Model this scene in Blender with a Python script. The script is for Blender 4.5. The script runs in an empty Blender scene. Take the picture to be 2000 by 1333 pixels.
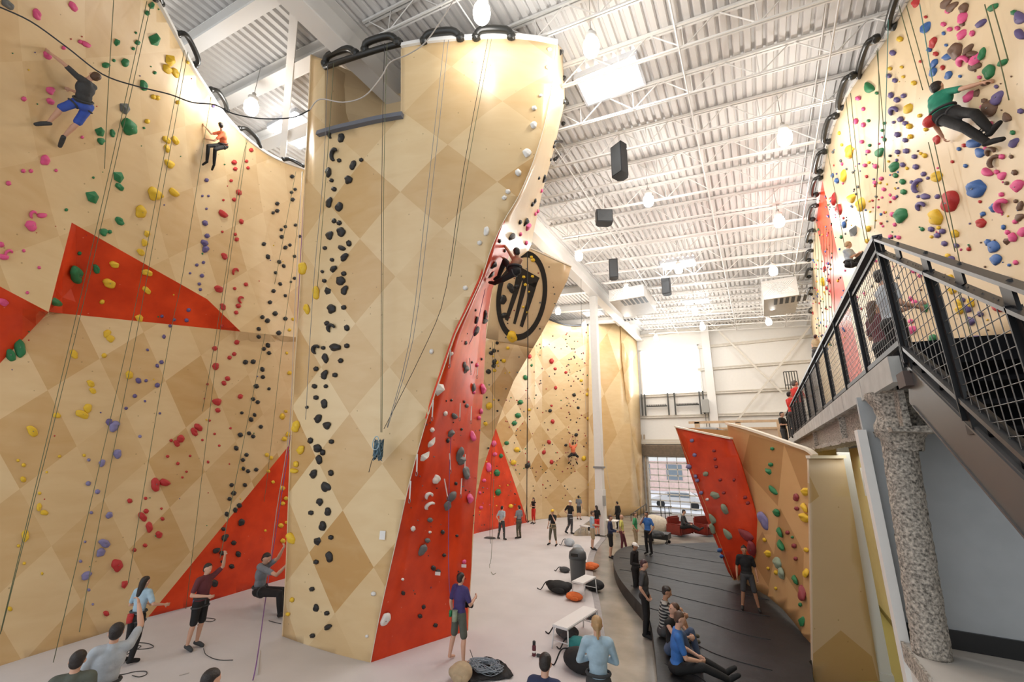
import bpy, bmesh, math, random, re
import numpy as np
from mathutils import Vector, Matrix
from mathutils.bvhtree import BVHTree

# ------------------------------------------------------------------ camera, world, exposure
FPX, CX, CY, CAMZ = 806.0, 1000.0, 666.5, 4.0
_up = np.array([60.0, -FPX * FPX / 223.0, FPX]); _up /= np.linalg.norm(_up)
_fw = np.array([490.0, 0.0, FPX]); _fw[1] = -(_up[0] * _fw[0] + _up[2] * _fw[2]) / _up[1]
_fw /= np.linalg.norm(_fw)
_rt = np.cross(_fw, _up)
if _rt[0] < 0: _rt = -_rt
RW = np.array([_rt, _fw, _up])            # world = RW @ camera(x right, y down, z forward)
CAM = np.array([0.0, 0.0, CAMZ])
scene = bpy.context.scene
cd = bpy.data.cameras.new('camera'); cam = bpy.data.objects.new('camera', cd); scene.collection.objects.link(cam)
cd.sensor_width = 36.0; cd.lens = 36.0 * FPX / 2000.0; cd.clip_end = 400; cd.clip_start = 0.05
xr, yd, zf = RW[:, 0], RW[:, 1], RW[:, 2]
cam.matrix_world = Matrix(((xr[0], -yd[0], -zf[0], 0), (xr[1], -yd[1], -zf[1], 0), (xr[2], -yd[2], -zf[2], CAMZ), (0, 0, 0, 1)))
scene.camera = cam
w = bpy.data.worlds.new('world'); scene.world = w; w.use_nodes = True
w.node_tree.nodes['Background'].inputs[0].default_value = (0.92, 0.96, 1.0, 1)
w.node_tree.nodes['Background'].inputs[1].default_value = 1.3
scene.view_settings.view_transform = 'Standard'; scene.view_settings.look = 'None'
scene.view_settings.gamma = 1.0; scene.view_settings.use_curve_mapping = False
scene.view_settings.exposure = 0.15
LAMP_W = 210.0
SKY_W = 70.0
scene.cycles.max_bounces = 6; scene.cycles.diffuse_bounces = 4; scene.cycles.glossy_bounces = 3
scene.cycles.sample_clamp_indirect = 6.0

COL = scene.collection
random.seed(7)

# ------------------------------------------------------------------ pixel helpers (photo frame 2000x1333)
def ray(px, py):
    return RW @ np.array([px - CX, py - CY, FPX])
def P(px, py, x=None, y=None, z=None, d=None):
    r = ray(px, py)
    if z is not None: t = (z - CAMZ) / r[2]
    elif y is not None: t = y / r[1]
    elif x is not None: t = x / r[0]
    else: t = d / FPX
    return CAM + r * t
def depth(p):
    return float((np.asarray(p) - CAM) @ zf)
def proj(p):
    c = RW.T @ (np.asarray(p, float) - CAM)
    return c[0] / c[2] * FPX + CX, c[1] / c[2] * FPX + CY
def invfit(pts, basis=3):
    """smooth surface seen at pixels: inverse depth as a low polynomial through known points (px,py,dict)"""
    def B(x, y):
        x = x / 1000.0; y = y / 1000.0
        return [1, x, y, x * y, x * x, y * y][:basis]
    A = np.array([B(a, b) for a, b, _ in pts])
    v = np.array([1.0 / (depth(P(a, b, **k)) if isinstance(k, dict) else depth(k)) for a, b, k in pts])
    c = np.linalg.lstsq(A, v, rcond=None)[0]
    return lambda x, y: 1.0 / float(np.dot(B(x, y), c))
def on(fit, x, y):
    return P(x, y, d=fit(x, y))

# ------------------------------------------------------------------ objects
def props(o, label=None, cat=None, group=None, kind=None):
    if label: o['label'] = label
    if cat: o['category'] = cat
    if group: o['group'] = group
    if kind: o['kind'] = kind
    return o
def link(name, me, mats=None, parent=None):
    o = bpy.data.objects.new(name, me); COL.objects.link(o)
    if mats is not None:
        for m in (mats if isinstance(mats, (list, tuple)) else [mats]): me.materials.append(m)
    if parent: o.parent = parent
    return o
def empty(name, loc=(0, 0, 0), **k):
    o = bpy.data.objects.new(name, None); COL.objects.link(o); o.location = Vector(loc); o.empty_display_size = .1
    props(o, **k); return o
def finish(name, bm, mats, parent=None, smooth=False, ang=0.5, world=True):
    if smooth:
        for f in bm.faces: f.smooth = True
        for e in bm.edges:
            if len(e.link_faces) == 2 and e.calc_face_angle(0) > ang: e.smooth = False
    me = bpy.data.meshes.new(name); bm.to_mesh(me); bm.free()
    o = link(name, me, mats)
    if parent:
        o.parent = parent
        if world and parent.type == 'EMPTY': o.matrix_parent_inverse = Matrix.Translation(-parent.location)
    return o
def box(bm, x0, x1, y0, y1, z0, z1, M=None, mi=0):
    vs = [bm.verts.new(((x0, x1)[i & 1], (y0, y1)[(i >> 1) & 1], (z0, z1)[(i >> 2) & 1])) for i in range(8)]
    if M is not None:
        for v in vs: v.co = M @ v.co
    for q in ((0, 2, 3, 1), (4, 5, 7, 6), (0, 1, 5, 4), (2, 6, 7, 3), (0, 4, 6, 2), (1, 3, 7, 5)):
        f = bm.faces.new([vs[i] for i in q]); f.material_index = mi
    return vs
def beam(bm, a, b, w, h, up=(0, 0, 1), mi=0):
    a = Vector(a); b = Vector(b); d = b - a; L = d.length
    if L < 1e-6: return
    d.normalize(); u = Vector(up); s = d.cross(u)
    if s.length < 1e-4: s = d.cross(Vector((1, 0, 0)))
    s.normalize(); t = s.cross(d).normalized()
    M = Matrix((( s.x, d.x, t.x, a.x), (s.y, d.y, t.y, a.y), (s.z, d.z, t.z, a.z), (0, 0, 0, 1)))
    box(bm, -w / 2, w / 2, 0, L, -h / 2, h / 2, M, mi)
def tube(bm, pts, r, seg=8, closed=False, mi=0, caps=True):
    pts = [Vector(p) for p in pts]; n = len(pts); rings = []
    prev = None
    for i, p in enumerate(pts):
        if closed: d = pts[(i + 1) % n] - pts[i - 1]
        else: d = pts[min(i + 1, n - 1)] - pts[max(i - 1, 0)]
        if d.length < 1e-9: d = Vector((0, 0, 1))
        d.normalize()
        if prev is None:
            s = d.orthogonal().normalized()
        else:
            s = prev - d * prev.dot(d)
            s = s.normalized() if s.length > 1e-6 else d.orthogonal().normalized()
        prev = s; t = d.cross(s); rr = r[i] if isinstance(r, (list, tuple)) else r
        rings.append([bm.verts.new(p + (s * math.cos(k * 2 * math.pi / seg) + t * math.sin(k * 2 * math.pi / seg)) * rr) for k in range(seg)])
    m = n if closed else n - 1
    for i in range(m):
        A, B = rings[i], rings[(i + 1) % n]
        for k in range(seg):
            f = bm.faces.new((A[k], A[(k + 1) % seg], B[(k + 1) % seg], B[k])); f.material_index = mi; f.smooth = True
    if caps and not closed:
        for R_, fl in ((rings[0], 1), (rings[-1], 0)):
            try: f = bm.faces.new(R_[::-1] if fl else R_); f.material_index = mi
            except ValueError: pass
def lathe(bm, prof, seg=20, M=None, mi=0):
    rings = []
    for r, z in prof:
        ring = []
        for k in range(seg):
            a = k * 2 * math.pi / seg; v = Vector((r * math.cos(a), r * math.sin(a), z))
            ring.append(bm.verts.new(M @ v if M is not None else v))
        rings.append(ring)
    for A, B in zip(rings, rings[1:]):
        for k in range(seg):
            f = bm.faces.new((A[k], A[(k + 1) % seg], B[(k + 1) % seg], B[k])); f.material_index = mi; f.smooth = True
    bm.faces.new(rings[0][::-1]).material_index = mi; bm.faces.new(rings[-1]).material_index = mi
def bez(pts, n=6):
    """Catmull-Rom through points"""
    pts = [np.asarray(p, float) for p in pts]; out = []
    for i in range(len(pts) - 1):
        p0 = pts[max(i - 1, 0)]; p1 = pts[i]; p2 = pts[i + 1]; p3 = pts[min(i + 2, len(pts) - 1)]
        for k in range(n):
            t = k / n
            out.append(0.5 * ((2 * p1) + (-p0 + p2) * t + (2 * p0 - 5 * p1 + 4 * p2 - p3) * t * t + (-p0 + 3 * p1 - 3 * p2 + p3) * t ** 3))
    out.append(pts[-1]); return out
def inpoly(x, y, poly):
    c = False; n = len(poly)
    for i in range(n):
        x1, y1 = poly[i]; x2, y2 = poly[i - 1]
        if (y1 > y) != (y2 > y) and x < (x2 - x1) * (y - y1) / (y2 - y1) + x1: c = not c
    return c

# ------------------------------------------------------------------ materials
def nt(name):
    m = bpy.data.materials.new(name); m.use_nodes = True; t = m.node_tree
    return m, t, t.nodes['Principled BSDF']
MC = {}
def mat(name, col, rough=0.6, metal=0.0, noise=0.0, nscale=6.0, bump=0.0, bscale=40.0, spec=0.5, emit=None):
    if name in MC: return MC[name]
    m, t, b = nt(name); N = t.nodes; Lk = t.links
    c = tuple(col) + (1,)
    b.inputs['Base Color'].default_value = c; b.inputs['Roughness'].default_value = rough; b.inputs['Metallic'].default_value = metal
    b.inputs['Specular IOR Level'].default_value = spec
    tc = N.new('ShaderNodeTexCoord')
    if noise:
        n = N.new('ShaderNodeTexNoise'); n.inputs['Scale'].default_value = nscale; n.inputs['Detail'].default_value = 5
        Lk.new(tc.outputs['Object'], n.inputs['Vector'])
        r = N.new('ShaderNodeMapRange'); r.inputs[1].default_value = .3; r.inputs[2].default_value = .7; r.inputs[3].default_value = 1 - noise; r.inputs[4].default_value = 1 + noise
        mx = N.new('ShaderNodeVectorMath'); mx.operation = 'SCALE'; mx.inputs[0].default_value = col
        Lk.new(n.outputs[0], r.inputs[0]); Lk.new(r.outputs[0], mx.inputs['Scale']); Lk.new(mx.outputs[0], b.inputs['Base Color'])
    if bump:
        n2 = N.new('ShaderNodeTexNoise'); n2.inputs['Scale'].default_value = bscale; n2.inputs['Detail'].default_value = 4
        bp = N.new('ShaderNodeBump'); bp.inputs['Strength'].default_value = bump; bp.inputs['Distance'].default_value = .02
        Lk.new(tc.outputs['Object'], n2.inputs['Vector']); Lk.new(n2.outputs[0], bp.inputs['Height']); Lk.new(bp.outputs[0], b.inputs['Normal'])
    if emit:
        b.inputs['Emission Color'].default_value = c; b.inputs['Emission Strength'].default_value = emit
    MC[name] = m; return m
def wood(name, light, dark, rough=0.3, lattice=True, dots=True):
    """birch ply: diamonds of two tones laid out in the UV lattice, fine grain, screw holes"""
    m, t, b = nt(name); N = t.nodes; Lk = t.links
    def M(op, *a):
        n = N.new('ShaderNodeMath'); n.operation = op
        for i, v in enumerate(a):
            if isinstance(v, (int, float)): n.inputs[i].default_value = v
            else: Lk.new(v, n.inputs[i])
        return n.outputs[0]
    tc = N.new('ShaderNodeTexCoord'); uv = N.new('ShaderNodeSeparateXYZ'); Lk.new(tc.outputs['UV'], uv.inputs[0])
    if lattice:
        fu = M('FLOOR', uv.outputs[0]); fv = M('FLOOR', uv.outputs[1])
        par = M('FLOORED_MODULO', M('ADD', fu, fv), 2.0)          # 1 = light cell
        cb = N.new('ShaderNodeCombineXYZ'); Lk.new(fu, cb.inputs[0]); Lk.new(fv, cb.inputs[1])
        wn = N.new('ShaderNodeTexWhiteNoise'); wn.noise_dimensions = '2D'; Lk.new(cb.outputs[0], wn.inputs[0])
        r = wn.outputs['Value']
        f = M('ADD', M('MULTIPLY', M('SUBTRACT', 1.0, par), M('ADD', M('MULTIPLY', r, .65), .35)), M('MULTIPLY', par, M('MULTIPLY', r, .3)))
        mr = N.new('ShaderNodeMapRange'); mr.inputs[1].default_value = -3.5; mr.inputs[2].default_value = 3; mr.inputs[3].default_value = 1.0; mr.inputs[4].default_value = .42
        Lk.new(M('SUBTRACT', fv, fu), mr.inputs[0]); f = M('ADD', M('MULTIPLY', f, mr.outputs[0]), M('MULTIPLY', M('SUBTRACT', 1.0, mr.outputs[0]), .22))
    else:
        f = M('ADD', 0.3, 0.0)
    n = N.new('ShaderNodeTexNoise'); n.inputs['Scale'].default_value = 1.2; n.inputs['Detail'].default_value = 6; n.inputs['Distortion'].default_value = .6
    mp = N.new('ShaderNodeMapping'); mp.inputs['Scale'].default_value = (1, 1, 3.0); Lk.new(tc.outputs['Object'], mp.inputs[0]); Lk.new(mp.outputs[0], n.inputs['Vector'])
    f = M('ADD', f, M('MULTIPLY', M('SUBTRACT', n.outputs[0], .5), .55))
    mx = N.new('ShaderNodeMix'); mx.data_type = 'RGBA'; mx.clamp_factor = True
    Lk.new(f, mx.inputs[0]); mx.inputs[6].default_value = tuple(light) + (1,); mx.inputs[7].default_value = tuple(dark) + (1,)
    out = mx.outputs[2]
    if dots:
        vo = N.new('ShaderNodeTexVoronoi'); vo.inputs['Scale'].default_value = 3.6; Lk.new(tc.outputs['Object'], vo.inputs['Vector'])
        dt = M('LESS_THAN', vo.outputs['Distance'], .055)
        m2 = N.new('ShaderNodeMix'); m2.data_type = 'RGBA'; Lk.new(M('MULTIPLY', dt, .55), m2.inputs[0]); Lk.new(out, m2.inputs[6]); m2.inputs[7].default_value = (.28, .17, .07, 1)
        out = m2.outputs[2]
    Lk.new(out, b.inputs['Base Color']); b.inputs['Roughness'].default_value = rough
    return m
WOOD = wood('birch_ply', (.78, .60, .35), (.55, .32, .115))
WOOD_UP = WOOD
WOODP = wood('birch_plain', (.74, .58, .36), (.62, .43, .22), lattice=False)
def redply():
    m, t, b = nt('red_ply'); N = t.nodes; Lk = t.links
    tc = N.new('ShaderNodeTexCoord'); n = N.new('ShaderNodeTexNoise'); n.inputs['Scale'].default_value = 1.5; n.inputs['Detail'].default_value = 7
    Lk.new(tc.outputs['Object'], n.inputs['Vector'])
    cr = N.new('ShaderNodeValToRGB'); cr.color_ramp.elements[0].color = (.55, .035, .006, 1); cr.color_ramp.elements[1].color = (.80, .07, .015, 1)
    cr.color_ramp.elements[0].position = .3; cr.color_ramp.elements[1].position = .7
    Lk.new(n.outputs[0], cr.inputs[0]); vo = N.new('ShaderNodeTexVoronoi'); vo.inputs['Scale'].default_value = 3.6; Lk.new(tc.outputs['Object'], vo.inputs['Vector'])
    lt = N.new('ShaderNodeMath'); lt.operation = 'LESS_THAN'; lt.inputs[1].default_value = .05; Lk.new(vo.outputs['Distance'], lt.inputs[0])
    mu = N.new('ShaderNodeMath'); mu.operation = 'MULTIPLY'; mu.inputs[1].default_value = .5; Lk.new(lt.outputs[0], mu.inputs[0])
    m2 = N.new('ShaderNodeMix'); m2.data_type = 'RGBA'; Lk.new(mu.outputs[0], m2.inputs[0]); Lk.new(cr.outputs[0], m2.inputs[6]); m2.inputs[7].default_value = (.8, .3, .2, 1)
    Lk.new(m2.outputs[2], b.inputs['Base Color']); b.inputs['Roughness'].default_value = .33; b.inputs['Specular IOR Level'].default_value = .35
    return m
RED = redply()
WHITE = mat('white_paint', (.80, .79, .76), .55, noise=.02)
DECK = mat('white_deck', (.72, .70, .68), .5, noise=.04, nscale=.6)
BEAMM = mat('painted_steel', (.78, .76, .73), .45)
BLACK = mat('black_steel', (.012, .012, .013), .38)
PIPE = mat('black_pipe', (.02, .02, .018), .3)
CONC = mat('polished_concrete', (.29, .27, .235), .22, noise=.25, nscale=1.2, bump=.1, bscale=6)
FLOORM = mat('pale_rubber_floor', (.60, .57, .57), .7, noise=.05, nscale=1.0, bump=.15, bscale=90)
MATM = mat('black_vinyl_mat', (.020, .021, .024), .5, noise=.35, nscale=1.5, bump=.9, bscale=2.5, spec=.3)
SPRAY = mat('sprayed_fireproofing', (.40, .36, .31), .95, noise=.75, nscale=42, bump=1.0, bscale=50)
GREYP = mat('grey_wall_paint', (.40, .42, .43), .6, noise=.04)
PADW = mat('black_padding', (.006, .006, .007), .9, spec=.1)
EDGE = mat('ply_edge', (.80, .72, .58), .5)
SKYL = mat('skylight_glow', (1, 1, 1), .5, emit=9.0)

# ------------------------------------------------------------------ wall sheets built from their outline
WALLS = {}
def sheet(name, outline, fit, mats, cuts=(), step=30, lat=None, region=None, parent=None, thick=.05, ang=.2):
    """outline: seen outline; fit: where the surface stands; cuts: polygons [(material index, poly)]; lat: uv function of the 3D point"""
    bm = bmesh.new()
    f = bm.faces.new([bm.verts.new((x, y, 0)) for x, y in outline])
    def cut(p, n):
        bmesh.ops.bisect_plane(bm, geom=bm.verts[:] + bm.edges[:] + bm.faces[:], plane_co=p, plane_no=n, dist=1e-4)
    x0 = min(p[0] for p in outline); x1 = max(p[0] for p in outline); y0 = min(p[1] for p in outline); y1 = max(p[1] for p in outline)
    for mi, poly in cuts:
        for i in range(len(poly)):
            a, b = poly[i - 1], poly[i]
            cut((a[0], a[1], 0), (b[1] - a[1], a[0] - b[0], 0))
    x = x0 + step
    while x < x1: cut((x, 0, 0), (1, 0, 0)); x += step
    y = y0 + step
    while y < y1: cut((0, y, 0), (0, 1, 0)); y += step
    for f in bm.faces:
        c = f.calc_center_median()
        for mi, poly in cuts:
            if inpoly(c.x, c.y, poly): f.material_index = mi
    bmesh.ops.triangulate(bm, faces=[f for f in bm.faces if len(f.verts) > 4])
    for v in bm.verts:
        v.co = Vector(fit(v.co.x, v.co.y))
    for f in bm.faces:
        if f.normal.length == 0: pass
    bm.normal_update()
    for f in bm.faces:
        if f.normal.dot(f.calc_center_median() - Vector(CAM)) > 0: f.normal_flip()
    if lat:
        ul = bm.loops.layers.uv.new('UVMap')
        for f in bm.faces:
            for l in f.loops: l[ul].uv = lat(l.vert.co)
    WALLS[name] = BVHTree.FromBMesh(bm)
    o = finish(name, bm, mats, parent, smooth=True, ang=ang)
    sm = o.modifiers.new('thickness', 'SOLIDIFY'); sm.thickness = thick; sm.offset = -1
    return o
def latfit(pts, fit, ax, deg=1):
    """lattice coordinates from corners seen in the photo: pts (px,py,u,v)"""
    def B(a, b): return [1, a, b, a * b, a * a, b * b][:3 if deg == 1 else 6]
    A = []; U = []
    for x, y, u, v in pts:
        p = fit(x, y); A.append(B(p[ax[0]] / 10, p[ax[1]] / 10)); U.append((u, v))
    c = np.linalg.lstsq(np.array(A), np.array(U, float), rcond=None)[0]
    return lambda co: tuple(np.dot(B(co[ax[0]] / 10, co[ax[1]] / 10), c))
def hit(wall, px, py, off=0.0):
    r = Vector(ray(px, py)).normalized()
    names = [wall] if isinstance(wall, str) else wall
    best = None
    for nme in names:
        h = WALLS[nme].ray_cast(Vector(CAM), r)
        if h[0] is not None and (best is None or h[3] < best[3]): best = h
    if best is None: return None, None
    n = best[1]
    if n.dot(r) > 0: n = -n
    return best[0] + n * off, n
# ================================================================== the hall
def zc(x): return 14.4 - .0558 * (x + 8.1)          # roof falls to the right
def area(name, loc, size, power, col=(1, 1, 1), rot=(0, 0, 0), sy=None):
    l = bpy.data.lights.new(name, 'AREA'); l.energy = power; l.size = size; l.color = col
    if sy: l.shape = 'RECTANGLE'; l.size_y = sy
    o = bpy.data.objects.new(name, l); COL.objects.link(o); o.location = loc; o.rotation_euler = rot
    return o
# corrugated roof deck
bm = bmesh.new(); x = -21.0; prof = []
while x < 7.5:
    prof += [(x, 0.0), (x + .10, 0.0), (x + .13, .08), (x + .21, .08)]; x += .24
rows = []
for yy in (-8, 36.5):
    rows.append([bm.verts.new((px, yy, zc(px) + .03 + pz)) for px, pz in prof])
for i in range(len(prof) - 1): bm.faces.new((rows[0][i], rows[0][i + 1], rows[1][i + 1], rows[1][i]))
o = finish('ceiling', bm, DECK); props(o, kind='structure'); sm = o.modifiers.new('thickness', 'SOLIDIFY'); sm.thickness = .02
# floors
def slab(name, poly, z0, z1, m, kind='structure', cuts=None):
    bm = bmesh.new()
    a = [bm.verts.new((p[0], p[1], z1)) for p in poly]; b = [bm.verts.new((p[0], p[1], z0)) for p in poly]
    t = bm.faces.new(a)
    if t.normal.z < 0: pass
    n = len(poly)
    for i in range(n): bm.faces.new((a[i], b[i], b[(i + 1) % n], a[(i + 1) % n]))
    bm.faces.new(b[::-1]); bmesh.ops.recalc_face_normals(bm, faces=bm.faces[:])
    o = finish(name, bm, m)
    if kind: props(o, kind=kind)
    return o
slab('floor', [(-21, -8), (7.5, -8), (7.5, 36), (-21, 36)], -.3, 0, CONC)
edge = bez([P(*p, z=0)[:2] for p in ((1170, 1420), (1163, 1333), (1168, 1250), (1158, 1170), (1145, 1120), (1152, 1080), (1172, 1050), (1120, 1048), (1135, 1030), (1160, 1012))], 6)
edge2 = bez([P(*p, z=0)[:2] for p in ((1200, 1420), (1185, 1333), (1182, 1250), (1170, 1170), (1158, 1120), (1164, 1080), (1184, 1052))], 6)
rub = [(-18, -6), (edge[0][0], -6)] + [tuple(p) for p in edge] + [(-9.5, 35.5), (-18, 35.5)]
slab('floor_padding', rub, 0.001, .03, FLOORM)
bm = bmesh.new(); n = len(edge2); k = n
A = [bm.verts.new((p[0], p[1], .031)) for p in edge[:n]]; B = [bm.verts.new((p[0], p[1], .018)) for p in edge2]
for i in range(n - 1): bm.faces.new((A[i], A[i + 1], B[i + 1], B[i]))
bmesh.ops.recalc_face_normals(bm, faces=bm.faces[:])
o = finish('trim_1', bm, mat('grey_ramp', (.33, .31, .31), .7, noise=.1)); props(o, kind='structure'); sm = o.modifiers.new('t', 'SOLIDIFY'); sm.thickness = .015
# boundary walls behind the climbing surfaces
WB = mat('hall_wall', (.78, .76, .72), .6, noise=.015)
def bwall(name, x0, x1, y0, y1, z0=0, z1=15.3, m=None):
    bm = bmesh.new(); box(bm, x0, x1, y0, y1, z0, z1); return props(finish(name, bm, m or WB), kind='structure')
bwall('wall_left', -21.2, -21, -8, 36)
bwall('wall_right', 7.5, 7.7, -8, 36)
YB = 34.5
def Q(px, py, y=YB): return P(px, py, y=y)
# back wall with the big window and the garage door opening
wl, wr, wt, wb = Q(1250, 685)[0], Q(1363, 677)[0], Q(1305, 680)[2], Q(1305, 774)[2]
dl, dr, dt = Q(1265, 890)[0], Q(1420, 880)[0], Q(1300, 893)[2]
bm = bmesh.new()
X0, X1, Z0, Z1 = -21, 7.5, -.3, 15.3
for a in ((X0, wl, Z0, Z1), (wl, wr, wt, Z1), (wl, dl, Z0, wb), (dl, wr, dt, wb), (wr, X1, dt, Z1), (dr, X1, Z0, dt)):
    box(bm, a[0], a[1], YB, YB + .25, a[2], a[3])
props(finish('wall_back', bm, WB), kind='structure')
# window_1
wnd = empty('window_1', ((wl + wr) / 2, YB, wb), kind='structure')
bm = bmesh.new()
for z in (wb, wt): beam(bm, (wl - .08, YB - .03, z), (wr + .08, YB - .03, z), .12, .14)
for xx in (wl, wr): beam(bm, (xx, YB - .03, wb), (xx, YB - .03, wt), .12, .12)
finish('window_frame', bm, BEAMM, wnd)
bm = bmesh.new()
for k in range(1, 4): xx = wl + (wr - wl) * k / 4; beam(bm, (xx, YB + .12, wb), (xx, YB + .12, wt), .03, .03)
for k in range(1, 4): z = wb + (wt - wb) * k / 4; beam(bm, (wl, YB + .12, z), (wr, YB + .12, z), .03, .03)
finish('glazing_bars', bm, mat('pale_bar', (.85, .87, .88), .5), wnd)
GL = bpy.data.materials.new('window_glass'); GL.use_nodes = True; b_ = GL.node_tree.nodes['Principled BSDF']
b_.inputs['Transmission Weight'].default_value = 1; b_.inputs['Roughness'].default_value = .02; b_.inputs['IOR'].default_value = 1.02; b_.inputs['Base Color'].default_value = (1, 1, 1, 1)
MILK = bpy.data.materials.new('milky_glazing'); MILK.use_nodes = True; b_ = MILK.node_tree.nodes['Principled BSDF']
b_.inputs['Base Color'].default_value = (.9, .95, 1, 1); b_.inputs['Emission Color'].default_value = (.93, .97, 1, 1); b_.inputs['Emission Strength'].default_value = 2.2
bm = bmesh.new(); box(bm, wl, wr, YB + .14, YB + .16, wb, wt); finish('pane', bm, MILK, wnd)
area('window_daylight', ((wl + wr) / 2, YB - .3, (wt + wb) / 2), wr - wl, 150, (.9, .96, 1), (math.radians(90), 0, 0), wt - wb).rotation_euler = (math.radians(-90), 0, 0)
# garage door
gd = empty('door_1', ((dl + dr) / 2, YB, 0), kind='structure')
bm = bmesh.new(); nb = 9
for k in range(nb + 1): z = dt * k / nb; beam(bm, (dl, YB + .1, z), (dr, YB + .1, z), .05, .09)
for k in range(9): xx = dl + (dr - dl) * k / 8; beam(bm, (xx, YB + .1, 0), (xx, YB + .1, dt), .05, .05)
finish('door_frame', bm, mat('aluminium', (.75, .74, .70), .35, .2), gd)
bm = bmesh.new(); box(bm, dl, dr, YB + .11, YB + .12, 0, dt); finish('glass_panel', bm, GL, gd)
zs = Q(1300, 870)[2]
bm = bmesh.new(); box(bm, dl - .3, dr, YB - .35, YB - .01, dt + .05, zs)
for k in range(7): z = dt + .1 + (zs - dt - .1) * k / 7; box(bm, dl - .3, dr, YB - .40, YB - .35, z, z + .06)
finish('rolled_shutter', bm, mat('bronze_slats', (.22, .17, .12), .45, .4, noise=.2), gd)
bm = bmesh.new()
for xx in (dl - .15, dl - .4): beam(bm, (xx, YB - .15, 0), (xx, YB - .15, zs + .8), .09, .12)
finish('door_track', bm, mat('rusty_track', (.42, .33, .24), .6, noise=.3, nscale=5), gd)
bm = bmesh.new(); beam(bm, (dl - .5, YB - .1, zs + .25), (dr, YB - .1, zs + .25), .2, .35); finish('door_header', bm, mat('beige_steel', (.62, .56, .46), .6), gd)
# girts, wall column and cross braces
n = 1
def trim(bm, m=BEAMM, nm=None):
    global n
    n += 1; return props(finish('trim_%d' % n, bm, m), kind='structure')
BG = mat('dusty_girt', (.66, .62, .55), .7, noise=.06)
for pa, pb in (((1245, 655), (1585, 622)), ((1363, 677), (1600, 660)), ((1363, 722), (1600, 707)), ((1252, 776), (1600, 757)), ((1252, 817), (1600, 805)), ((1255, 868), (1600, 862))):
    za = Q(*pa)[2]; zb = Q(*pb)[2]; zm = (za + zb) / 2
    bm = bmesh.new(); xa = Q(*pa)[0]; box(bm, xa, 4.4, YB - .16, YB - .001, zm - .09, zm + .09); box(bm, xa, 4.4, YB - .2, YB - .14, zm + .05, zm + .12); trim(bm, BG)
bm = bmesh.new(); xa = Q(1386, 730)[0]; box(bm, xa - .28, xa + .28, YB - .55, YB - .17, 0, 15); trim(bm)
bm = bmesh.new(); beam(bm, Q(1388, 632, YB - .7), Q(1530, 770, YB - .7), .06, .12); trim(bm, BG)
bm = bmesh.new(); beam(bm, Q(1592, 625, YB - .75), Q(1440, 822, YB - .75), .06, .12); trim(bm, BG)
bm = bmesh.new(); za = Q(1300, 640)[2]; box(bm, -9, 6, YB - .4, YB - .002, za + .2, za + .4); trim(bm)
# door spring rods under the window
g = empty('door_spring_rack', Q(1305, 795), label='dark coil springs and struts mounted under the big window', cat='spring')
DK = mat('dark_iron', (.06, .06, .055), .5)
zs1 = Q(1300, 774)[2]; zs2 = Q(1300, 812)[2]
for i, px in enumerate((1256, 1262, 1307, 1320, 1369, 1376)):
    bm = bmesh.new(); xx = Q(px, 795)[0]; beam(bm, (xx, YB - .3, zs1 + .2), (xx, YB - .3, zs2), .1, .1); finish('strut', bm, DK, g)
for pa, pb in ((1264, 1304), (1322, 1366)):
    xa = Q(pa, 793)[0]; xb = Q(pb, 793)[0]; z = Q(1300, 793)[2]; bm = bmesh.new()
    tube(bm, [(xa + (xb - xa) * k / 120, YB - .35 + .09 * math.cos(k * 1.05), z + .09 * math.sin(k * 1.05)) for k in range(121)], .025, 5); finish('coil', bm, DK, g)
g = empty('door_motor', Q(1381, 800), label='grey door motor box with hanging chains by the wall column', cat='motor')
bm = bmesh.new(); c = Q(1381, 795); box(bm, c[0] - .25, c[0] + .2, YB - .9, YB - .6, c[2] - .5, c[2] + .45); finish('housing', bm, mat('grey_case', (.35, .35, .33), .5), g)
bm = bmesh.new(); tube(bm, [(c[0] - .1, YB - .75, c[2] - .5), (c[0] - .1, YB - .75, c[2] - 2.4)], .02, 5); tube(bm, [(c[0] + .1, YB - .75, c[2] - .5), (c[0] + .1, YB - .75, c[2] - 2.4)], .02, 5); finish('chain', bm, DK, g)

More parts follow.
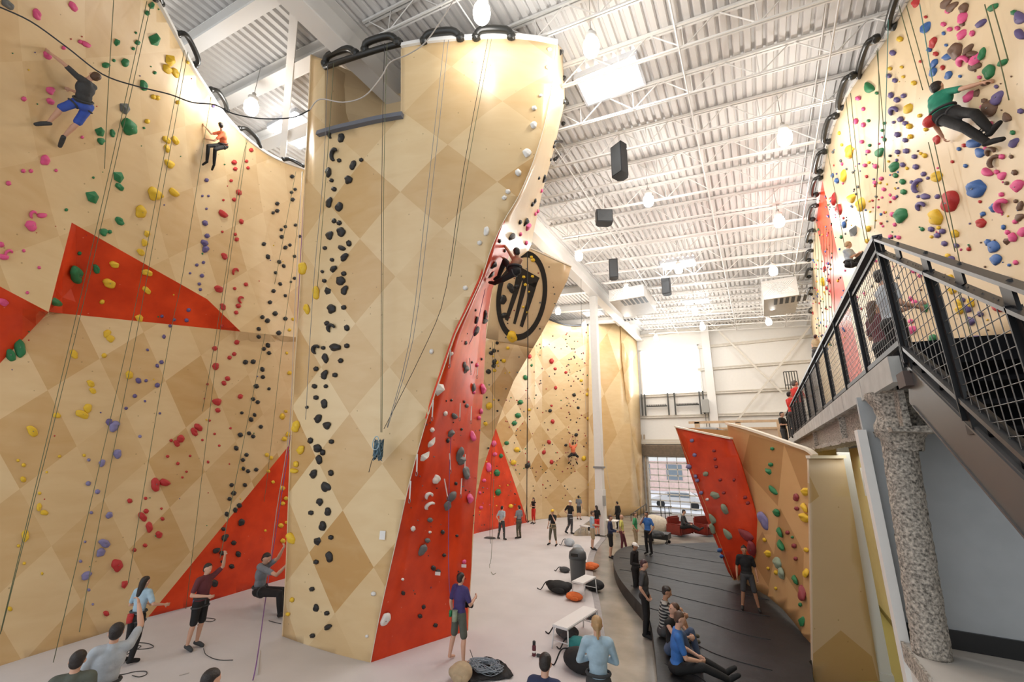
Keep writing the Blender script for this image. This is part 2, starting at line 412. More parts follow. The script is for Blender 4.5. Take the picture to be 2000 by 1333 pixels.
# ------------------------------------------------------------------ roof steel
def jx(xa, y0): return Vector((xa, y0 + .084 * xa, zc(xa)))
JY = [2.3, 3.85, 5.4, 6.9, 8.4, 9.85, 11.4, 13.0, 14.55, 16.2, 17.7, 19.2, 20.7, 22.1, 23.6, 25.0, 26.4, 27.8, 29.2, 30.6, 32.0, 33.4]
ORD = ['nearest', 'second', 'third', 'fourth', 'fifth', 'sixth', 'seventh', 'eighth', 'ninth', 'tenth', 'eleventh', 'twelfth', 'thirteenth', 'fourteenth', 'fifteenth', 'sixteenth', 'seventeenth', 'eighteenth', 'nineteenth', 'twentieth', 'twenty-first', 'farthest']
for i, y0 in enumerate(JY):
    g = empty('roof_joist', jx(-2, y0), label=('%s white open web truss joist crossing under the roof deck%s' % (ORD[i], ', counted from the camera' if 0 < i < 21 else ' from the camera')), cat='roof joist', group='white truss joists under the deck')
    xa, xb = -7.3, 5.2
    bm = bmesh.new()
    for s in (-.04, .04):
        beam(bm, jx(xa, y0) + Vector((0, s, -.04)), jx(xb, y0) + Vector((0, s, -.04)), .05, .07)
    finish('top_chord', bm, BEAMM, g)
    bm = bmesh.new(); D = Vector((0, 0, -.72))
    for s in (-.03, .03): beam(bm, jx(xa + .6, y0) + D + Vector((0, s, 0)), jx(xb - .6, y0) + D + Vector((0, s, 0)), .03, .05)
    finish('bottom_chord', bm, BEAMM, g)
    bm = bmesh.new(); x = xa + .1; k = 0
    while x < xb - 1.3:
        a = jx(x, y0); b = jx(x + .75, y0) + D; c = jx(x + 1.5, y0)
        tube(bm, [a, b], .017, 5, caps=False); tube(bm, [b, c], .017, 5, caps=False)
        tube(bm, [jx(x + .75, y0), b], .013, 4, caps=False); x += 1.5
    finish('web', bm, BEAMM, g)
# girder along the hall, and the one over the right wall
for nm, xx, lab in (('roof_girder', -7.75, 'deep white steel girder running the length of the hall above the tower'), ('roof_girder', 3.9, 'white steel girder running above the right climbing wall')):
    g = empty(nm, (xx, 12, 14), label=lab, cat='girder')
    wd, dp = (.5, .85) if xx < 0 else (.3, .5)
    bm = bmesh.new(); box(bm, xx - .03, xx + .03, -4, 34.4, zc(xx) - dp, zc(xx) - .02); finish('web_plate', bm, BEAMM, g)
    bm = bmesh.new(); box(bm, xx - wd / 2, xx + wd / 2, -4, 34.4, zc(xx) - dp - .04, zc(xx) - dp); finish('bottom_flange', bm, BEAMM, g)
    bm = bmesh.new(); box(bm, xx - wd / 2, xx + wd / 2, -4, 34.4, zc(xx) - .06, zc(xx) - .02); finish('top_flange', bm, BEAMM, g)
# solid beams of the left bay
for i, (y0, wdt) in enumerate(((3.9, .3), (5.42, .36), (7.1, .42), (10.2, .3), (13.6, .3), (17, .3), (20.4, .3), (23.8, .3), (27.2, .3), (30.6, .3))):
    g = empty('roof_beam', jx(-12, y0), label='%s white solid beam of the left roof bay, counted from the camera' % ORD[i], cat='roof beam', group='solid beams of the left roof bay')
    bm = bmesh.new(); a = jx(-8, y0) + Vector((0, 0, -.25)); b = jx(-20.8, y0) + Vector((0, 0, -.25)); beam(bm, a, b, .03, .42); finish('web_plate', bm, BEAMM, g)
    bm = bmesh.new(); D = Vector((0, 0, -.22)); beam(bm, a + D, b + D, wdt, .03); beam(bm, a - D * .95, b - D * .95, wdt, .03); finish('flange', bm, BEAMM, g)
# bracing rods between the joists, running lengthwise
for i, xx in enumerate((-4.6, -.6, 2.4)):
    bm = bmesh.new()
    tube(bm, [(xx, -2, zc(xx) - .1), (xx, 33.5, zc(xx) - .1)], .02, 5); tube(bm, [(xx + .05, -2, zc(xx) - .74), (xx + .05, 33.5, zc(xx) - .74)], .02, 5)
    props(finish('bridging_rod', bm, BEAMM), label=('leftmost', 'middle', 'rightmost')[i] + ' pair of thin white bridging rods tying the joists together', cat='rod')
bm = bmesh.new(); beam(bm, P(578, -10, z=14.1), P(553, 300, z=14.1), .18, .25)
props(finish('diagonal_beam', bm, BEAMM), label='white beam crossing behind the solid beams left of the tower top', cat='roof beam')
# white pillar in the middle of the hall
pc = P(1175, 1046, z=0); g = empty('hall_column', (pc[0], pc[1], 0), label='tall white square steel column with a small box, in front of the back climbing wall', cat='column')
bm = bmesh.new(); box(bm, pc[0] - .2, pc[0] + .2, pc[1] - .2, pc[1] + .2, .03, 13.5); finish('shaft', bm, WHITE, g)
bm = bmesh.new(); box(bm, pc[0] - .24, pc[0] + .24, pc[1] - .24, pc[1] + .24, .03, 2.3); finish('sleeve', bm, WHITE, g)
bm = bmesh.new(); box(bm, pc[0] - .26, pc[0] + .26, pc[1] - .26, pc[1] + .26, 3.4, 3.5); finish('collar', bm, mat('steel_grey', (.3, .3, .3), .4, .6), g)
bm = bmesh.new(); box(bm, pc[0] + .22, pc[0] + .34, pc[1] - .3, pc[1] - .1, 1.5, 2.0); finish('switch_box', bm, mat('grey_case', (.35, .35, .33), .5), g)
# skylights
FR = mat('curb_grey', (.62, .64, .68), .5)
for i, (xa, xb, ya, yb, lab) in enumerate(((-3.24, -1.58, 8.55, 9.6, 'large bright skylight nearest the camera, right of the tower top'), (-13.2, -11.6, 5.7, 6.9, 'bright skylight seen in the left bay just left of the tower'), (-3.5, -1.82, 21.3, 22.25, 'middle bright skylight of the row along the hall'), (-3.3, -1.8, 27.6, 28.5, 'farthest bright skylight of the row, above a pendant lamp'), (-9.6, -8.3, 18.6, 19.6, 'bright skylight seen behind the corner of the logo panel'), (-10.4, -9.0, 27.8, 28.8, 'small far skylight left of the hall column top'))):
    xm = (xa + xb) / 2; z = zc(xm) - .02; g = empty('skylight', (xm, (ya + yb) / 2, z), label=lab, cat='skylight')
    bm = bmesh.new()
    for a, b in (((xa, ya), (xb, ya)), ((xb, ya), (xb, yb)), ((xb, yb), (xa, yb)), ((xa, yb), (xa, ya))): beam(bm, (a[0], a[1], zc(a[0]) - .05), (b[0], b[1], zc(b[0]) - .05), .06, .16)
    finish('curb', bm, FR, g)
    bm = bmesh.new(); v = [bm.verts.new((q[0], q[1], zc(q[0]) - .08)) for q in ((xa, ya), (xa, yb), (xb, yb), (xb, ya))]; bm.faces.new(v); o = finish('lens', bm, SKYL, g)
    sm = o.modifiers.new('t', 'SOLIDIFY'); sm.thickness = .02
    area('skylight_daylight', (xm, (ya + yb) / 2, z - .2), xb - xa, SKY_W, (.95, .98, 1), (0, 0, 0), yb - ya)
# pendant lamps
GLOBE = mat('lamp_glow', (1, .97, .92), .4, emit=14.0)
LP = [(-10.6, 4.1), (-3.9, 5.1), (-2.2, 6.9), (1.6, 12.1), (-2.4, 13.3), (1.6, 17.0), (-6.1, 16.1), (-2.4, 19.6), (1.5, 21.9), (-5.3, 21.0), (1.5, 26.7), (-2.5, 26.1), (1.4, 30.6), (-2.5, 29.9), (-5.9, 31.4), (-10.0, 22.5), (-9.6, 26.0), (-7.0, 27.4), (-10.8, 11.5), (-16.2, 7.6)]
LL = ['glowing pendant lamp left of the tower, above the orange-shirted climber', 'very bright pendant lamp hanging above the tower top', 'large bright pendant lamp left of the nearest skylight', 'bright pendant lamp nearest the right climbing wall', 'pendant lamp between two black speakers, centre of the hall roof', 'second pendant lamp from the camera in the right row', 'pendant lamp above the right corner of the logo panel', 'pendant lamp hanging under the middle skylight', 'third pendant lamp from the camera in the right row', 'pendant lamp in front of the latticed duct unit', 'fourth pendant lamp of the right row', 'pendant lamp under the farthest skylight', 'farthest pendant lamp of the right row, before the back wall', 'pendant lamp in front of the back wall column', 'pendant lamp above the far wooden wall by the big window', 'pendant lamp right of the logo panel, behind the yellow rope', 'pendant lamp just above the curved back climbing wall', 'pendant lamp right of the white hall column', 'pendant lamp hidden behind the tower', 'pendant lamp far in the left bay']
def lamp_parts(g):
    bm = bmesh.new(); lathe(bm, [(.02, .32), (.05, .34), (.05, .42), (.008, .45), (.008, 1.36)], 10); finish('stem', bm, mat('bare_steel', (.45, .43, .4), .4, .5), g, world=False)
    bm = bmesh.new(); lathe(bm, [(.10, .12), (.12, .17), (.13, .27), (.06, .33)], 18); finish('ballast_cap', bm, WHITE, g, world=False)
    bm = bmesh.new(); lathe(bm, [(.05, -.24), (.13, -.235), (.165, -.17), (.18, -.05), (.165, .06), (.11, .13)], 22); finish('globe', bm, GLOBE, g, world=False)
proto = None
for i, (x, y) in enumerate(LP):
    t_ = 8.548 / (8.8 + .0558 * x); x *= t_; y *= t_; zl = zc(x) - 1.4
    if proto is None:
        g = proto = empty('pendant_lamp', (x, y, zl)); lamp_parts(g)
    else:
        g = proto.copy(); COL.objects.link(g); g.location = (x, y, zl)
        for c in proto.children:
            d = c.copy(); COL.objects.link(d); d.parent = g
    props(g, label=LL[i], cat='lamp', group='pendant lamps under the roof')
    l = bpy.data.lights.new('lamp_light', 'POINT'); l.energy = LAMP_W * {0: .6, 1: .28, 3: .7}.get(i, 1) * (.68 if y > 18 else 1); l.shadow_soft_size = .25; l.color = (1, .965, .91)
    o = bpy.data.objects.new('lamp_light', l); COL.objects.link(o); o.location = (x, y, zl - .4)
    if i in (18, 19):
        pass
# black loudspeakers
SPK = mat('speaker_black', (.018, .018, .02), .5, bump=.2)
for px, py, dst, h, yaw, lab in ((1212, 316, 13.0, .56, -25, 'tall black loudspeaker hanging below the nearest skylight'), (1179, 425, 15.5, .30, 30, 'wide black loudspeaker hanging left of the centre lamp'), (1198, 527, 20, .5, 20, 'black loudspeaker above the latticed duct unit'), (1302, 560, 22, .48, -5, 'black loudspeaker hanging under the middle skylight')):
    c = P(px, py, z=13.0); wdt = .42 if h > .4 else .62
    g = empty('loudspeaker', c, label=lab, cat='loudspeaker'); g.rotation_euler.z = math.radians(yaw)
    bm = bmesh.new(); vs = box(bm, -wdt / 2, wdt / 2, -.2, .2, -h, h if h > .4 else h * .8)
    bmesh.ops.bevel(bm, geom=[e for e in bm.edges if abs(e.verts[0].co.z - e.verts[1].co.z) > h and e.verts[0].co.y > 0], offset=.12, segments=1, affect='EDGES'); finish('cabinet', bm, SPK, g, world=False)
    bm = bmesh.new(); box(bm, -wdt / 2 + .03, wdt / 2 - .03, -.215, -.198, -h + .04, (h if h > .4 else h * .8) - .04); finish('grille', bm, mat('grille_grey', (.06, .065, .07), .7), g, world=False)
    bm = bmesh.new(); tube(bm, [(0, 0, h * .8), (0, 0, zc(c[0]) - 13.0)], .02, 6); finish('bracket', bm, BEAMM, g, world=False)
# duct units near the far end
def hvac(c, sx, sy, sz, lab):
    g = empty('duct_unit', c, label=lab, cat='duct unit')
    bm = bmesh.new(); box(bm, c[0] - sx, c[0] + sx, c[1] - sy, c[1] + sy, c[2] - sz, c[2] + sz); finish('casing', bm, mat('galvanised', (.60, .58, .55), .45, .2, noise=.05), g)
    bm = bmesh.new(); nn = 14
    for k in range(-nn, nn):
        for s in (1, -1):
            a = Vector((c[0] + k * 2 * sx / nn / 1.0, c[1] - sy - .02, c[2] - sz * .6)); b = a + Vector((s * sz * 1.3, 0, sz * 1.3))
            if abs(a.x - c[0]) < sx and abs(b.x - c[0]) < sx: beam(bm, a, b, .03, .03)
    if bm.verts: finish('lattice_guard', bm, WHITE, g)
    bm = bmesh.new()
    for k in range(6): xx = c[0] - sx * .4 + k * .25; box(bm, xx, xx + .15, c[1] - sy * .9, c[1] - sy * .3, c[2] - sz - .01, c[2] - sz)
    finish('vent', bm, BLACK, g); return g
hvac(P(1237, 590, y=24), 1.0, 1.6, .35, 'large white duct unit with a lattice guard left of the centre lamps')
hvac(P(1225, 622, y=30), .9, .8, .3, 'smaller duct box with black vents behind the latticed unit')
hvac(P(1521, 582, y=25), .75, 1.5, .5, 'pale duct unit near the far right climbing wall')
bm = bmesh.new(); tube(bm, [P(1270, 615, y=31), P(1470, 598, y=31)], .32, 16); props(finish('air_duct', bm, WHITE), label='round white air duct spanning the far end under the roof', cat='duct')

# ------------------------------------------------------------------ street behind the glass door
ST = mat('asphalt', (.75, .76, .8), .8, noise=.08); slab('ground_outside', [(-40, 34.8), (30, 34.8), (30, 90), (-40, 90)], -.4, -.32, ST)
bm = bmesh.new(); box(bm, -22, 14, 62, 70, -.3, 9); g = empty('brick_building', (-4, 62, -.3), label='pale brick building across the street seen through the glass door', cat='building')
finish('wall', bm, mat('pale_brick', (.75, .55, .5), .8, noise=.15, nscale=3), g)
for k in range(8): bm = bmesh.new(); box(bm, -20 + k * 4.2, -18 + k * 4.2, 61.9, 62, 1.2, 3.2); finish('window', bm, mat('dark_glass', (.2, .24, .28), .2), g)
bm = bmesh.new(); box(bm, -22.2, 14.2, 61.8, 62.1, 3.6, 4.3); finish('cornice', bm, WHITE, g)
cc = P(1325, 975, y=42); cc[2] = -.32
g = empty('parked_car', cc, label='white car parked in the street outside the glass door', cat='car')
bm = bmesh.new()
body = [(-2.3, .35), (-2.25, .8), (-1.3, .95), (-.8, 1.42), (.9, 1.45), (1.6, 1.0), (2.25, .92), (2.3, .4)]
for s0, s1, poly, inset in ((-.85, .85, body, 0),):
    A = [bm.verts.new((cc[0] + a, cc[1] + s0, cc[2] + b)) for a, b in poly]; B = [bm.verts.new((cc[0] + a, cc[1] + s1, cc[2] + b)) for a, b in poly]
    bm.faces.new(A); bm.faces.new(B[::-1])
    for i in range(len(A)): bm.faces.new((A[i - 1], B[i - 1], B[i], A[i]))
bmesh.ops.bevel(bm, geom=bm.edges[:], offset=.06, segments=2, affect='EDGES'); bmesh.ops.recalc_face_normals(bm, faces=bm.faces[:])
finish('body', bm, mat('car_white', (.8, .8, .82), .2), g, smooth=True)
for s in (-1.4, 1.45):
    bm = bmesh.new(); lathe(bm, [(.33, -.1), (.36, 0), (.33, .1)], 20, Matrix.Translation((cc[0] + s, cc[1] - .86, cc[2] + .36)) @ Matrix.Rotation(math.pi / 2, 4, 'X')); finish('wheel', bm, BLACK, g)
bm = bmesh.new(); box(bm, cc[0] - .75, cc[0] + 1.1, cc[1] - .87, cc[1] - .84, cc[2] + 1.0, cc[2] + 1.36); finish('side_window', bm, mat('dark_glass', (.2, .24, .28), .2), g)
# ================================================================== climbing walls
# --- left wall: lower face plumb, a folded band with two red facets, upper face leaning out
lowF = invfit([(0, 1310, dict(z=0)), (145, 1258, dict(z=0)), (290, 1205, dict(z=0)), (430, 1170, dict(z=0)), (562, 1137, dict(z=0)), (0, 833, dict(x=-13.2)), (200, 800, dict(x=-13.4)), (400, 750, dict(x=-13.5)), (590, 700, dict(x=-13.5)), (0, 710, dict(x=-13.1)), (470, 648, dict(x=-13.5))], 4)
upF = invfit([(310, 0, dict(z=13.2)), (375, 130, dict(z=13.2)), (430, 215, dict(z=13.2)), (500, 285, dict(z=13.2)), (590, 330, dict(z=13.2)), (0, 560, dict(x=-12.5)), (140, 435, dict(x=-12.4)), (405, 585, dict(x=-12.9)), (470, 648, dict(x=-13.5)), (590, 660, dict(x=-13.5)), (60, 500, dict(x=-12.4))], 6)
def pl(x, pts):
    if x <= pts[0][0]: return pts[0][1]
    for (a, b), (c, d) in zip(pts, pts[1:]):
        if x <= c: return b + (d - b) * (x - a) / max(c - a, 1e-6)
    return pts[-1][1]
LOWL = [(-60, 775), (0, 710), (95, 610), (470, 648), (620, 664)]
UPL = [(-60, 524), (0, 560), (95, 610), (140, 435), (405, 585), (470, 648), (620, 664)]
def leftfit(x, y):
    L, U = pl(x, LOWL), pl(x, UPL); t = 1.0 if y <= U else (0.0 if y >= L else (L - y) / max(L - U, 1e-6))
    d = 1.0 / (t / upF(x, y) + (1 - t) / lowF(x, y)); return P(x, y, d=d)
toplineL = [(278, -50), (310, 5), (340, 62), (375, 130), (402, 172), (430, 215), (462, 252), (500, 285), (545, 312), (620, 338)]
botL = [(620, 1124), (562, 1138), (430, 1170), (290, 1206), (145, 1259), (0, 1311), (-60, 1333)]
latL = latfit([(88, 771, 1, 0), (196, 700, 1, 1), (241, 802, 2, 1), (149, 880, 2, 0), (0, 833, 1, -1), (25, 982, 2, -1), (204, 966, 3, 0), (284, 880, 3, 1), (97, 1077, 3, -1), (249, 1047, 4, 0), (156, 1160, 4, -1), (45, 1292, 4, -2), (337, 1012, 4, 1), (314, 727, 2, 2), (372, 862, 3, 2)], leftfit, (1, 2))
redL = [[(-80, 510), (0, 560), (95, 610), (0, 710), (-80, 795)], [(140, 435), (405, 585), (470, 648), (95, 610)], [(565, 870), (290, 1205), (430, 1190), (566, 1150)]]
cwl = empty('climbing_wall', (-13, 5, 0), label='tall left climbing wall of birch ply diamonds with folded red facets', cat='climbing wall')
sheet('left', [(-60, -60)] + toplineL + botL, leftfit, [WOOD, RED], [(1, p) for p in redL], 26, latL, parent=cwl).name = 'panel_face'
def rim(name, pxs, wall, r=.05, m=EDGE, parent=None, h=.06, w=.12):
    pts = []
    for q in bez(pxs, 4):
        if callable(wall): p = Vector(wall(*q))
        else: p = hit(wall, q[0], q[1])[0]
        if p is not None: pts.append(p)
    bm = bmesh.new()
    for a, b in zip(pts, pts[1:]): beam(bm, a, b + (b - a) * .02, w, h)
    return finish(name, bm, m, parent)
rim('top_edge', toplineL, leftfit, parent=cwl, m=WHITE, h=.08, w=.1)

# --- tower in the middle
tf = invfit([(550, 1245, dict(z=0)), (635, 1280, dict(z=0)), (720, 1315, dict(z=0)), (605, 110, dict(z=13.1)), (785, 90, dict(z=13.1)), (1088, 85, dict(z=12.9)), (585, 560, P(585, 560, y=6.05)), (890, 640, P(890, 640, y=6.75)), (770, 1100, P(770, 1100, y=6.6))], 5)
tfit = lambda x, y: P(x, y, d=tf(x, y))
edgeF = [(1088, 85), (1085, 110), (1078, 170), (1062, 250), (1040, 320), (1012, 385), (985, 430), (960, 485), (940, 545), (915, 600), (890, 652), (868, 715), (846, 780), (822, 860), (798, 950), (778, 1040), (762, 1110), (740, 1210), (720, 1315)]
leftF = [(550, 1245), (557, 1130), (565, 900), (575, 700), (586, 560), (595, 330), (603, 180), (606, 108)]
topF = [(633, 116), (633, 262), (660, 255), (700, 246), (740, 237), (785, 228), (785, 92), (830, 84), (880, 79), (940, 75), (1000, 74), (1045, 78)]
tw = empty('climbing_tower', (-8.3, 6.6, 0), label='flaring birch ply climbing tower with a red side face in the middle of the hall', cat='climbing tower')
latT = latfit([(641, 403, 0, 0), (701, 463, 1, 0), (586, 478, 0, -1), (635, 556, 1, -1), (773, 543, 2, 0), (693, 632, 2, -1), (762, 714, 3, -1), (682, 810, 3, -2), (747, 907, 4, -2), (669, 1000, 4, -3), (730, 1110, 5, -3), (652, 1197, 5, -4), (606, 1080, 4, -4), (796, 217, 0, 2), (877, 132, 0, 3)], tfit, (0, 2), 2)
sheet('tower', leftF + topF + edgeF, tfit, [WOOD], (), 22, latT, parent=tw).name = 'front_face'
# side face: from the shared front edge back to the silhouette
def sil(y):
    return pl(y, [(70, 1090), (100, 1102), (200, 1103), (300, 1080), (380, 1058), (440, 1045), (487, 1036), (530, 980), (560, 962), (640, 950), (760, 944), (900, 934), (1040, 925), (1240, 914), (1330, 912)])
def edx(y):
    pts = sorted((b, a) for a, b in edgeF); return pl(y, pts)
def silY(y): return pl(y, [(70, 8.0), (200, 8.8), (440, 10.2), (560, 10.6), (700, 10.2), (900, 9.6), (1100, 9.3), (1235, 9.1), (1330, 9.05)])
def sidefit(x, y):
    xe = edx(y); xs = sil(y); t = (x - xe) / max(xs - xe, 3.0)
    d0 = tf(xe, min(y, 1315)); d1 = depth(P(xs, y, y=silY(y)))
    return P(x, y, d=1.0 / ((1 - t) / d0 + t / d1))
silpts = [(914, 1236), (919, 1140), (925, 1040), (934, 900), (940, 820), (944, 760), (947, 700), (950, 640), (962, 560), (980, 530), (1036, 487), (1045, 440), (1058, 380), (1080, 300), (1103, 200), (1103, 130), (1102, 100)]
bm = bmesh.new(); rows = []; NV = 90
for i in range(NV + 1):
    v = i / NV; ya = 85 + 1230 * v; yb = 98 + 1138 * v; xa = edx(ya); xb = sil(yb); dA = tf(xa, ya); dB = depth(P(xb, yb, y=silY(yb)))
    tb = min(max((v - .28) / .12, 0.0), 1.0); ts = [tb * k / 5 for k in range(5)] + [tb + (1 - tb) * k / 5 for k in range(6)]
    rows.append([bm.verts.new(P(xa + (xb - xa) * t, ya + (yb - ya) * t, d=1 / ((1 - t) / dA + t / dB))) for t in ts])
for A, B in zip(rows, rows[1:]):
    for k in range(10):
        f = bm.faces.new((A[k], A[k + 1], B[k + 1], B[k])); f.material_index = 1 if k < 5 else 0
bmesh.ops.remove_doubles(bm, verts=bm.verts[:], dist=.0005); bmesh.ops.dissolve_degenerate(bm, dist=.0005, edges=bm.edges[:]); bm.normal_update()
for f in bm.faces:
    if f.normal.dot(f.calc_center_median() - Vector(CAM)) > 0: f.normal_flip()
WALLS['side'] = BVHTree.FromBMesh(bm)
o = finish('side_face', bm, [WOODP, RED], tw, smooth=True, ang=.9); sm = o.modifiers.new('thickness', 'SOLIDIFY'); sm.thickness = .05; sm.offset = -1
rim('front_rim', [(785, 90), (830, 82), (880, 77), (940, 73), (1000, 72), (1045, 76), (1088, 84)], tfit, parent=tw, m=WHITE, h=.1, w=.1)
rim('edge_strip', list(reversed(edgeF)), tfit, parent=tw, m=EDGE, h=.012, w=.012)
# window opening: padded sill, inner cheeks, back parapet
def T(px, py, dd=0): return Vector(P(px, py, d=tf(px, py) + dd))
bm = bmesh.new(); pts = [T(*q) for q in bez([(624, 264), (660, 254), (700, 245), (740, 236), (788, 228)], 4)]
for a, b in zip(pts, pts[1:]): beam(bm, a, b + (b - a) * .03, .2, .11)
finish('sill_pad', bm, mat('grey_rubber', (.14, .15, .18), .7), tw)
def quad(name, pts, m, parent, th=.05):
    bm = bmesh.new(); bm.faces.new([bm.verts.new(p) for p in pts]); o = finish(name, bm, m, parent); sm = o.modifiers.new('t', 'SOLIDIFY'); sm.thickness = th; sm.offset = 0; return o
quad('left_cheek', [T(633, 118, .02), T(633, 262, .02), T(709, 238, 2.2), T(712, 170, 2.2)], WOODP, tw)
quad('back_parapet', [T(709, 240, 2.2), T(709, 205, 2.2), T(800, 178, 2.2), T(800, 226, 2.2)], WOODP, tw)
quad('right_cheek', [T(785, 95, .02), T(785, 228, .02), T(800, 222, 2.2), T(800, 110, 2.2)], WOODP, tw)
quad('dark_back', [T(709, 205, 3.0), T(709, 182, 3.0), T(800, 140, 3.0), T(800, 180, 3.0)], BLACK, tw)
# back skin so that the tower is closed when seen from the side
bm = bmesh.new(); n1 = 12
Lp = [Vector(tfit(*q)) for q in leftF]; Sp = [Vector(sidefit(*q)) for q in silpts]
def resample(p, n):
    return [p[min(int(i * (len(p) - 1) / n), len(p) - 2)].lerp(p[min(int(i * (len(p) - 1) / n), len(p) - 2) + 1], i * (len(p) - 1) / n - min(int(i * (len(p) - 1) / n), len(p) - 2)) for i in range(n + 1)]
Lr, Sr = resample(Lp, n1), resample(Sp, n1); C_ = [a.lerp(b, .5) + Vector((-.8, 2.2, 0)) for a, b in zip(Lr, Sr)]
for A_, B_ in ((Lr, C_), (C_, Sr)):
    va = [bm.verts.new(p) for p in A_]; vb = [bm.verts.new(p) for p in B_]
    for i in range(n1): bm.faces.new((va[i], va[i + 1], vb[i + 1], vb[i]))
o = finish('back_face', bm, WOODP, tw); sm = o.modifiers.new('t', 'SOLIDIFY'); sm.thickness = .05

# --- the second tower: leaning head with the painted emblem, narrower foot
lg = empty('climbing_tower', P(1000, 700, y=16.5), label='second climbing tower whose leaning head carries a painted round black emblem', cat='climbing tower')
hf = invfit([(1035, 487, dict(y=14.2)), (1116, 522, dict(y=15.6)), (1040, 682, dict(y=17.0)), (955, 660, dict(y=15.8))], 3)
hfit = lambda x, y: P(x, y, d=hf(x, y))
latH = latfit([(1000, 560, 0, 0), (1060, 520, 0, 1), (1116, 600, 1, 1), (1030, 670, 1, 0)], hfit, (0, 2))
sheet('head', [(945, 560), (1000, 505), (1036, 486), (1052, 490), (1060, 498), (1063, 494), (1116, 521), (1108, 548), (1090, 585), (1072, 625), (1056, 655), (1040, 682), (945, 660)], hfit, [WOODP], (), 30, None, parent=lg).name = 'head_panel'
rim('head_rim', [(1036, 486), (1060, 496), (1116, 521)], hfit, parent=lg, m=EDGE, h=.05, w=.08)
pf = invfit([(945, 660, dict(y=15.8)), (1040, 682, dict(y=17.0)), (920, 1045, dict(z=0)), (968, 840, dict(y=18.6))], 4)
pfit = lambda x, y: P(x, y, d=pf(x, y))
latP = latfit([(955, 760, 0, 0), (985, 715, 0, 1), (1015, 760, 1, 1), (985, 800, 1, 0)], pfit, (0, 2))
sheet('foot', [(935, 658), (1040, 682), (1022, 712), (1003, 745), (985, 790), (968, 838), (955, 880), (942, 920), (932, 965), (924, 1010), (920, 1046), (905, 1046)], pfit, [WOOD], (), 30, latP, parent=lg).name = 'foot_panel'
# the emblem: ring and three-legged mark, painted boards lying on the head panel
INK = mat('emblem_black', (.018, .016, .013), .5)
def onhead(x, y, off=.02): return Vector(P(x, y, d=hf(x, y) - off))
bm = bmesh.new(); cxl, cyl = 1019, 578; ro, ri = [], []
for k in range(64):
    a = k * 2 * math.pi / 64; c_, s_ = math.cos(a), math.sin(a)
    ex, ey = 49 * c_, 88 * s_; t = .14
    X = cxl + ex * math.cos(t) - ey * math.sin(t); Y = cyl + ex * math.sin(t) + ey * math.cos(t)
    ex, ey = 40 * c_, 76 * s_
    x2 = cxl + ex * math.cos(t) - ey * math.sin(t); y2 = cyl + ex * math.sin(t) + ey * math.cos(t)
    ro.append(bm.verts.new(onhead(X, Y))); ri.append(bm.verts.new(onhead(x2, y2)))
for k in range(64): bm.faces.new((ro[k - 1], ro[k], ri[k], ri[k - 1]))
em = finish('emblem_ring', bm, INK, lg); sm = em.modifiers.new('t', 'SOLIDIFY'); sm.thickness = .015; sm.offset = 0
bm = bmesh.new()
for poly in ([(1013, 520), (1054, 543), (1050, 552), (1044, 562), (1008, 541)], [(1008, 540), (1020, 547), (1011, 575), (992, 628), (986, 624), (1001, 575)], [(1021, 548), (1030, 553), (1024, 577), (1007, 634), (1002, 632), (1014, 580)], [(1033, 554), (1050, 551), (1043, 575), (1021, 640), (1015, 637), (1028, 592)]):
    bm.faces.new([bm.verts.new(onhead(a, b)) for a, b in poly])
bmesh.ops.triangulate(bm, faces=bm.faces[:])
em = finish('emblem_mark', bm, INK, lg); sm = em.modifiers.new('t', 'SOLIDIFY'); sm.thickness = .015; sm.offset = 0

# --- back climbing wall
def vwall(plan):
    def f(px, py):
        r = ray(px, py); best = None
        for (x1, y1), (x2, y2) in zip(plan, plan[1:]):
            dx, dy = x2 - x1, y2 - y1; den = r[0] * dy - r[1] * dx
            if abs(den) < 1e-9: continue
            t = (x1 * dy - y1 * dx) / den; q = ((r[0] * t - x1) * dx + (r[1] * t - y1) * dy) / (dx * dx + dy * dy)
            if t > 0 and -.002 <= q <= 1.002 and (best is None or t < best): best = t
        p = CAM + r * (best if best else 30.0); p = np.array(p); p[2] = max(p[2], 0.0); return p
    return f
PB = [tuple(q) for q in bez([P(*q, z=0)[:2] for q in ((850, 1075), (905, 1052), (940, 1041), (1031, 1022), (1054, 1016), (1103, 1012), (1138, 1010), (1172, 1009.5))], 5)]
bfit = vwall(PB)
latB = latfit([(1070, 723, 1, 0), (1091, 702, 1, 1), (1111, 733, 2, 1), (1087, 754, 2, 0), (1065, 772, 2, -1), (1107, 787, 3, 0), (1085, 807, 3, -1), (1061, 827, 3, -2), (1104, 837, 4, -1), (1082, 859, 4, -2), (1100, 889, 5, -2), (1074, 914, 5, -3), (1125, 864, 5, -1), (1121, 922, 6, -2), (1095, 944, 6, -3), (1067, 971, 6, -4), (1115, 973, 7, -3), (1041, 856, 3, -3), (1052, 944, 5, -4), (1030, 797, 2, -2)], bfit, (1, 2), 1)
redB = [(966, 830), (1000, 930), (1032, 1024), (1030, 1080), (905, 1060), (905, 1000), (940, 900)]
bw = empty('climbing_wall', bfit(1090, 990), label='curved far climbing wall with small birch diamonds and a red wedge at its left foot', cat='climbing wall')
BO = [(905, 1053), (940, 1042), (985, 1032), (1031, 1023), (1054, 1017), (1103, 1013), (1138, 1011), (1162, 1010.5), (1160, 634), (1125, 637), (1100, 634), (1066, 622), (1048, 640), (1020, 680), (1000, 700), (960, 780), (920, 900)]
sheet('back', BO, bfit, [WOOD, RED], [(1, redB)], 14, latB, parent=bw).name = 'panel_face'
rim('top_edge', [(1066, 622), (1100, 634), (1125, 637), (1160, 634)], bfit, parent=bw, m=BLACK, h=.12)
